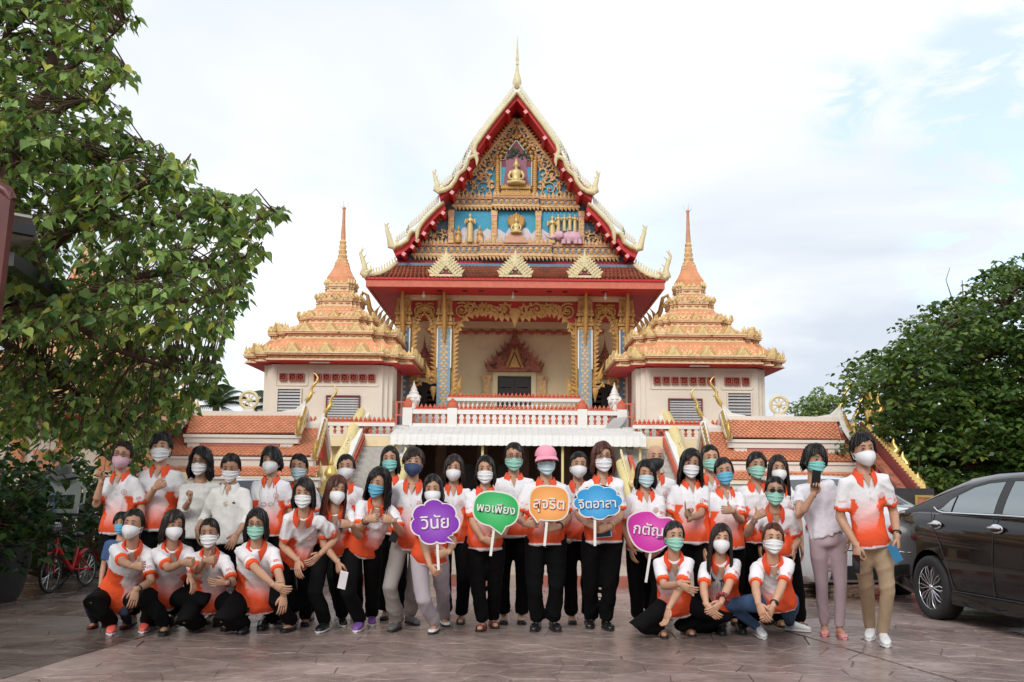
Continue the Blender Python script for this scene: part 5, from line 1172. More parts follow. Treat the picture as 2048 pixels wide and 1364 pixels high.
# --- surroundings outside the frame: the temple yard is ringed by trees
def ring(name, x0, x1, y0, y1, n, h, seed):
    r = random.Random(seed); F_ = Fol(); qv = np.array([(0,0,0),(.4,.4,.06),(0,1,-.05),(-.4,.4,.06)])
    t = link(name, None, None, ((x0+x1)/2, (y0+y1)/2, 0), 0, 'dark belt of trees along the edge of the yard', None, None, None)
    for i in range(n):
        c = V((r.uniform(x0, x1), r.uniform(y0, y1), r.uniform(.3, h))); R_ = r.uniform(1.0, 2.0)
        for k in range(60): p = c+V((r.gauss(0,.6), r.gauss(0,.6), r.gauss(0,.4)))*R_; F_.add((qv*r.uniform(.35,.6))@np.array(leafframe(r, .5)).T+np.array(p), [(0,1,2,3)])
    o = F_.build(name, 'bush_leaf', t); o.parent = None; o.location = t.location; bpy.data.objects.remove(t); return tag(o, None, None, None, 'stuff')
ring('tree_belt', -32, -24, -30, 18, 130, 8, 51); ring('tree_belt', -30, 40, -34, -26, 170, 7, 52); ring('tree_belt', 26, 34, -30, 30, 130, 8, 53)
# ================================================================== vehicles and street things
def cpart(m, name, mm, par, smooth=0, **k): return link(name, m.mesh(name, mm, smooth), par, **k)
def paint(name, c, metal=.3, rough=.25):
    MT[name] = mat(name, c, rough, .03, 30, metal=metal, coat=.8, spec=.5 if metal else .05)
paint('black_paint', (.007,.0055,.0055), .0); paint('silver_paint', (.42,.43,.45), .6, .3); paint('pearl_paint', (.62,.63,.65), .2)
D('car_glass', (.30,.34,.35), .03, .02, metal=.75); D('tail_red', (.45,.01,.015), .15, .1); D('rim_dark', (.05,.05,.052), .35, .1, metal=.6); D('rim_bright', (.62,.62,.64), .22, .05, metal=.9); D('plate', (.75,.75,.72), .4); D('black_trim', (.015,.015,.016), .35)
def cabhw(z): return .805-.225*max(0, min(1, (z-1.04)/.44))**1.35
def car(label, col, loc, head, glass='car_glass', group=None):
    t = thing('parked_car', label, 'car', loc, group); t.rotation_euler.z = head
    ST_ = [(-1.0,.52,.42,.86,.55),(-.955,.70,.30,1.0,.6),(-.86,.80,.22,1.075,.7),(-.6,.855,.20,1.10,.74),(-.25,.88,.20,1.11,.76),(.3,.888,.20,1.10,.78),(1.0,.888,.20,1.08,.78),(1.7,.885,.20,1.06,.78),(2.2,.88,.20,1.02,.76),(2.7,.875,.20,.97,.74),(3.15,.85,.20,.88,.70),(3.45,.77,.22,.78,.6),(3.6,.62,.3,.66,.45)]
    rings = []
    for x, w, zl, zt, yt in ST_:
        h = [(0,zl),(w*.86,zl),(w*.97,zl+.07),(w*.99,zl+.2),(w,lerp(zl,zt,.45)),(w*.985,lerp(zl,zt,.62)),(w*.975,lerp(zl,zt,.80)),(w*.93,zt-.05),(yt*.97,zt-.005),(yt*.6,zt+.012),(0,zt+.02)]
        rings.append([V((x, -y, z)) for y, z in h]+[V((x, y, z)) for y, z in h[-2:0:-1]])
    bm_ = MB().loft(rings); me = bm_.mesh('body', col); o = bpy.data.objects.new('tmp', me); COL.objects.link(o); cut = []
    for x in (0, 2.7):
        for s in (-1, 1):
            c = MB(); c.loft([[V((x+.365*cos(a), s*yy, .33+.365*sin(a))) for a in [2*PI*i/28 for i in range(28)]] for yy in (.58, 1.2)]); q = bpy.data.objects.new('cut', c.mesh('cut', 'black_trim')); COL.objects.link(q); cut.append(q)
            md = o.modifiers.new('b', 'BOOLEAN'); md.object = q; md.operation = 'DIFFERENCE'; md.solver = 'EXACT'
    bv = o.modifiers.new('ss', 'BEVEL'); bv.width = .008; bv.segments = 1; bv.limit_method = 'ANGLE'
    bpy.context.view_layer.update(); me2 = bpy.data.meshes.new_from_object(o.evaluated_get(bpy.context.evaluated_depsgraph_get())); bpy.data.objects.remove(o)
    for q in cut: bpy.data.objects.remove(q)
    smoothme(me2); me2.set_sharp_from_angle(angle=R(38)); me2.materials.clear(); me2.materials.append(MT[col]); body = link('body', me2, t)
    CB = [(-.55,1.10),(-.3,1.185),(0,1.305),(.35,1.415),(.75,1.462),(1.15,1.475),(1.45,1.455),(1.75,1.335),(2.05,1.185),(2.35,1.03)]; rings = []
    for x, zt in CB:
        r = [(cabhw(1.0), 1.0)]
        for i in range(1, 7):
            z = lerp(1.0, zt, i/6); r.append((cabhw(z)-(.05 if i == 6 else .0), z-(.0 if i < 6 else -.0)))
        r += [(cabhw(zt)*.6, zt+.012), (0, zt+.018)]; rings.append([V((x, -y, z)) for y, z in r]+[V((x, y, z)) for y, z in r[-2::-1]])
    cpart(MB().loft(rings), 'cabin', col, t, 40)
    def side(pts, off, s): return [V((x, s*(cabhw(z)+off), z)) for x, z in pts]
    def panel(pts, name, mm, s, off=.008, th=.006):
        n = 1; a, b = side(pts, off, s), side(pts, off-th-.03, s); k = len(pts); return cpart(MB().add(a+b, [tuple(range(k)), tuple(range(2*k-1, k-1, -1))]+[(i, i+k, (i+1) % k+k, (i+1) % k) for i in range(k)]), name, mm, t)
    def strip(top, bot, name, mm, s, off): # grid so the pane follows the curve of the cabin
        G = [[V((lerp(a[0], b[0], j/5), s*(cabhw(lerp(a[1], b[1], j/5))+off), lerp(a[1], b[1], j/5))) for j in range(6)] for a, b in zip(bot, top)]; return cpart(MB().grid(G), name, mm, t, 1)
    for s in (-1, 1):
        strip([(.14,1.11),(.25,1.20),(.33,1.245)], [(.08,1.105),(.22,1.09),(.31,1.085)], 'window', glass, s, .010)
        strip([(.36,1.262),(.55,1.335),(.75,1.375),(1.0,1.395)], [(.34,1.085),(.55,1.085),(.75,1.085),(1.0,1.085)], 'window', glass, s, .010)
        strip([(1.13,1.40),(1.35,1.395),(1.6,1.31),(1.85,1.19),(2.0,1.09)], [(1.13,1.085),(1.35,1.08),(1.6,1.08),(1.85,1.075),(2.0,1.07)], 'window', glass, s, .010)
        strip([(.08,1.115),(.36,1.285),(.55,1.357),(.75,1.398),(1.06,1.42),(1.4,1.418),(1.65,1.33),(2.08,1.10)], [(.05,1.10),(.33,1.245),(.55,1.33),(.75,1.37),(1.06,1.392),(1.35,1.392),(1.6,1.305),(2.0,1.085)], 'window_trim', 'black_trim', s, .014)
        strip([(1.01,1.395),(1.125,1.40)], [(1.01,1.08),(1.125,1.08)], 'pillar', 'black_trim', s, .012)
        m = MB(); m.tube([V((x, s*(cabhw(z)+.02), z)) for x, z in ((.02,1.125),(.10,1.09),(.2,1.075),(.6,1.074),(1.2,1.072),(2.05,1.06))], .010, 6); cpart(m, 'chrome_strip', 'chrome', t, 60)
        for x in (.14, 1.12):
            m = MB(); m.ell((x, s*.872, .95), (.105,.02,.045), 14, 8); h = cpart(m, 'door_handle', 'chrome', t, 60); m = MB(); m.ell((x, s*.889, .945), (.075,.008,.026), 12, 6); cpart(m, 'handle_recess', 'black_trim', h, 60); m = MB(); m.tube([V((x-.095, s*.892, .957)), V((x, s*.905, .962)), V((x+.095, s*.892, .957))], [.010,.013,.010], 8); cpart(m, 'handle_grip', 'chrome', h, 60)
        def yb(z): return s*(.8905 if z < .72 else lerp(.8895, .846, (z-.72)/.36))
        m = MB()
        m.tube([V((1.06, yb(z)*.997, z)) for z in (.33,.5,.7,.85,1.06)], .0045, 4); m.tube([V((.42, yb(.32)*.997, .32)), V((1.06, yb(.32)*.997, .32)), V((2.2, yb(.32)*.997, .32))], .0045, 4); m.tube([V((.42, yb(.33)*.997, .33)), V((.36, yb(.5)*.997, .5)), V((.22, yb(.75)*.997, .75)), V((.05, yb(.95)*.997, .95)), V((.02, yb(1.07)*.99, 1.07))], .0045, 4)
        cpart(m, 'door_seam', 'black_trim', t)
        m = MB(); m.loft([[V((x, s*y, z)) for y, z in ((.80,.19),(.895,.19),(.905,.24),(.895,.31),(.80,.31))] for x in (.40,2.28)]); cpart(m, 'side_skirt', col, t)
        m = MB(); m.ell((-.925, s*.66, .86), (.06,.14,.075), 12, 8); cpart(m, 'tail_lamp', 'tail_red', t, 60)
        m = MB(); m.ell((3.36, s*.66, .70), (.14,.14,.08), 12, 8); cpart(m, 'headlight', 'chrome', t, 60)
        m = MB(); m.ell((1.98, s*.93, 1.08), (.06,.10,.06), 12, 8); cpart(m, 'wing_mirror', col, t, 60)
        for x in (0, 2.7):
            w = link('wheel', None, t, None); w.empty_display_size = .1
            m = MB(); pr = [(.215,-.10),(.225,-.112),(.27,-.118),(.305,-.112),(.318,-.09),(.32,0),(.318,.09),(.305,.112),(.27,.118),(.225,.112),(.215,.10)]
            m.grid([[V((x+r*cos(a), s*(.78+y*.95), .315+r*sin(a))) for r, y in pr] for a in [2*PI*i/36 for i in range(36)]], cu=True); ty = cpart(m, 'wheel', 'rubber', t, 50); bpy.data.objects.remove(w)
            m = MB(); yo = .78+.075; m.lathe([(.02,0),(.2,.0),(.222,.02),(.222,-.02)], (0,0,0), 32); m.v = [(x+a, s*(yo-.03+c), .315+b) for a, b, c in m.v]; cpart(m, 'rim', 'rim_dark', ty, 40)
            m = MB(); m.tube([V((x+.219*cos(a), s*(yo+.016), .315+.219*sin(a))) for a in [2*PI*i/36 for i in range(36)]], .007, 6, closed=True)
            for i in range(10):
                a = 2*PI*i/10
                for da in (-.13, .13):
                    m.tube([V((x+.03*cos(a), s*(yo+.012), .315+.03*sin(a))), V((x+.10*cos(a+da*.9), s*(yo+.02), .315+.10*sin(a+da*.9))), V((x+.165*cos(a+da*1.15), s*(yo+.02), .315+.165*sin(a+da*1.15))), V((x+.216*cos(a+da*.35), s*(yo+.014), .315+.216*sin(a+da*.35)))], .0058, 5)
            m.ell((x, s*(yo+.018), .315), (.032,.014,.032), 10, 6); cpart(m, 'spoke', 'rim_bright', ty, 60)
    G = [[V((lerp(-.52,.30,i/6), y*cabhw(lerp(1.12,1.405,i/6))*.86, lerp(1.12,1.405,i/6)+.028-.02*abs(y))) for y in (-1,-.5,0,.5,1)] for i in range(7)]; cpart(MB().grid(G), 'rear_window', glass, t, 1)
    G = [[V((lerp(1.52,2.28,i/6), y*cabhw(lerp(1.43,1.07,i/6))*.9, lerp(1.445,1.075,i/6)+.028-.02*abs(y))) for y in (-1,-.5,0,.5,1)] for i in range(7)]; cpart(MB().grid(G), 'windscreen', glass, t, 1)
    cpart(MB().box(-1.022,-1.0,-.26,.26,.70,.81), 'number_plate', 'plate', t); cpart(MB().box(-1.01,-.90,-.52,.52,.26,.42), 'bumper_insert', 'black_trim', t)
    m = MB(); m.tube([V((-.985,-.62,.60)), V((-1.01,0,.60)), V((-.985,.62,.60))], .012, 6); cpart(m, 'bumper_line', 'chrome', t, 60)
    cpart(MB().box(-.8, 3.3, -.55, .55, .19, .26), 'underbody', 'black_trim', t); return t
wb = ground(1862, 1238); al = R(81)
fw = V((cos(al), -sin(al), 0)); rn = V((fw.y, -fw.x, 0))
o_ = wb - rn*.888; car('black sedan with chrome window strip and ten spoke wheels at the right edge', 'black_paint', (o_.x, o_.y, 0), -al)
c = at(1716, 1060, 12.2); car('silver car showing its red tail lamp behind the woman in mauve trousers', 'pearl_paint', (c.x, 12.9, 0), R(95), 'dark_lens')
c = at(658, 1100, 13.2); car('silver car almost hidden behind the crouching women at left', 'silver_paint', (-4.2, 15.9, 0), R(-61), 'dark_lens').scale = (.92, .92, .92)
# notice board behind the sedan
NB_ = thing('notice_board', 'black notice board with gold picture frame behind the black sedan', 'notice board', at(1825, 1000, 15.0)); q = NB_.location; q.z = 0
a, b = at(1778, 976, 15), at(1872, 1060, 15); MB().box(a.x, b.x, 15, 15.12, b.z, a.z).build('board', 'pot', NB_)
c0, c1 = at(1828, 990, 15), at(1866, 1020, 15); m = MB(); w = .035; m.box(c0.x, c1.x, 14.96, 14.998, c0.z-w, c0.z); m.box(c0.x, c1.x, 14.96, 14.998, c1.z, c1.z+w); m.box(c0.x, c0.x+w, 14.96, 14.998, c1.z+w, c0.z-w); m.box(c1.x-w, c1.x, 14.96, 14.998, c1.z+w, c0.z-w); m.build('picture_frame', 'leafgold', NB_); MB().box(c0.x+w, c1.x-w, 14.975, 14.998, c1.z+w, c0.z-w).build('picture', 'terra', NB_)
for x in (a.x+.15, b.x-.15): MB().box(x-.04, x+.04, 15.01, 15.1, 0, b.z).build('post', 'pot', NB_)
# --- bicycle
BK = thing('bicycle', 'red folding bicycle with child seat and wire basket beside the black pot', 'bicycle', (0,0,0))
f_ = ground(98, 1186); r_ = ground(171, 1173); BK.location = f_
D('bike_red', (.48,.015,.02), .3, .1); D('seat_plastic', (.42,.46,.44), .5, .06); D('hat_grey', (.16,.16,.16), .8, .2); D('rope_blue', (.10,.22,.40), .7); D('bag_clear', (.45,.47,.50), .3, .2)
hd_ = (f_-r_).normalized(); sdv = V((hd_.y, -hd_.x, 0)); wr = .225; fc, rc = f_+V((0,0,wr)), r_+V((0,0,wr))
fq = (hd_*.8+V((.55,-.1,0))*.0).normalized()
def wheel(c, dirv, name):
    m = MB(); m.tube([c+dirv*(wr*.94*cos(a))+V((0,0,wr*.94*sin(a))) for a in [2*PI*i/32 for i in range(32)]], .016, 8, closed=True); w = m.build(name, 'rubber', BK, 60)
    m = MB(); m.tube([c+dirv*(wr*.84*cos(a))+V((0,0,wr*.84*sin(a))) for a in [2*PI*i/32 for i in range(32)]], .009, 6, closed=True); m.build('rim', 'chrome', w, 60)
    m = MB(); sv = V((dirv.y, -dirv.x, 0))
    for i in range(20): a = 2*PI*i/20; m.tube([c+sv*(.02*(-1)**i), c+dirv*(wr*.84*cos(a))+V((0,0,wr*.84*sin(a)))], .0018, 4)
    m.tube([c-sv*.035, c+sv*.035], .014, 8); m.build('spokes', 'chrome', w)
wheel(fc, hd_, 'wheel'); wheel(rc, hd_, 'wheel')
bb = r_.lerp(f_, .42)+V((0,0,.24)); hdt = fc-hd_*.10+V((0,0,.42)); st_ = r_.lerp(f_, .30)+V((0,0,.62))
m = MB(); m.tube([hdt-V((0,0,.12)), bb+hd_*.06+V((0,0,.02)), bb], [.026,.028,.026], 8); m.tube([bb, st_-V((0,0,.12))], .020, 8)
for s in (-1, 1): m.tube([bb+sdv*s*.03, rc+sdv*s*.045], .011, 6); m.tube([st_-V((0,0,.2))+sdv*s*.02, rc+sdv*s*.045], .009, 6)
m.build('frame', 'bike_red', BK, 60); m = MB(); m.tube([hdt, hdt-V((0,0,.16))+hd_*.03], .018, 8)
for s in (-1, 1): m.tube([hdt-V((0,0,.14))+hd_*.03+sdv*s*.02, fc+V((0,0,.2))+sdv*s*.04, fc+sdv*s*.04], .012, 6)
m.build('fork', 'bike_red', BK, 60)
for c, a0, a1 in ((rc, .2, 2.9), (fc, .9, 2.6)):
    G = []
    for i in range(15): a = lerp(a0, a1, i/14); G.append([c+hd_*(wr*1.1*cos(a))*1+V((0,0,wr*1.1*sin(a)))+sdv*y for y in (-.03,-.015,.015,.03)])
    MB().grid(G).build('mudguard', 'bike_red', BK, 60)
m = MB(); m.tube([hdt, hdt+V((0,0,.26))-hd_*.03], .014, 8); top_ = hdt+V((0,0,.26))-hd_*.03; m.tube([top_-sdv*.26-hd_*.08, top_-sdv*.12, top_+sdv*.12, top_+sdv*.26-hd_*.08], .011, 8); m.build('handlebar', 'blackplastic', BK, 60)
m = MB(); m.ell(st_+V((0,0,.03)), (.07,.07,.035), 12, 6); m.ell(st_+hd_*.1+V((0,0,.03)), (.035,.035,.025), 10, 6); m.build('saddle', 'blackplastic', BK, 60); MB().tube([st_, st_-V((0,0,.14))], .013, 6).build('seat_post', 'chrome', BK)
bc = hdt+hd_*.17+V((0,0,.0)); m = MB()
for k in range(6): z = .0+.04*k; w = .11+.012*k; m.tube([bc+sdv*(w*1.2*a)+hd_*(w*b)+V((0,0,z)) for a, b in ((-1,-1),(1,-1),(1,1),(-1,1))], .004, 4, closed=True)
for i in range(9):
    for e in (-1, 1): u = -1+2*i/8; m.tube([bc+sdv*(.132*u)+hd_*(.11*e), bc+sdv*(.204*u)+hd_*(.17*e)+V((0,0,.2))], .003, 4); m.tube([bc+sdv*(.132*e)+hd_*(.11*u), bc+sdv*(.204*e)+hd_*(.17*u)+V((0,0,.2))], .003, 4)
m.build('basket', 'blackplastic', BK); m = MB(); m.ell(bc+V((0,0,.13)), (.13,.11,.08), 12, 8); m.ell(bc+sdv*.06+V((0,0,.17)), (.07,.07,.05), 10, 6); m.build('basket_bag', 'bag_clear', BK, 60)
m = MB(); m.tube([bc-sdv*.24+hd_*.17+V((0,0,.21)), bc+sdv*.24+hd_*.17+V((0,0,.21))], .022, 8); m.build('front_bar', 'blackplastic', BK, 60)
# child seat: slab with openings behind the handlebar
sc_ = top_-hd_*.02+V((0,0,.02)); upv = (V((0,0,1))-hd_*.12).normalized()
def sp_(x, z): return sc_+sdv*x+upv*z
m = MB()
def bar4(x0, x1, z0, z1_): m.hexa(sp_((x0+x1)/2, z0), sp_((x0+x1)/2, z1_), (sdv*((x1-x0)/2), hd_*.014))
bar4(-.20,-.145,.0,.38); bar4(.145,.20,.0,.38); bar4(-.145,.145,.22,.33); bar4(-.145,.145,.0,.05); bar4(-.145,-.06,.33,.37); bar4(.06,.145,.33,.37); m.tube([sp_(-.2,.1), sp_(-.26,.12), sp_(-.26,.30), sp_(-.2,.33)], .012, 6); m.build('child_seat', 'seat_plastic', BK, 40)
m = MB(); m.tube([sp_(.19,.36)-hd_*.02, sp_(.10,.1)-hd_*.03+hd_*.08, sp_(.04,-.2)+hd_*.06], .016, 6); m.build('striped_rope', 'rope_blue', BK, 60)
m = MB(); hb = sp_(.06,.44); m.loft([[hb+sdv*(rx*cos(a))+hd_*(ry*sin(a))+V((0,0,z+.02*cos(2*a))) for a in [2*PI*i/16 for i in range(16)]] for rx, ry, z in ((.20,.17,-.02),(.19,.16,0),(.11,.1,.02),(.10,.09,.10),(.06,.05,.13),(.01,.01,.135))]); m.build('sun_hat', 'hat_grey', BK, 60)
m = MB()
for s in (-1, 1): m.tube([bb-V((0,0,.04)), bb+sdv*s*.08-V((0,0,.14)), V((bb.x, bb.y, 0))+sdv*s*.16+V((0,0,.012))], .008, 6)
m.build('kickstand', 'blackplastic', BK, 60); m = MB(); m.tube([bb+sdv*.05+hd_*(.07*cos(a))+V((0,0,.07*sin(a))) for a in [2*PI*i/18 for i in range(18)]], .008, 5, closed=True); m.tube([bb+sdv*.05, bb+sdv*.06+hd_*.1-V((0,0,.1))], .008, 5); m.tube([bb+sdv*.05+V((0,0,.07)), rc+sdv*.05+V((0,0,.03))], .004, 4); m.tube([bb+sdv*.05-V((0,0,.07)), rc+sdv*.05-V((0,0,.03))], .004, 4); m.build('crank', 'blackplastic', BK, 60)
# --- open shelter roof at the far left
SH_ = thing('shelter_roof', 'grey corrugated shelter roof with dark beams in the leaves at upper left', 'shelter', (-5.5, 9, 0)); D('sheet_grey', (.34,.33,.31), .6, .3, 3, dirt=(.14,.11,.09), dscale=1.5); D('dark_red_paint', (.10,.016,.014), .4, .3, 4)
A_, B_, C_, D_ = at(-150,392,7.0), at(64,432,7.4), at(112,600,11), at(-180,640,11); n = 60; G = []
for i in range(n+1): u = i/n; p, q = A_.lerp(D_, u), B_.lerp(C_, u); z = .018*(1 if i % 2 else -1); G.append([p+V((0,0,z)), q+V((0,0,z))])
cpart(MB().grid(G), 'roof_sheet', 'sheet_grey', None).parent = SH_; bpy.data.objects['roof_sheet'].location = -SH_.location
for a, b, w in (((15,500,7.6),(170,610,9.4),.11), ((-40,570,8.8),(120,640,10.6),.11), ((-60,420,7.1),(70,445,7.4),.08)): MB().bar(at(*a)-V((0,0,.07)), at(*b)-V((0,0,.07)), w, w).build('beam', 'black_trim', SH_)
MB().bar(at(14,385,6.9), at(-16,640,6.9), .075, .10).build('post', 'dark_red_paint', SH_); MB().tube([at(-40,372,6.9), at(-5,372,6.9), at(14,384,6.9), at(24,402,6.9)], [.05,.05,.05,.04], 8).build('post_cap', 'dark_red_paint', SH_, 60)
MB().bar(at(-16,640,6.9), V((at(-16,640,6.9).x-.25, 6.9, 0)), .075, .10).build('post', 'dark_red_paint', SH_)
# ================================================================== people
def colmat(name, rough, bump=.12, bs=90., spec=.4, var=.05):
    return mat(name, (1,1,1), rough, var, 12, bump, bs, spec=spec, attr='Col')
MT['shirt'] = colmat('shirt_cloth', .75, .5, 15.); MT['skin'] = mat('skin', (.50,.27,.18), .5, .10, 14, .06, 200, spec=.4, attr='Col')
D('black_cloth', (.006,.006,.0065), .85, .2, 10, spec=.12); D('grey_cloth', (.30,.27,.25), .8, .1, 8); D('lilac_cloth', (.47,.42,.46), .8, .08, 8); D('mauve_cloth', (.50,.39,.43), .8, .08, 8)
D('khaki_cloth', (.44,.325,.21), .85, .12, 8); D('jeans_cloth', (.045,.10,.20), .85, .3, 12, .3, 120); D('navy_cloth', (.02,.025,.05), .8)
D('collar_orange', (.84,.085,.022), .7, .06, 10); D('hair_black', (.009,.007,.0065), .5, .4, 30, .5, 160, spec=.22); D('hair_red', (.075,.018,.010), .5, .4, 30, .5, 160, spec=.22); D('hair_brown', (.022,.012,.009), .5, .4, 30, .5, 160, spec=.22)
for nm, c in dict(mask_white=(.74,.74,.75), mask_green=(.30,.58,.48), mask_teal=(.22,.56,.54), mask_blue=(.12,.42,.60), mask_pale=(.50,.66,.70), mask_pink=(.68,.42,.50), mask_navy=(.03,.05,.12), mask_black=(.012,.012,.012)).items(): D(nm, c, .7, .05, 10, .2, 80)
D('eye_white', (.55,.52,.50), .3, .05); D('eye_dark', (.012,.008,.007), .2, .1); D('glass_frame', (.015,.012,.012), .3); D('cap_pink', (.82,.32,.42), .7, .06); D('shoe_white', (.70,.70,.70), .5, .06); D('shoe_black', (.012,.012,.013), .3, .2); D('shoe_red', (.22,.02,.02), .5, .2); D('shoe_pink', (.66,.26,.27), .6, .1); D('shoe_grey', (.12,.11,.11), .6, .2); D('shoe_purple', (.20,.08,.32), .5, .2); D('shoe_coral', (.75,.12,.09), .5, .2); D('tan_leather', (.26,.12,.07), .5, .2)
D('emblem', (.70,.36,.34), .7, .1); D('phone_blue', (.02,.16,.30), .3); D('watch_black', (.01,.01,.012), .3)
SKIN = V((.50,.28,.18))
def rotm(yaw=0, pitch=0, roll=0):
    return Matrix.Rotation(R(yaw), 3, 'Z') @ Matrix.Rotation(R(pitch), 3, 'X') @ Matrix.Rotation(R(roll), 3, 'Y')
def ik(a, c, l1, l2, pole):
    d = c-a; L = d.length; mx = (l1+l2)*.998
    if L > mx:
        f = L/mx; l1 *= f; l2 *= f
    L = max(L, abs(l1-l2)+.02); u = d.normalized(); x = (l1*l1-l2*l2+L*L)/(2*L); h = math.sqrt(max(0, l1*l1-x*x))
    p = pole-u*pole.dot(u); p.normalize(); return a+u*x+p*h
def ell_ring(c, lat, fr, rx, ry, n=18, sq=1.0):
    o = []
    for k in range(n):
        a = 2*PI*k/n; ca, sa = cos(a), sin(a); o.append(c+lat*(rx*math.copysign(abs(ca)**sq, ca))+fr*(ry*math.copysign(abs(sa)**sq, sa)))
    return o
HEADP = [(-0.116,0.0228,-0.074,-0.034),(-0.106,0.0437,-0.087,0.0),(-0.085,0.0589,-0.091,0.03),(-0.06,0.0674,-0.092,0.055),(-0.03,0.0722,-0.092,0.078),(0,0.075,-0.09,0.092),(0.035,0.076,-0.092,0.097),(0.065,0.0731,-0.085,0.095),(0.09,0.0608,-0.066,0.082),(0.108,0.0389,-0.038,0.056),(0.116,0.0123,-0.01,0.02)]
def head_mesh(m, T, k):
    rings = []
    for z, w, yf, yb in HEADP: rings.append([T(V((w*cos(a), (yf+yb)/2+(yb-yf)/2*sin(a), z))*k) for a in [2*PI*i/18 for i in range(18)]])
    m.loft(rings)
    def el(c, r):
        q = MB().ell(c, r, 8, 6); m.add([T(V(p)*k) for p in q.v], q.f)
    el((0,-.091,-.022), (.012,.013,.022))
    for s in (-1, 1): el((s*.077,.012,-.012), (.010,.020,.030))
def hr(z):     # head outline at height z
    for a, b in zip(HEADP, HEADP[1:]):
        if a[0] <= z <= b[0]:
            t = (z-a[0])/(b[0]-a[0]); return [lerp(a[i], b[i], t) for i in (1, 2, 3)]
    return list((HEADP[0] if z < 0 else HEADP[-1])[1:])
def mask_mesh(T, k, kind):
    P = []; nu, nv = 18, 9
    for layer in (0, 1):
        for j in range(nv+1):
            v = j/nv; row = []
            for i in range(nu+1):
                u = -1+2*i/nu; a = u*R(74); zt = lerp(-.004, -.028, abs(u)**1.6); zb = lerp(-.126, -.078, abs(u)**1.5); z = lerp(zt, zb, v)
                w, yf, yb = hr(max(z, -.095)); cc = 1-u*u
                off = .006+.015*cc*sin(PI*min(1, v*.95+.05))**.7
                if kind == 'pleat': off += .006*sin(v*PI*7)*(cc**.3)
                if kind == 'beak': off += .020*max(0, 1-abs(u)*1.15)*sin(PI*min(1, v))
                off -= layer*.004
                row.append(T(V(((w+off)*sin(a)*1.02, -(abs(yf)+off)*cos(a)**.9 + .01*abs(u), z))*k))
            P.append(row)
    n = nv+1; A_, B_ = P[:n], P[n:]; full = A_+B_[::-1]
    m = MB().grid(full+[full[0]])
    for s in (-1, 1):
        w = .075; m.tube([T(V(q)*k) for q in ((s*.074,-.026,-.034), (s*.081,.0,-.01), (s*.085,.022,.012), (s*.083,.03,-.01), (s*.076,.0,-.06), (s*.065,-.03,-.072))], .003, 4)
    return m
def hair_mesh(T, k, st, rr):
    m = MB(); L, vol, hz, fr, wav, face = st; M_, K = 44, 14; ph = [rr.uniform(0, 6) for _ in range(5)]; G = []; part = rr.choice((-1, 1))*rr.uniform(4, 22)
    def edge(a):      # a in degrees from the front, bottom height of the hair there
        b = abs(a); noise_ = .006*sin(9*R(a)+ph[0])+.005*sin(23*R(a)+ph[1])
        q_ = min(1, abs(a-part)/(face*.95)); top = hz+.014 - (.030+.055*fr)*q_**1.3 + noise_*.8
        if b < face-8: return top
        side = L[0] if b < 115 else lerp(L[0], L[1], sm(115, 150, b)); side += noise_*1.6
        return lerp(top, side, sm(face-8, face+9, b))
    for lay in (0, 1):
        for i in range(M_+1):
            a = -180+360*i/M_; ar = R(a); zb = edge(a); row = []
            w, fl, bl = .075+vol, .088+vol*.9, .095+vol*1.1
            l = fl if abs(a) < 90 else bl; r0 = 1/math.sqrt((sin(ar)/w)**2+(cos(ar)/l)**2)
            for j in range(K+1):
                s = j/K; te = math.acos(max(-.25, min(1, zb/.135))) if zb > -.03 else R(103)
                if zb > -.03: th = te*s; z = (.122+vol*.8)*cos(th)+.002; r = r0*sin(th)**.85
                else:
                    s1 = .5
                    if s < s1: th = te*s/s1; z = (.122+vol*.8)*cos(th); r = r0*sin(th)**.85
                    else:
                        q = (s-s1)/(1-s1); z0 = (.122+vol*.8)*cos(te); z = lerp(z0, zb, q); r = r0*(1+.10*sin(PI*q)*1.0-.05*q*q*(1 if L[0] > -.2 else -1.2))
                r *= 1+(.018*sin(13*ar+ph[2]+z*20)+.012*sin(31*ar+ph[3]))*min(1, s*1.6) + wav*.05*sin(z*55+3*ar+ph[4])*min(1, s*1.4)
                if lay: r *= .9; z -= .004
                row.append(T(V((r*sin(ar), -r*cos(ar), z))*k))
            G.append(row)
    n = M_+1; A_, B_ = G[:n], G[n:]
    P = [A_[i]+B_[i][::-1] for i in range(n)]
    m.grid(P)
    for i in range(70):      # loose strands lying on and off the surface
        c = rr.randrange(M_); col = G[c]; o_ = rr.uniform(1.0, 1.07); e0 = rr.randrange(0, 5); pts = []
        O = T(V((0, 0, 0)))
        for j in range(e0, K+1, 2): p = col[j]; q = O+(p-O)*(1+(o_-1)*(j/K)); pts.append(q)
        if len(pts) > 2:
            d = pts[-1]-pts[-2]; pts.append(pts[-1]+d*rr.uniform(.1, .7)+V((rr.gauss(0,.004), rr.gauss(0,.004), 0))); m.tube(pts, [.0035*k]*(len(pts)-1)+[.0008*k], 4)
    return m
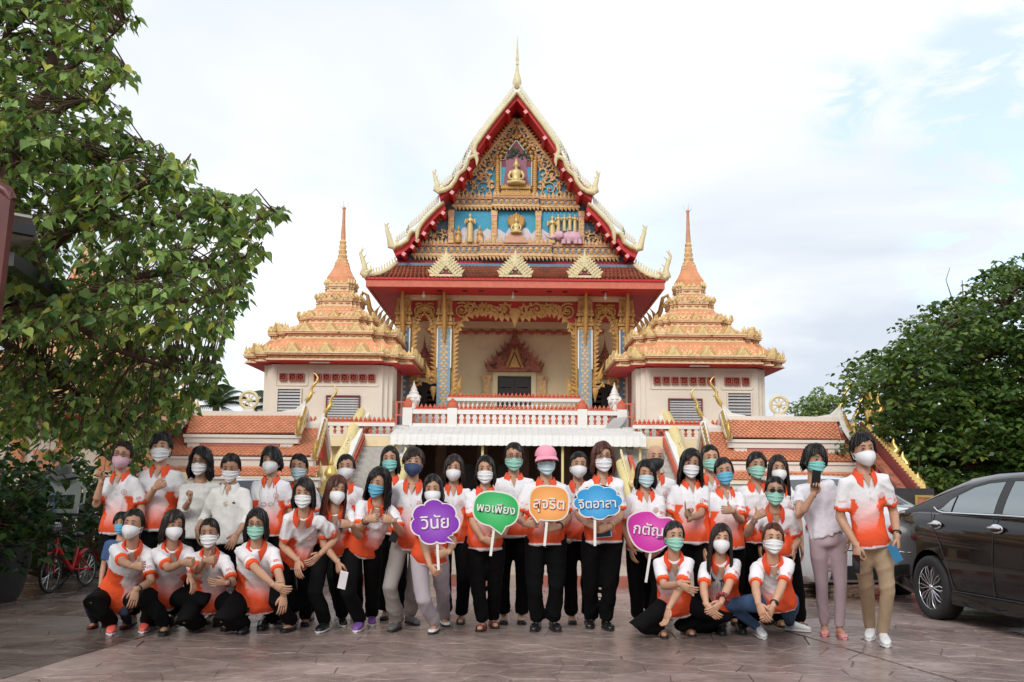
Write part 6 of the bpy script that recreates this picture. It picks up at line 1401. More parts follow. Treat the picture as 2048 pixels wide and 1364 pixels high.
#       side,back length, volume, hairline, fringe, wave, face opening half angle
HS = dict(capped=((-.045,-.075),.004,.045,.1,0,72), short=((-.005,-.075),.016,.062,.2,0,66), boy=((.0,-.06),.019,.050,.25,0,64), bob=((-.125,-.15),.022,.066,.45,.2,56), curly=((-.15,-.17),.036,.070,.4,1.2,54), wavy=((-.22,-.24),.029,.070,.5,1.2,55),
          long=((-.33,-.36),.019,.066,.5,.35,54), tied=((-.012,-.07),.011,.074,.15,0,70), pixie=((-.05,-.10),.025,.044,.55,.2,60), sleek=((-.12,-.15),.015,.072,.35,.1,56))
CURL = dict(relaxed=[(18,22,14)]*4, flat=[(4,5,4)]*4, fist=[(78,95,55)]*4, thumb=[(78,95,55)]*4, grip=[(55,75,40)]*4, heart=[(40,70,40),(80,95,55),(80,95,55),(80,95,55)], two=[(6,5,3),(70,90,50),(78,95,55),(78,95,55)], knee=[(25,18,10)]*4)
def hand_mesh(m, w, Y, thumb, side, pose, k):
    Y = Y.normalized(); X = thumb-Y*thumb.dot(Y)
    if X.length < 1e-3: X = V((1,0,0))-Y*Y.x
    X.normalize(); Z = X.cross(Y)*side
    def T(x, y, z): return w+(X*x+Y*y+Z*z)*k
    m.loft([[T(rx*cos(a)+ox, y, rz*sin(a)) for a in [2*PI*i/10 for i in range(10)]] for y, rx, rz, ox in ((-.03,.024,.019,0),(0,.027,.018,0),(.03,.036,.017,.002),(.06,.040,.015,0),(.086,.038,.012,-.001),(.093,.030,.007,0))])
    for (x, L_, cu) in zip((.029,.010,-.010,-.028), ((.042,.026,.02),(.046,.029,.021),(.043,.027,.02),(.033,.021,.018)), CURL[pose]):
        p = [(x*.9, .06, 0), (x, .085, 0)]; a = 0
        for l, c in zip(L_, cu):
            a += R(c); q = p[-1]; p.append((q[0]+x*.08, q[1]+l*cos(a), q[2]+l*sin(a)))
        m.tube([T(*q) for q in p], [k*.0095,k*.0092,k*.0085,k*.0078,k*.0058], 6)
    tp = dict(thumb=[(.02,.015,.0),(.042,.038,.006),(.062,.05,.008),(.086,.054,.004)], heart=[(.02,.015,.0),(.04,.045,.012),(.045,.075,.026),(.038,.1,.03)], fist=[(.02,.015,.0),(.042,.04,.018),(.034,.066,.036),(.012,.076,.042)], grip=[(.02,.015,.0),(.044,.04,.016),(.046,.066,.032),(.036,.086,.042)]).get(pose, [(.02,.012,.0),(.042,.036,.006),(.054,.062,.012),(.058,.084,.016)])
    m.tube([T(*q) for q in tp], [k*.013,k*.0115,k*.0105,k*.007], 7)
def shoe_mesh(foot, yaw, k, style):
    out = {}; ca, sa = cos(yaw), sin(yaw)
    def T(x, y, z): x *= k; y *= k; return foot+V((x*ca-y*sa, x*sa+y*ca, z*k))
    def rg(y, w, h, z0): return [T(w*c, y, z0+(h*(.5+.5*s) if True else 0)) for c, s in [(math.copysign(abs(cos(a))**.6, cos(a)), math.copysign(abs(sin(a))**.7, sin(a))) for a in [2*PI*i/12 for i in range(12)]]]
    so = MB().loft([rg(y, w, .022, 0) for y, w in ((.085,.022),(.075,.034),(.02,.034),(-.05,.042),(-.10,.044),(-.14,.036),(-.165,.018))]); out['sole'] = so
    up = MB()
    if style in ('sneaker', 'loafer', 'runner'):
        hh = .085 if style != 'loafer' else .06
        up.loft([rg(y, w, h, .016) for y, w, h in ((.08,.024,hh*.8),(.06,.034,hh),(.01,.034,hh),(-.03,.037,hh*.78),(-.07,.041,.055),(-.115,.041,.042),(-.15,.03,.032),(-.165,.012,.016))])
        if style != 'loafer':
            for i in range(4): up.tube([T(-.02, -.035-.018*i, .075-.008*i), T(0, -.04-.018*i, .084-.009*i), T(.02, -.035-.018*i, .075-.008*i)], .004*k, 4)
    elif style == 'flat':
        up.loft([rg(y, w, h, .014) for y, w, h in ((.08,.026,.05),(.05,.036,.036),(0,.037,.022),(-.06,.043,.022),(-.1,.044,.03),(-.14,.034,.026),(-.165,.015,.012))])
    else:   # sandal straps
        for y in (-.085, -.05, .03): up.tube([T(-.042, y, .012), T(-.036, y, .045), T(0, y, .060+(.02 if y > 0 else 0)), T(.036, y, .045), T(.042, y, .012)], .011*k, 6, flat=.5)
    out['upper'] = up; return out
RAW = []
def rawobj(mb, name, vox, smooth):
    me = bpy.data.meshes.new(name); me.from_pydata(mb.v, [], mb.f); o = bpy.data.objects.new(name, me); COL.objects.link(o)
    r = o.modifiers.new('r', 'REMESH'); r.mode = 'VOXEL'; r.voxel_size = vox
    s = o.modifiers.new('s', 'SMOOTH'); s.iterations = smooth; s.factor = .5
    return o
def segdist(Pn, pts, rad):   # numpy: distance to polyline divided by radius, and parameter along it
    best = np.full(len(Pn), 1e9); par = np.zeros(len(Pn)); n = len(pts)-1
    for i in range(n):
        a = np.array(pts[i]); b = np.array(pts[i+1]); d = b-a; L2 = d.dot(d)+1e-12
        t = ((Pn-a)@d)/L2
        tc_ = np.clip(t, 0, 1) if 0 < i < n-1 else (np.clip(t, -9, 1) if i == 0 and n > 1 else (np.clip(t, 0, 9) if n > 1 else t))
        tcl = np.clip(t, 0, 1); q = a+np.outer(tcl, d); ds = np.linalg.norm(Pn-q, axis=1)/rad
        m_ = ds < best; best[m_] = ds[m_]; par[m_] = (i+tc_[m_])/n
    return best, par
PEOPLE = []
def person(label, Y, head, h=1.60, hd=(0,0,0), hair='bob', hcol='hair_black', mask='mask_white', mk='pleat', top='polo', legs='black_cloth', tw=0, hip=None, hl=None, hr_=None, feet=None, fyaw=(0,0), shoe='flat', scol='shoe_black', w=1., fem=True, skin=None, knee=(None,None), group='people posing in front of the temple', ext=(), lean=0., sole=None, cat='person', neck=.182, el=(None,None), bun=None, hem=-.13, gs=0.):
    k = h/1.62; rr = random.Random(label); skin = (skin or 1)*rr.uniform(.84, 1.12); w *= rr.uniform(.95, 1.07)*(1.1 if group.startswith('people crouch') else 1.); hd = (hd[0]+rr.uniform(-5, 5), hd[1]+rr.uniform(-2, 4), hd[2]+rr.uniform(-3, 3)); H = at(*head, Y); Rh = rotm(hd[0], hd[1], hd[2])
    NB = H + V((0, .018*k, -neck*k)) + V((-sin(R(hd[2]))*-.0, 0, 0)); NB.x -= sin(R(hd[2]))*.06
    if hip is None: P = V((NB.x, NB.y+.02+lean, NB.z-.49*k))
    else: P = at(hip[0], hip[1], Y+hip[2])
    root = thing('person', label, cat, (P.x, Y, 0), group)
    lat = V((cos(R(tw)), sin(R(tw)), 0)); sp = (NB-P); spu = sp.normalized(); fwd0 = lat.cross(V((0,0,1)))   # fwd: towards -y when tw=0
    bulge = V((0, 1, 0))*(.10*k*min(1, max(0, (NB-P).cross(V((0,0,1))).length/.3)))
    def spine(t): return P.lerp(NB, t)+bulge*(sin(PI*max(0, min(1, t))))
    def frame(t):
        d = (spine(t+.05)-spine(t-.05)).normalized(); l = (lat-d*lat.dot(d)).normalized(); return l, l.cross(d)
    sw = (.135 if fem else .153)*k*(.9+.1*w); SH = {}
    for s in (-1, 1):
        l, f = frame(.93); SH[s] = spine(.925)+l*(s*sw)+V((0,.005,-.026*k))
    l1, l2 = .272*k, .245*k; ARM = {}; HD = {}
    for s, hh, e_ in ((-1, hl, el[0]), (1, hr_, el[1])):
        if hh is None:
            Wp = P+lat*(s*(.205*k*(.75+.25*w)))+V((0,-.05,-.03*k)); Wp = V((Wp.x, Wp.y, SH[s].z-(l1+l2)*.965)); pose, th, dr = 'relaxed', V((0,-1,0)), None
        else:
            Wp = at(hh[0], hh[1], Y+hh[2]); pose = hh[3] if len(hh) > 3 else 'relaxed'; th = V(hh[4]) if len(hh) > 4 else V((0,-.3,1)); dr = V(hh[5]) if len(hh) > 5 else None
        if hh is not None and dr is not None: Wp = Wp-dr.normalized()*(.07*k)
        elif hh is not None: Wp = Wp-(Wp-SH[s]).normalized()*.05*k
        pole = V(e_) if e_ else V((s*.42, .45, -.8)); E_ = ik(SH[s], Wp, l1, l2, pole); ARM[s] = (SH[s], E_, Wp); HD[s] = (Wp, (dr if dr is not None else Wp-E_), th, pose)
    HJ = {s: P+lat*(s*.088*k*w)+V((0,0,-.02)) for s in (-1, 1)}
    FT = {}; LG = {}; t1, t2 = .405*k, .40*k
    for s, i in ((-1, 0), (1, 1)):
        fp = ground(*feet[i][:2]) if feet and feet[i] else V((HJ[s].x+s*.01, HJ[s].y-.06, 0))
        if feet and feet[i] and len(feet[i]) > 2: fp = V((fp.x, fp.y, feet[i][2])); 
        FT[s] = fp; an = fp+V((sin(R(fyaw[i]))*-.03, .045*k, .075*k))
        pole = V(knee[i]) if knee[i] else V((s*.25, -1, .15)); K_ = ik(HJ[s], an, t1, t2, pole); LG[s] = (HJ[s], K_, an)
    # --- body
    kh = k*1.03
    def TH_(v): return H+Rh@(v-V((0,.0,.0)))
    b = MB(); head_mesh(b, TH_, kh); nk = TH_(V((0,.022,-.07))*k)
    b.tube([nk, nk.lerp(NB, .6)+V((0,.004,0)), spine(.93)], [.050*k,.052*k,.07*k], 14)
    b.loft([ell_ring(spine(t), *frame(t), rx*k, ry*k, 12) for t, rx, ry in ((.0,.12,.08),(.3,.105,.075),(.6,.12,.085),(.85,.11,.065),(.95,.07,.05))])
    for s in (-1, 1):
        a, e_, w_ = ARM[s]; fw = .9+.1*w
        b.tube([spine(.9).lerp(a, .6), a, a.lerp(e_, .5), e_, e_.lerp(w_, .3), e_.lerp(w_, .75), w_+(w_-e_).normalized()*.02], [.034*k,.036*k*fw,.040*k*fw,.037*k*fw,.038*k*fw,.029*k,.024*k], 12)
        a, q, n_ = LG[s]; b.tube([a, q, n_.lerp(q, .3), n_, n_+V((0,-.01,-.035*k))], [.04*k,.016*k,.030*k,.032*k,.036*k], 10)
        fy = R(fyaw[0 if s < 0 else 1]); f_ = FT[s]; u = V((sin(fy), -cos(fy), 0))*-1; u = V((-u.x, u.y, 0)) if False else V((sin(fy), -cos(fy), 0))
        b.tube([n_-u*.02+V((0,0,-.03*k)), f_+u*.03+V((0,0,.042*k)), f_+u*.10*k+V((0,0,.028*k)), f_+u*.135*k+V((0,0,.024*k))], [.034*k,.034*k,.032*k,.02*k], 10, flat=.8)
    rb = rawobj(b, 'body', .0115, 3)
    # --- shirt
    g = MB(); long_ = top in ('blouse', 'shirtw'); tee = top == 'tee'
    prof = [(hem,.163,.118),(-.02,.162,.120),(.12,.152,.116),(.3,.143,.112),(.5,.149,.118),(.68,.154,.118),(.82,.146,.102),(.92,.110,.080),(.985,.066,.06)]
    if not fem: prof = [(t, rx*(1.03 if t > .4 else .98), ry) for t, rx, ry in prof]
    g.loft([ell_ring(spine(t), *frame(t), rx*k*w, ry*k*w*(1.03 if t < .4 else 1), 20, .9) for t, rx, ry in prof])
    SL = {}
    for s in (-1, 1):
        a, e_, w_ = ARM[s]; en = .52 if tee else .80
        if long_:
            pts = [spine(.86).lerp(a, .55), a, a.lerp(e_, .5), e_, e_.lerp(w_, .45)]; rad = [.07,.066,.064,.058,.054]
        else: pts = [spine(.86).lerp(a, .55), a, a.lerp(e_, .35), a.lerp(e_, en)]; rad = [.068,.059,.059,.062]
        g.tube(pts, [q*k*(.85+.15*w) for q in rad], 14); SL[s] = pts[1:]
    rs_ = rawobj(g, 'shirt', .0145, 5)
    # --- trousers
    p = MB(); fl = 1.1 if legs in ('black_cloth', 'lilac_cloth', 'grey_cloth') else .98
    p.loft([ell_ring(spine(t), *frame(t), rx*k*w, ry*k*w, 16) for t, rx, ry in ((-.16,.10,.09),(-.09,.146,.108),(0,.142,.100),(.1,.130,.095),(.2,.12,.085))])
    for s in (-1, 1):
        a, q, n_ = LG[s]; sh = (q-n_).normalized()
        sl = .86 if legs in ('khaki_cloth', 'mauve_cloth', 'jeans_cloth') else 1.
        p.tube([a+V((0,0,.03)), a.lerp(q, .35), q, q.lerp(n_, .4), n_+sh*(.02*k)], [.088*k*w,.084*k*w,.067*k*fl*w**.5*sl**.6,.064*k*fl*sl,.062*k*fl*sl**1.6], 14)
    rp = rawobj(p, 'trousers', .0145, 4)
    PEOPLE.append(dict(root=root, k=k, body=rb, shirt=rs_, pants=rp, H=H, Rh=Rh, NB=NB, P=P, spine=spine, frame=frame, ARM=ARM, HD=HD, SL=SL, LG=LG, FT=FT, top=top, legs=legs, rr=rr, hair=hair, hcol=hcol, mask=mask, mk=mk, fyaw=fyaw, shoe=shoe, scol=scol, skin=skin, ext=ext, T=TH_, kh=kh, w=w, sole=sole, bun=bun, lat=lat, prof=prof, tee=tee, long=long_, gs=gs))
    return root
def textmesh(body, size, ext=.0006, off=0.):
    cu = bpy.data.curves.new('lettering', 'FONT'); cu.body = body; cu.size = size; cu.align_x = 'CENTER'; cu.align_y = 'CENTER'; cu.extrude = ext; cu.resolution_u = 2; cu.offset = off
    o = bpy.data.objects.new('tmp', cu); COL.objects.link(o); bpy.context.view_layer.update(); me = bpy.data.meshes.new_from_object(o.evaluated_get(bpy.context.evaluated_depsgraph_get())); bpy.data.objects.remove(o); me.materials.clear(); return me
SLV = textmesh('สก.', .042); D('sleeve_red', (.62,.05,.06), .7); SLV.materials.append(MT['sleeve_red'])
def finish_people():
    bpy.context.view_layer.update(); dg = bpy.context.evaluated_depsgraph_get()
    for q in PEOPLE:
        for key in ('body', 'shirt', 'pants'):
            o = q[key]; me = bpy.data.meshes.new_from_object(o.evaluated_get(dg)); other = o.data; q[key+'_me'] = me
    for q in PEOPLE:
        for key in ('body', 'shirt', 'pants'):
            o = q[key]; m0 = o.data; bpy.data.objects.remove(o); bpy.data.meshes.remove(m0)
        dress(q)
def getv(me): a = np.empty(len(me.vertices)*3, np.float32); me.vertices.foreach_get('co', a); return a.reshape(-1, 3)
def folds(me, amp, rr, f=22., hz=.8):
    P = getv(me); n = np.empty(len(P)*3, np.float32); me.vertices.foreach_get('normal', n); n = n.reshape(-1, 3); d = np.zeros(len(P))
    for i in range(6):
        v = np.array([rr.gauss(0, 1), rr.gauss(0, 1), rr.gauss(0, hz)]); v *= f*rr.uniform(.35, 1.3)/np.linalg.norm(v); w2 = np.array([rr.gauss(0, 1) for _ in range(3)])*5; w3 = np.array([rr.gauss(0, 1) for _ in range(3)])*4
        msk = np.clip(np.sin(P@w3+rr.uniform(0, 6))*1.2+.1, 0, 1)
        d += ((1-np.abs(np.sin(P@v+rr.uniform(0, 6)+1.3*np.sin(P@w2))))**2-.3)*msk*rr.uniform(.5, 1)
    P = P+n*(d*amp)[:, None]; me.vertices.foreach_set('co', P.astype(np.float32).ravel()); me.update()
def setcol(me, c):
    a = me.color_attributes.new('Col', 'FLOAT_COLOR', 'POINT'); c = np.hstack([c, np.ones((len(c), 1))]).astype(np.float32); a.data.foreach_set('color', c.ravel())
def smoothall(me): me.polygons.foreach_set('use_smooth', [True]*len(me.polygons))
def cloth_link(q, me, name, m_):
    P = getv(me)-np.array(q['root'].location, np.float32); me.vertices.foreach_set('co', P.astype(np.float32).ravel()); me.materials.clear(); me.materials.append(MT[m_]); smoothall(me); me.update(); me.name = name
    return link(name, me, q['root'])
def dress(q):
    root, k, rr, T, NB, spine, frame = q['root'], q['k'], q['rr'], q['T'], q['NB'], q['spine'], q['frame']
    # body with hands
    me = q['body_me']; hm = MB()
    for s in (-1, 1): w_, d, th, pose = q['HD'][s]; hand_mesh(hm, w_, V(d), V(th), 1 if s < 0 else -1, pose, k*.98)
    bm = bmesh.new(); bm.from_mesh(me); m2 = bpy.data.meshes.new('h'); m2.from_pydata(hm.v, [], hm.f); bm.from_mesh(m2); bm.to_mesh(me); bm.free(); bpy.data.meshes.remove(m2)
    P = getv(me); tone = np.array(SKIN)*q['skin']; c = np.tile(tone, (len(P), 1)); hd_ = P-np.array(q['H']); Ri = np.array(q['Rh'].inverted()); L_ = (Ri@hd_.T).T/q['kh']
    near = np.linalg.norm(L_, axis=1) < .14
    red = np.zeros(len(P)); 
    for s in (-1, 1): red += np.exp(-(((L_-np.array([s*.042, -.08, -.022]))/.022)**2).sum(1))
    lips = np.exp(-(((L_-np.array([0, -.09, -.062]))/np.array([.018, .02, .008]))**2).sum(1)); red = np.clip(red*.5+lips, 0, 1)*near
    c = c*(1-red[:, None]*.35)+np.array([.5, .16, .12])*(red*.35)[:, None]; setcol(me, c); cloth_link(q, me, 'body', 'skin')
    # shirt
    me = q['shirt_me']; folds(me, .017*k, rr, 24, .6); P = getv(me)
    sp_pts = [spine(t) for t in np.linspace(-.15, 1, 10)]; ds, ts = segdist(P, sp_pts, .15*k); ts = -.15+1.15*ts
    orange = np.array([.86,.095,.022]); white = np.array([.78,.77,.79]); top = q['top']; c = np.tile(white, (len(P), 1))
    if top == 'polo':
        l = np.array(q['lat']); x = (P-np.array(NB))@l; ph = rr.uniform(-.25, .25)
        g = np.clip((.66+q['gs']+ph*.08-ts+.04*np.sin(x*9+rr.uniform(0, 6)))/.62, 0, 1)**1.25; c = c*(1-g[:, None])+orange*g[:, None]
        zz = np.abs(((ts+.2)*3.1+rr.uniform(0, .3)) % 1-.5)*2; sd = (np.abs(x)/(.15*k*q['w']) > .50+.22*zz-.10*q['gs']) & (ts < .60+.5*q['gs']); c[sd] = orange
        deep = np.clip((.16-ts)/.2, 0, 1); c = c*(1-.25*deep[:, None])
        c[ts < -.082] = white
        for s in (-1, 1):
            da, ta = segdist(P, q['SL'][s], .07*k); m_ = (da < ds*1.0) & (ta > .12); c[m_] = white
            c[(da < 1.5) & (ta > .86) & (ta < 1.6) & m_] = orange
            b_ = m_ & (ta > .66) & (ta < .70) & (rr.random() < .5); c[b_] = orange*.6+white*.4
    elif top == 'blouse': c[:] = (.68,.67,.64)
    elif top == 'shirtw': c[:] = (.70,.69,.66)
    elif top == 'tee': c[:] = (.72,.70,.76)
    elif top == 'blue':
        c[:] = (.05,.10,.22); c[ts < .45] = (.45,.52,.60)
    setcol(me, c); so = cloth_link(q, me, 'shirt', 'shirt')
    me = q['pants_me']; folds(me, .008*k, rr, 20, .7); cloth_link(q, me, 'trousers', q['legs'])
    # collar, neckline, buttons, emblem
    l, f = frame(.93); up = l.cross(f)*-1 if l.cross(f).z < 0 else l.cross(f); cb = spine(.955)
    if q['top'] in ('polo', 'shirtw'):
        G = []
        for i in range(25):
            a = R(22+316*i/24); d = f*cos(a)+l*sin(a); fr_ = max(0, cos(a)); 
            ri, ro = (.058+.006*fr_)*k, (.092+.022*fr_)*k*(.85+.15*q['w'])
            pi_ = cb+d*ri+up*((.052-.025*fr_)*k); pm = cb+d*(ri+.014*k)+up*((.060-.025*fr_)*k); po = cb+d*ro+up*((-.006-.062*fr_**2)*k)
            G.append([cb+d*(ri-.004)+up*(.0), pi_, pm, pm.lerp(po, .5)+d*.006, po, po-up*.004-d*.012])
        MB().grid(G).build('collar', 'collar_orange' if q['top'] == 'polo' else MT['white_cloth'], so, 60)
        ln = spine(.99)+f*(.062*k); m = MB(); dn = (spine(.55)-spine(.93)).normalized()
        a = cb+f*(.068*k)+up*(.02*k); b_ = spine(.845)+f*(.121*k*q['w'])
        m.add([a-l*(.034*k), a+l*(.034*k), b_, cb+f*(.05*k)+up*(.01*k)], [(0,1,2),(0,2,3),(1,3,2)]); o = m.build('open_neckline', 'skin', so); setcol(o.data, np.tile(np.array(SKIN)*q['skin']*.95, (4, 1)))
        m = MB()
        for t in (.76, .68): m.ell(spine(t)+f*(.129*k*q['w']), (.005,.004,.005), 6, 4)
        m.build('button', 'eye_white', so)
    if q['top'] == 'polo':
        e = spine(.70)+l*(.078*k)+f*(.116*k*q['w']); nn = (f+l*.35).normalized(); ux = nn.cross(V((0,0,1))).normalized(); uy = ux.cross(nn)
        m = MB(); m.tube([e+nn*.010+(ux*cos(a)+uy*sin(a))*(.023*k) for a in [2*PI*i/14 for i in range(14)]], .0035, 4, closed=True); m.tube([e+nn*.010+uy*(.012*k), e+nn*.011-uy*(.012*k)], [.005,.004], 5); m.build('emblem', 'emblem', so)
    if q['top'] == 'polo':      # red letters printed on the sleeve, round emblem on the chest
        a, e2, _ = q['ARM'][1]; d = (e2-a).normalized(); n_ = V((.35,-1,.1)); n_ = (n_-d*n_.dot(d)).normalized(); x_ = n_.cross(d)*1; x_ = x_ if x_.x > 0 else -x_; y_ = -d
        M4 = Matrix((x_, y_, x_.cross(y_))).transposed().to_4x4(); M4.translation = a.lerp(e2, .56)+n_*(.069*k)-rootloc(root); o = link('sleeve_lettering', SLV, so); o.matrix_local = M4
    if q['top'] == 'shirtw':
        e = spine(.70)+l*(.07*k)+f*(.121*k); MB().ell(e, (.016,.004,.008), 8, 5).build('pocket_mark', 'dark', so, 60); m = MB(); c_ = spine(.68)+f*(.128*k)-l*(.01); m.tube([c_+V((.011*cos(t), -.004, .016*sin(t))) for t in [2*PI*i/12 for i in range(12)]], .0028, 5, closed=True); m.build('pendant', 'leafgold', root)
    # face
    kh = q['kh']
    for s in (-1, 1):
        m = MB(); v = MB().ell((s*.033,-.0862,.010), (.0145,.006,.0036), 10, 6); m.add([T(V(p)*kh) for p in v.v], v.f); e = m.build('eye', 'eye_white', root, 60)
        v = MB().ell((s*.033,-.0912,.010), (.0054,.0030,.0040), 8, 6); MB().add([T(V(p)*kh) for p in v.v], v.f).build('iris', 'eye_dark', e, 60)
        MB().tube([T(V(p)*kh) for p in ((s*.014,-.0915,.010),(s*.024,-.0955,.0140),(s*.034,-.0940,.0145),(s*.048,-.083,.0095))], [.0012*kh,.0024*kh,.0026*kh,.001*kh], 5).build('eyelash', 'eye_dark', e)
        MB().tube([T(V(p)*kh) for p in ((s*.013,-.096,.032),(s*.030,-.0975,.038),(s*.050,-.084,.033))], [.0028*kh,.0034*kh,.0012*kh], 5).build('eyebrow', 'hair_black', root)
    # hair
    if q['hair'] != 'bald':
        ho = hair_mesh(T, kh, HS[q['hair']], rr).build('hair', q['hcol'], root, 60)
        if q['hair'] == 'tied':
            m = MB(); m.tube([T(V(p)*kh) for p in ((0,.085,.02),(.0,.115,.0),(.01,.118,-.06),(.03,.10,-.13))], [.03*kh,.032*kh,.026*kh,.008*kh], 10); m.build('ponytail', q['hcol'], ho, 60)
    if q['mask']: mask_mesh(T, kh, q['mk']).build('face_mask', q['mask'], root, 70)
    # shoes
    for s, i in ((-1, 0), (1, 1)):
        pr = shoe_mesh(q['FT'][s], R(q['fyaw'][i]), k, q['shoe']); u = pr['upper'].build('shoe', q['scol'], root, 60); pr['sole'].build('sole', q['sole'] or ('shoe_white' if q['shoe'] in ('runner', 'sneaker') else 'rubber'), u, 40)
    for e in q['ext']: EXT[e](q)
D('white_cloth', (.70,.69,.66), .8, .05)
def x_glasses(q, lens=False):
    T, k = q['T'], q['kh']; m = MB()
    for s in (-1, 1):
        c = [V((s*.033+.024*cos(a), -.105+.010*abs(cos(a)) if False else -.106, .008+.017*sin(a))) for a in [2*PI*i/16 for i in range(16)]]; m.tube([T(p*k) for p in c], .0022*k, 5, closed=True)
        m.tube([T(V(p)*k) for p in ((s*.056,-.104,.012),(s*.074,-.07,.014),(s*.08,.01,.008))], .0019*k, 4)
    m.tube([T(V(p)*k) for p in ((-.01,-.106,.012),(0,-.109,.014),(.01,-.106,.012))], .002*k, 4); g = m.build('glasses', 'glass_frame', q['root'])
    if lens:
        m = MB()
        for s in (-1, 1): m.add([T(V((s*.033+.024*cos(a), -.105, .008+.017*sin(a)))*k) for a in [2*PI*i/16 for i in range(16)]], [tuple(range(16))])
        m.build('lens', 'dark_lens', g)
def x_sun(q): x_glasses(q, True)
def x_cap(q):
    T, k = q['T'], q['kh']; m = MB(); rg = []
    for i in range(9):
        th = R(88)*i/8; rg.append([T(V((.095*sin(th)**.8*cos(a), .002+.110*sin(th)**.8*sin(a), .036+.096*cos(th)))*k) for a in [2*PI*j/24 for j in range(24)]])
    m.loft(rg, caps=False); c = m.build('cap', 'cap_pink', q['root'], 60); G = []
    for i in range(13):
        a = R(-60+120*i/12); d = V((sin(a), -cos(a), 0)); G.append([T(V((d.x*r*.092/.1, d.y*r*1.07, .040-.030*(j/3)-.10*(sin(a)**2)*(j/3)*.3))*k) for j, r in enumerate((.098, .112, .125, .098+.075*max(.12, (cos(a)-.42)/.58)**.6))])
    vz = MB().grid(G); n = len(vz.v); vz.v += [(x, y, z-.006) for x, y, z in vz.v]; vz.f += [tuple(i+n for i in reversed(f_)) for f_ in vz.f]; vz.build('visor', 'cap_pink', c, 60)
def wristband(mat_, s, face=False):
    def f(q):
        a, e, w_ = q['ARM'][s]; k = q['k']; c = w_.lerp(e, .16); d = (w_-e).normalized(); x = d.cross(V((0,1,0))).normalized(); y = x.cross(d)
        m = MB().tube([c+(x*cos(t)+y*sin(t))*(.031*k) for t in [2*PI*i/14 for i in range(14)]], .006*k, 6, closed=True, flat=1)
        if face: m.ell(c-V((0,.032*k,0)), (.017*k,.006*k,.017*k), 10, 6)
        m.build('wristwatch' if face else 'bracelet', mat_, q['root'], 60)
    return f
def x_hang(q):      # spectacles hanging on a cord over the chest
    sp, f = q['spine'], q['frame'](.6)[1]; k = q['k']; c = sp(.52)+f*(.14*k); l = q['lat']; m = MB()
    for s in (-1, 1): m.tube([c+l*(s*.035*k+.026*k*cos(a))+V((0,-.004,.016*k*sin(a))) for a in [2*PI*i/14 for i in range(14)]], .002, 4, closed=True); m.tube([sp(.95)+l*(s*.06*k)+f*(.08*k), sp(.75)+l*(s*.085*k)+f*(.13*k), c+l*(s*.062*k)], .0018, 4)
    m.build('hanging_spectacles', 'glass_frame', q['root'])
def x_scrunchie(q):
    a, e, w_ = q['ARM'][1]; m = MB(); d = (w_-e).normalized(); x = d.cross(V((0,1,0))).normalized(); y = x.cross(d); c = w_.lerp(e, .25)
    m.tube([c+(x*cos(t)+y*sin(t))*(.045+.006*sin(t*9))+d*.008*sin(t*7) for t in [2*PI*i/24 for i in range(24)]], .017, 6, closed=True); m.build('hair_scrunchie', 'maroon', q['root'], 60)
EXT = dict(glasses=x_glasses, sun=x_sun, cap=x_cap, hang=x_hang, scrunchie=x_scrunchie, band_l=wristband('watch_black', -1), band_r=wristband('watch_black', 1), watch_r=wristband('watch_black', 1, True), gold_r=wristband('leafgold', 1), watch_l=wristband('chrome', -1, True))

for nm in ('hair_black', 'hair_red', 'hair_brown'):      # combed streaks in the gloss
    t = MT[nm].node_tree; b = t.nodes['Principled BSDF']; l = t.links.new; c = N(t, 'ShaderNodeTexCoord'); g = N(t, 'ShaderNodeMapping'); g.inputs['Scale'].default_value = (130, 130, 9); l(c.outputs['Object'], g.inputs[0])
    n = N(t, 'ShaderNodeTexNoise', Scale=1., Detail=3.); l(g.outputs[0], n.inputs['Vector']); bp = N(t, 'ShaderNodeBump', Strength=.7, Distance=.006); l(n.outputs[0], bp.inputs['Height']); l(bp.outputs[0], b.inputs['Normal']); b.inputs['Roughness'].default_value = .36; b.inputs['Specular IOR Level'].default_value = .35
# each person: label, depth, head centre in the photograph ...
FW_ = V((0,-1,0))
up_ = (0,-.2,1)
T_R = (1,-.25,.1)     # hand pointing towards image right
T_L = (-1,-.25,.1)
person('woman in polo with pink mask and glasses making a finger heart', 9.4, (245,911), 1.60, (8,0,9), 'tied', 'hair_brown', 'mask_pink', 'beak', hl=(203,948,-.22,'heart',(.9,-.3,.3),(.05,-.2,1)), feet=((222,1250),(262,1250)), ext=('glasses',), el=((-.3,.2,-1),None))
person('tall man in polo with white pleated mask making a heart by his chest', 9.6, (322,896), 1.72, (5,0,0), 'boy', mask='mask_white', fem=False, w=1.05, hl=(322,968,-.26,'heart',(0,-.3,1),(.8,-.3,.5)), feet=((310,1248),(345,1248)), scol='shoe_black', shoe='loafer')
person('woman in white lace blouse with curly black bob and thin glasses', 9.5, (402,924), 1.56, (0,0,0), 'curly', top='blouse', hl=(383,988,-.28,'fist',(.4,-.4,.8),(.3,-.2,1)), ext=('glasses',), feet=((385,1246),(420,1246)))
person('woman in white collared shirt looking down with lowered mask', 9.25, (462,934), 1.54, (2,16,0), 'tied', top='shirtw', hl=(394,1074,-.12,'relaxed',(.3,-1,0),(.1,-.1,-1)), hr_=(466,1082,-.26,'knee',(-1,-.3,.2),(-.5,-.3,-1)), feet=((440,1250),(485,1250)), w=1.14, skin=.9)
person('woman in polo with short swept hair and spectacles hanging on her chest', 9.55, (543,921), 1.56, (-6,0,-3), 'pixie', mk='beak', feet=((530,1245),(560,1245)), ext=('hang',), w=1.1)
person('woman with pale blue mask standing behind the woman with black bob leaning forward', 9.9, (598,934), 1.55, (0,0,0), 'tied', mask='mask_pale', feet=((590,1240),(620,1240)), w=1.25)
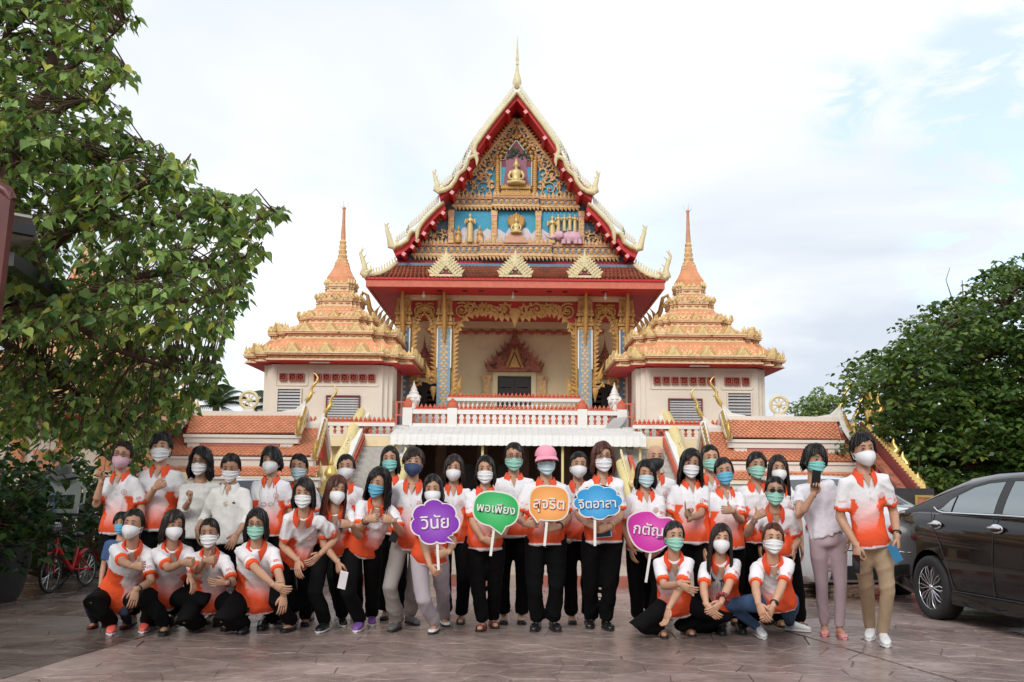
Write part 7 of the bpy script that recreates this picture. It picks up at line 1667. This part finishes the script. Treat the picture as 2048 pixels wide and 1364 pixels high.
person('woman with chin length bob leaning forward with hand on her knee', 8.75, (608,986), 1.55, (0,4,0), 'bob', hip=(590,1112,.32), hl=(595,1136,-.02,'knee',(.8,-.5,0),(.1,-.4,-1)), hr_=(640,1120,.1), feet=((580,1262),(610,1250)), fyaw=(-15,10), w=1.08)
person('woman in polo with white mask behind the woman with long reddish hair', 9.95, (692,935), 1.56, (0,0,0), 'tied', mk='beak', feet=((680,1238),(712,1238)), shoe='sneaker', scol='shoe_white')
person('woman with long reddish hair leaning in with thumb up and a phone', 8.95, (672,980), 1.55, (32,4,6), 'long', 'hair_red', mk='beak', hip=(664,1092,.22), tw=12, hl=(678,1140,-.12,'grip',(.8,-.6,0),(.2,-.1,-1)), hr_=(687,1048,-.30,'thumb',(0,0,1),(-.9,-.3,.1)), feet=((648,1262),(684,1250)), fyaw=(-10,15), shoe='sneaker', w=.92, sole='shoe_white')
person('woman with wavy black hair and bright blue mask giving two thumbs up', 9.0, (758,965), 1.58, (-14,6,10), 'wavy', mask='mask_blue', hip=(724,1092,.2), hl=(748,1036,-.34,'thumb',(0,0,1),(.9,-.3,.2)), hr_=(771,1038,-.30,'thumb',(0,0,1),(-.9,-.3,.2)), feet=((719,1260),(743,1248)), fyaw=(-5,10), shoe='runner', scol='shoe_purple', w=1.1, ext=('band_l',))
person('woman in polo with green mask standing behind the man with navy mask', 9.9, (780,919), 1.60, (0,0,0), 'sleek', mask='mask_teal', feet=((770,1238),(800,1238)))
person('young man in polo and grey trousers with navy mask', 9.25, (827,926), 1.64, (0,0,2), 'boy', 'hair_brown', 'mask_navy', 'beak', fem=False, w=.95, legs='grey_cloth', hip=(818,1085,.05), hl=(788,1062,-.1,'grip',(.5,-.8,0),(.3,-.1,-1)), feet=((792,1260),(821,1248)), fyaw=(-12,30), shoe='loafer', scol='shoe_grey')
person('woman in lilac trousers bending with the purple cloud sign', 8.75, (866,978), 1.52, (0,6,0), 'sleek', mk='beak', legs='lilac_cloth', hip=(858,1108,.22), hl=(868,1143,-.26,'grip',(.5,-.6,.6),(.5,-.5,-.6)), hr_=(882,1108,-.30,'grip',(0,-.2,1),(-.8,-.4,-.2)), feet=((869,1264),(888,1250)), fyaw=(-8,15), shoe='flat', scol='shoe_white')
person('woman with dark bob and white mask behind the purple and green signs', 9.7, (908,937), 1.55, (0,0,0), 'bob', 'hair_brown', mk='beak', feet=((892,1238),(922,1246)), shoe='sandal', scol='tan_leather')
person('woman holding the green speech bubble sign in red sandals', 9.1, (971,940), 1.55, (4,0,0), 'sleek', hl=(980,1082,-.27,'grip',(.2,-.3,1),(.9,-.3,-.2)), hr_=(992,1070,-.27,'grip',(-.2,-.3,1),(-.9,-.3,-.1)), feet=((964,1260),(987,1254)), fyaw=(-10,12), shoe='sandal', scol='shoe_red', w=1.05)
person('tall woman with black framed glasses and green mask behind the man in pink cap', 9.65, (1028,914), 1.66, (0,0,0), 'tied', mask='mask_green', ext=('glasses',), feet=((1007,1246),(1043,1246)), w=1.25)
person('man in pink cap holding the orange speech bubble sign', 9.1, (1092,921), 1.66, (0,0,0), 'capped', mask='mask_pale', fem=False, ext=('cap','glasses','watch_r'), hl=(1066,1048,-.25,'grip',(.2,-.3,1),(.9,-.3,.0)), hr_=(1100,1056,-.27,'grip',(-.2,-.3,1),(-.9,-.3,-.1)), feet=((1073,1260),(1108,1260)), fyaw=(-12,12), shoe='loafer', w=1.12)
person('woman with tied hair and white mask between the orange and blue signs', 9.65, (1157,931), 1.57, (2,0,0), 'tied', mk='beak', feet=((1144,1246),(1176,1244)), w=.95)
person('woman with long dark red hair holding the blue cloud sign', 9.1, (1205,915), 1.66, (0,0,0), 'bob', 'hair_red', ext=('glasses','gold_r'), hl=(1188,1050,-.27,'grip',(.2,-.3,1),(.9,-.3,-.2)), hr_=(1203,1058,-.25,'grip',(-.2,-.3,1),(-.9,-.3,-.2)), feet=((1182,1254),(1213,1258)), fyaw=(-10,10), shoe='loafer', w=1.08)
person('bald man with black mask standing at the back before the staircase', 10.0, (1311,915), 1.68, (0,0,0), 'bald', mask='mask_black', mk='beak', fem=False, feet=((1300,1236),(1335,1236)), w=1.05)
person('woman with black bob holding the magenta sign at her side', 9.35, (1291,948), 1.54, (0,0,0), 'bob', mask='mask_pale', hl=(1264,1108,-.06,'relaxed',(.4,-1,0),(.1,-.1,-1)), hr_=(1303,1110,-.24,'grip',(-.2,-.3,1),(-.7,-.4,-.3)), feet=((1276,1248),(1306,1258)), shoe='sneaker', scol='shoe_grey', sole='shoe_grey', w=1.08)
person('woman with wavy black hair holding one finger up by her chest', 9.4, (1382,928), 1.60, (-4,0,3), 'wavy', hr_=(1376,1022,-.32,'two',(-.5,-.4,.3),(-.15,-.2,1)), feet=((1370,1250),(1402,1256)), w=1.12)
person('woman with green mask and parted hair at the back between two women', 9.95, (1420,917), 1.62, (0,0,0), 'tied', mask='mask_green', feet=((1415,1240),(1445,1240)))
person('woman with tied hair and light blue mask giving a thumbs up', 9.4, (1448,943), 1.56, (-6,0,-4), 'tied', mask='mask_blue', hr_=(1452,1020,-.32,'thumb',(0,0,1),(-.9,-.3,.1)), feet=((1440,1250),(1470,1250)), w=1.15)
person('man with short hair and light green mask in the back row', 9.7, (1513,932), 1.60, (0,0,0), 'short', mask='mask_green', fem=False, feet=((1500,1246),(1530,1246)), w=1.1)
person('woman with long straight hair and white mask behind the woman in sunglasses', 9.7, (1556,938), 1.58, (-6,0,0), 'long', 'hair_brown', mk='beak', feet=((1550,1246),(1580,1246)), w=.95)
person('woman in sunglasses and green mask with her thumb up', 9.0, (1550,982), 1.55, (-6,0,6), 'tied', mask='mask_green', ext=('sun','watch_l'), hip=(1560,1095,.15), hl=(1524,1026,-.30,'thumb',(0,0,1),(.6,-.3,.5)), hr_=(1588,1112,-.1,'relaxed',(-.3,-1,0),(0,-.1,-1)), feet=((1560,1252),(1602,1256)), shoe='sandal', scol='tan_leather')
person('woman in white t-shirt and mauve trousers holding a phone to her mouth', 8.85, (1629,919), 1.60, (8,4,0), 'pixie', mask='mask_teal', top='tee', legs='mauve_cloth', hip=(1655,1072,.08), hl=(1630,972,-.20,'grip',(.6,-.3,.5),(.15,-.2,1)), hr_=(1698,1085,-.06,'relaxed',(-.4,-1,0),(0,-.1,-1)), feet=((1650,1268),(1682,1274)), fyaw=(-18,-6), shoe='flat', scol='shoe_pink', ext=('watch_r',), w=.95, sole='shoe_pink', hem=.02)
person('tall man in khaki trousers and polo at the right end of the group', 8.45, (1726,900), 1.74, (6,0,-2), 'short', mk='beak', legs='khaki_cloth', fem=False, hip=(1742,1078,.06), hl=(1714,1110,-.02,'grip',(.5,-.9,0),(-.05,-.1,-1)), hr_=(1797,1092,-.06,'grip',(-.5,-.9,0),(.05,-.1,-1)), feet=((1742,1277),(1768,1289)), fyaw=(-25,-12), shoe='sneaker', scol='shoe_white', ext=('watch_r',), gs=.10, w=.95)
# crouching in front
CR = 'people crouching in the front row'
person('crouching woman in coral running shoes giving a thumbs up at the left end', 8.75, (267,1048), 1.56, (4,2,4), 'tied', mk='beak', hip=(232,1195,0.36), tw=8, hl=(280,1132,-.36,'thumb',(0,0,1),(.95,-.2,.05)), hr_=(268,1196,-.22,'relaxed',(-.8,-.5,0),(-.1,-.2,-1)), feet=((224,1266),(290,1262)), fyaw=(15,10), knee=((-0.38,-1,.9),(0.45,-1,.9)), shoe='runner', scol='shoe_coral', group=CR, ext=('band_r',))
person('crouching woman with dark bob looking to the right', 8.80, (346,1050), 1.56, (34,2,0), 'bob', 'hair_brown', mk='beak', hip=(315,1190,0.32), tw=20, hl=(380,1126,-.30,'fist',(0,-.3,1),(.95,-.2,.0)), hr_=(385,1165,-.22,'relaxed',(-.2,-1,0),(.5,-.3,-.8)), feet=((329,1268),(385,1258)), fyaw=(10,20), knee=((-0.22,-1,.9),(0.52,-1,.9)), group=CR, w=1.1)
person('crouching woman with hair pulled back and thumb up beside the woman in green mask', 8.85, (419,1066), 1.52, (4,4,-2), 'tied', hip=(412,1198,0.32), hl=(424,1120,-.36,'thumb',(0,0,1),(.9,-.3,.1)), hr_=(436,1166,-.30,'relaxed',(0,-.4,1),(-.9,-.3,0)), feet=((400,1262),(455,1260)), knee=((-0.38,-1,.9),(0.38,-1,.9)), group=CR, ext=('band_r',), skin=.9)
person('crouching woman with black bob and green mask resting arms on her knees', 8.75, (514,1048), 1.58, (0,2,0), 'bob', mask='mask_green', ext=('glasses',), hip=(512,1196,0.34), hl=(560,1176,-.34,'relaxed',(0,-.3,1),(.9,-.3,-.35)), hr_=(566,1208,-.28,'relaxed',(-.8,-.5,0),(0,-.1,-1)), feet=((489,1266),(528,1258)), knee=((-0.45,-1,.9),(0.52,-1,.9)), shoe='sneaker', sole='shoe_black', group=CR, w=1.12)
person('crouching young woman with green mask letting one hand hang by her sandals', 8.70, (1348,1072), 1.54, (2,0,-2), 'tied', mask='mask_green', hip=(1352,1208,0.36), hl=(1374,1176,-.34,'relaxed',(0,-.3,1),(.85,-.3,-.45)), hr_=(1334,1234,-.38,'relaxed',(.5,-.8,0),(-.25,-.3,-1)), el=(None,(.6,-.2,-.6)), feet=((1325,1273),(1380,1270)), knee=((-0.52,-1,.9),(0.38,-1,.9)), shoe='sandal', scol='tan_leather', group=CR, w=.9, skin=1.08)
person('crouching young woman with long hair, white mask and hands clasped', 8.75, (1442,1078), 1.55, (-6,0,3), 'long', 'hair_brown', mk='beak', hip=(1452,1205,0.36), hl=(1423,1222,-.34,'knee',(.4,-.4,.8),(.5,-.4,-.7)), hr_=(1432,1216,-.36,'knee',(-.4,-.4,.8),(-.7,-.4,-.6)), feet=((1440,1268),(1480,1266)), knee=((-0.38,-1,.9),(0.45,-1,.9)), shoe='sneaker', sole='rubber', group=CR, w=.9, ext=('scrunchie',), skin=1.08)
person('young woman in blue jeans kneeling on one knee at right', 8.5, (1546,1077), 1.56, (-8,0,4), 'tied', 'hair_red', hip=(1558,1200,.26), hl=(1524,1224,-.36,'relaxed',(.5,-.4,.6),(.3,-.4,-.9)), hr_=(1540,1226,-.34,'relaxed',(-.5,-.4,.6),(-.5,-.4,-.8)), feet=((1520,1274),(1588,1262)), fyaw=(0,60), knee=((-.6,-1,.9),(-.5,-1,-.55)), legs='jeans_cloth', shoe='sneaker', scol='shoe_white', group=CR, ext=('watch_r',), w=.95, skin=1.08)
person('child with blue mask and red clogs half hidden behind the crouching woman at left', 9.1, (243,1046), 1.15, (0,0,0), 'boy', mask='mask_blue', top='blue', fem=False, feet=((188,1256),(252,1256)), shoe='flat', scol='shoe_red', legs='navy_cloth', cat='child', group='children by the tree', neck=.2)
person('small child in blue top standing far back behind the red bicycle', 16.5, (174,1004), 1.02, (0,0,0), 'boy', mask=None, top='blue', fem=False, feet=((168,1102),(184,1102)), shoe='sandal', scol='tan_leather', legs='lilac_cloth', cat='child', group='children by the tree')
finish_people()
# ------------------------------------------------------------------ things held in hands
def phone(label, p, nrm, up, m_='blackplastic', sz=(.036,.074), scr='dark_lens'):
    t = thing('mobile_phone', label, 'phone', p, 'phones held in hands'); p = V(p); n = V(nrm).normalized(); u = V(up); u = (u-n*u.dot(n)).normalized(); x = u.cross(n)
    MB().hexa(p-u*sz[1], p+u*sz[1], (x*sz[0], n*.0045)).build('phone_body', m_, t)
    q = p-n*.0053; MB().add([q-u*sz[1]*.9-x*sz[0]*.9, q-u*sz[1]*.9+x*sz[0]*.9, q+u*sz[1]*.9+x*sz[0]*.9, q+u*sz[1]*.9-x*sz[0]*.9], [(0,1,2,3)]).build('screen', scr, t)
phone('white phone hanging from the hand of the woman with long reddish hair', at(686,1160,8.80), (.3,1,0), (.2,0,1), 'cleanwhite', scr='mist')
phone('phone held upright before the mouth of the woman in white t-shirt', at(1632,958,8.60), (.1,1,.1), (.1,0,1))
phone('blue phone in the hand of the khaki man near the dark sedan', at(1790,1106,8.36), (.5,1,0), (-.5,0,1), 'phone_blue', scr='phone_blue')
phone('thin phone in the far hand of the khaki man', at(1712,1128,8.40), (1,.6,0), (.1,0,1), 'glass_frame')
phone('dark phone held at the hip by the man in grey trousers', at(790,1068,9.10), (.3,1,0), (.4,0,1))
phone('pale blue phone held behind the stick of the blue cloud sign', at(1206,1066,8.90), (.1,1,0), (1,0,.1), 'mask_blue')
# ------------------------------------------------------------------ speech bubble signs
def catmull(pts, n=8):
    o = []; m = len(pts)
    for i in range(m):
        p0, p1, p2, p3 = [V((*pts[(i+j-1) % m], 0)) for j in range(4)]
        for k in range(n):
            t = k/n; q = .5*((2*p1)+(p2-p0)*t+(2*p0-5*p1+4*p2-p3)*t*t+(3*p1-p0-3*p2+p3)*t**3); o.append((q.x, q.y))
    return o
def cloud(cx, cy, rx, ry, n, bump, ph=0, tail=None):
    o = []
    for i in range(180):
        a = 2*PI*i/180; b = abs(sin((a+ph)*n/2)); r = 1-bump+bump*b**.6; o.append((cx+rx*r*cos(a), cy+ry*r*sin(a)))
    return o
def bubble(cx, cy, rx, ry, p=2.8, rot=0, tail=None):
    o = []
    for i in range(90):
        a = 2*PI*i/90; c, s = cos(a), sin(a); x = rx*math.copysign(abs(c)**(2/p), c); y = ry*math.copysign(abs(s)**(2/p), s); o.append((cx+x*cos(rot)-y*sin(rot), cy+x*sin(rot)+y*cos(rot)))
    if tail:
        k0, k1, tip = tail; i0, i1 = int(k0*90/360), int(k1*90/360); o = o[:i0]+[tip]+o[i1:]
    return o
def boardmat(key, col):      # printed board, paler in the middle
    D(key, col, .35, .03, 2.5); m = MT[key]; t = m.node_tree; l = t.links.new; b = t.nodes['Principled BSDF']; c = N(t, 'ShaderNodeTexCoord'); ln = N(t, 'ShaderNodeVectorMath', operation='LENGTH'); l(c.outputs['Object'], ln.inputs[0])
    r = N(t, 'ShaderNodeMapRange', interpolation_type='SMOOTHSTEP'); l(ln.outputs['Value'], r.inputs[0]); r.inputs[1].default_value = 0; r.inputs[2].default_value = .2; x = N(t, 'ShaderNodeMix', data_type='RGBA'); l(r.outputs[0], x.inputs[0])
    x.inputs[6].default_value = (*[min(1, v*1.15+.09) for v in col], 1); x.inputs[7].default_value = (*col, 1); l(x.outputs[2], b.inputs['Base Color'])
def sign(label, Y, outline, text, tc_, size, col, stick, tilt=0., shadow=(.2,.02,.25)):
    cx, cy = tc_; t = thing('speech_sign', label, 'sign', at(cx, cy, Y), 'speech bubble signs held by the group'); key = 'board_'+label[:12]
    boardmat(key, col); D(key+'s', shadow, .5)
    P = [at(x, y, Y) for x, y in outline]; c = sum(P, V((0,0,0)))/len(P)
    def slab(pts, y0, y1, name, m_, par): MB().prism([(p.x, p.z) for p in pts], y0, y1).build(name, m_, par)
    big = []
    n = len(P)
    for i in range(n):
        d = (P[(i+1) % n]-P[i-1]); nn = V((d.z, 0, -d.x)).normalized(); nn = nn if nn.dot(P[i]-c) > 0 else -nn; big.append(P[i]+nn*.013)
    slab(big, Y-.004, Y+.006, 'white_border', 'cleanwhite', t); slab(P, Y-.0075, Y-.0042, 'board', key, t)
    for off, m_, dy in ((.008, key+'s', -.0085), (0, 'cleanwhite', -.0105)):
        cu = bpy.data.curves.new('lettering', 'FONT'); cu.body = text; cu.size = size/2000*Y; cu.align_x = 'CENTER'; cu.align_y = 'CENTER'; cu.offset = 0; cu.extrude = .0008; cu.resolution_u = 3
        cu.offset = .004 if off else .0012
        o = bpy.data.objects.new('tmp', cu); COL.objects.link(o); bpy.context.view_layer.update(); me = bpy.data.meshes.new_from_object(o.evaluated_get(bpy.context.evaluated_depsgraph_get())); bpy.data.objects.remove(o)
        me.materials.clear(); me.materials.append(MT[m_]); p = at(cx, cy, Y); o = link('lettering' if not off else 'lettering_shadow', me, t); o.rotation_euler = (PI/2, -tilt, 0); o.location = V((off*.8, dy, -off)) ; o.location.y = (Y+dy)-p.y+0
    a, b = at(*stick[0], Y), at(*stick[1], Y); w = .010; MB().bar(a+V((0,.010,0)), b+V((0,.010,0)), .022, .006, V((0,1,0))).build('stick', 'cleanwhite', t)
pc = cloud(870,1044,48,44,7,.16,.3)
sign('purple cloud sign with white Thai lettering held low by the woman in lilac trousers', 8.42, pc[:20]+[(894,1074),(908,1085),(887,1081)]+pc[31:], 'วินัย', (871,1046), 34, (.22,.025,.42), ((874,1078),(877,1140)), .06)
sign('green speech bubble sign with white Thai lettering', 8.72, bubble(992,1018,44,33,2.6,.13,(68,98,(1003,1067))), 'พอเพียง', (992,1018), 23, (.02,.42,.10), ((988,1055),(981,1112)), -.10, (.01,.16,.05))
sign('orange speech bubble sign with white Thai lettering', 8.74, bubble(1098,1006,38,33,3.0,.05,(112,135,(1076,1044))), 'สุจริต', (1098,1008), 29, (.80,.33,.07), ((1094,1040),(1089,1092)), -.05, (.45,.09,.02))
sign('blue cloud sign with white Thai lettering', 8.74, cloud(1196,1004,48,33,8,.16,.5), 'จิตอาสา', (1195,1008), 24.5, (.02,.30,.62), ((1190,1038),(1190,1092)), .05, (.01,.10,.25))
sign('magenta heart shaped sign with white Thai lettering behind the crouching young woman', 9.0, catmull([(1258,1062),(1258,1038),(1275,1026),(1300,1024),(1318,1036),(1342,1038),(1352,1058),(1340,1082),(1318,1098),(1296,1102),(1272,1090)]), 'กตัญญู', (1310,1062), 29, (.60,.03,.36), ((1302,1100),(1292,1165)), -.10, (.25,.01,.18))
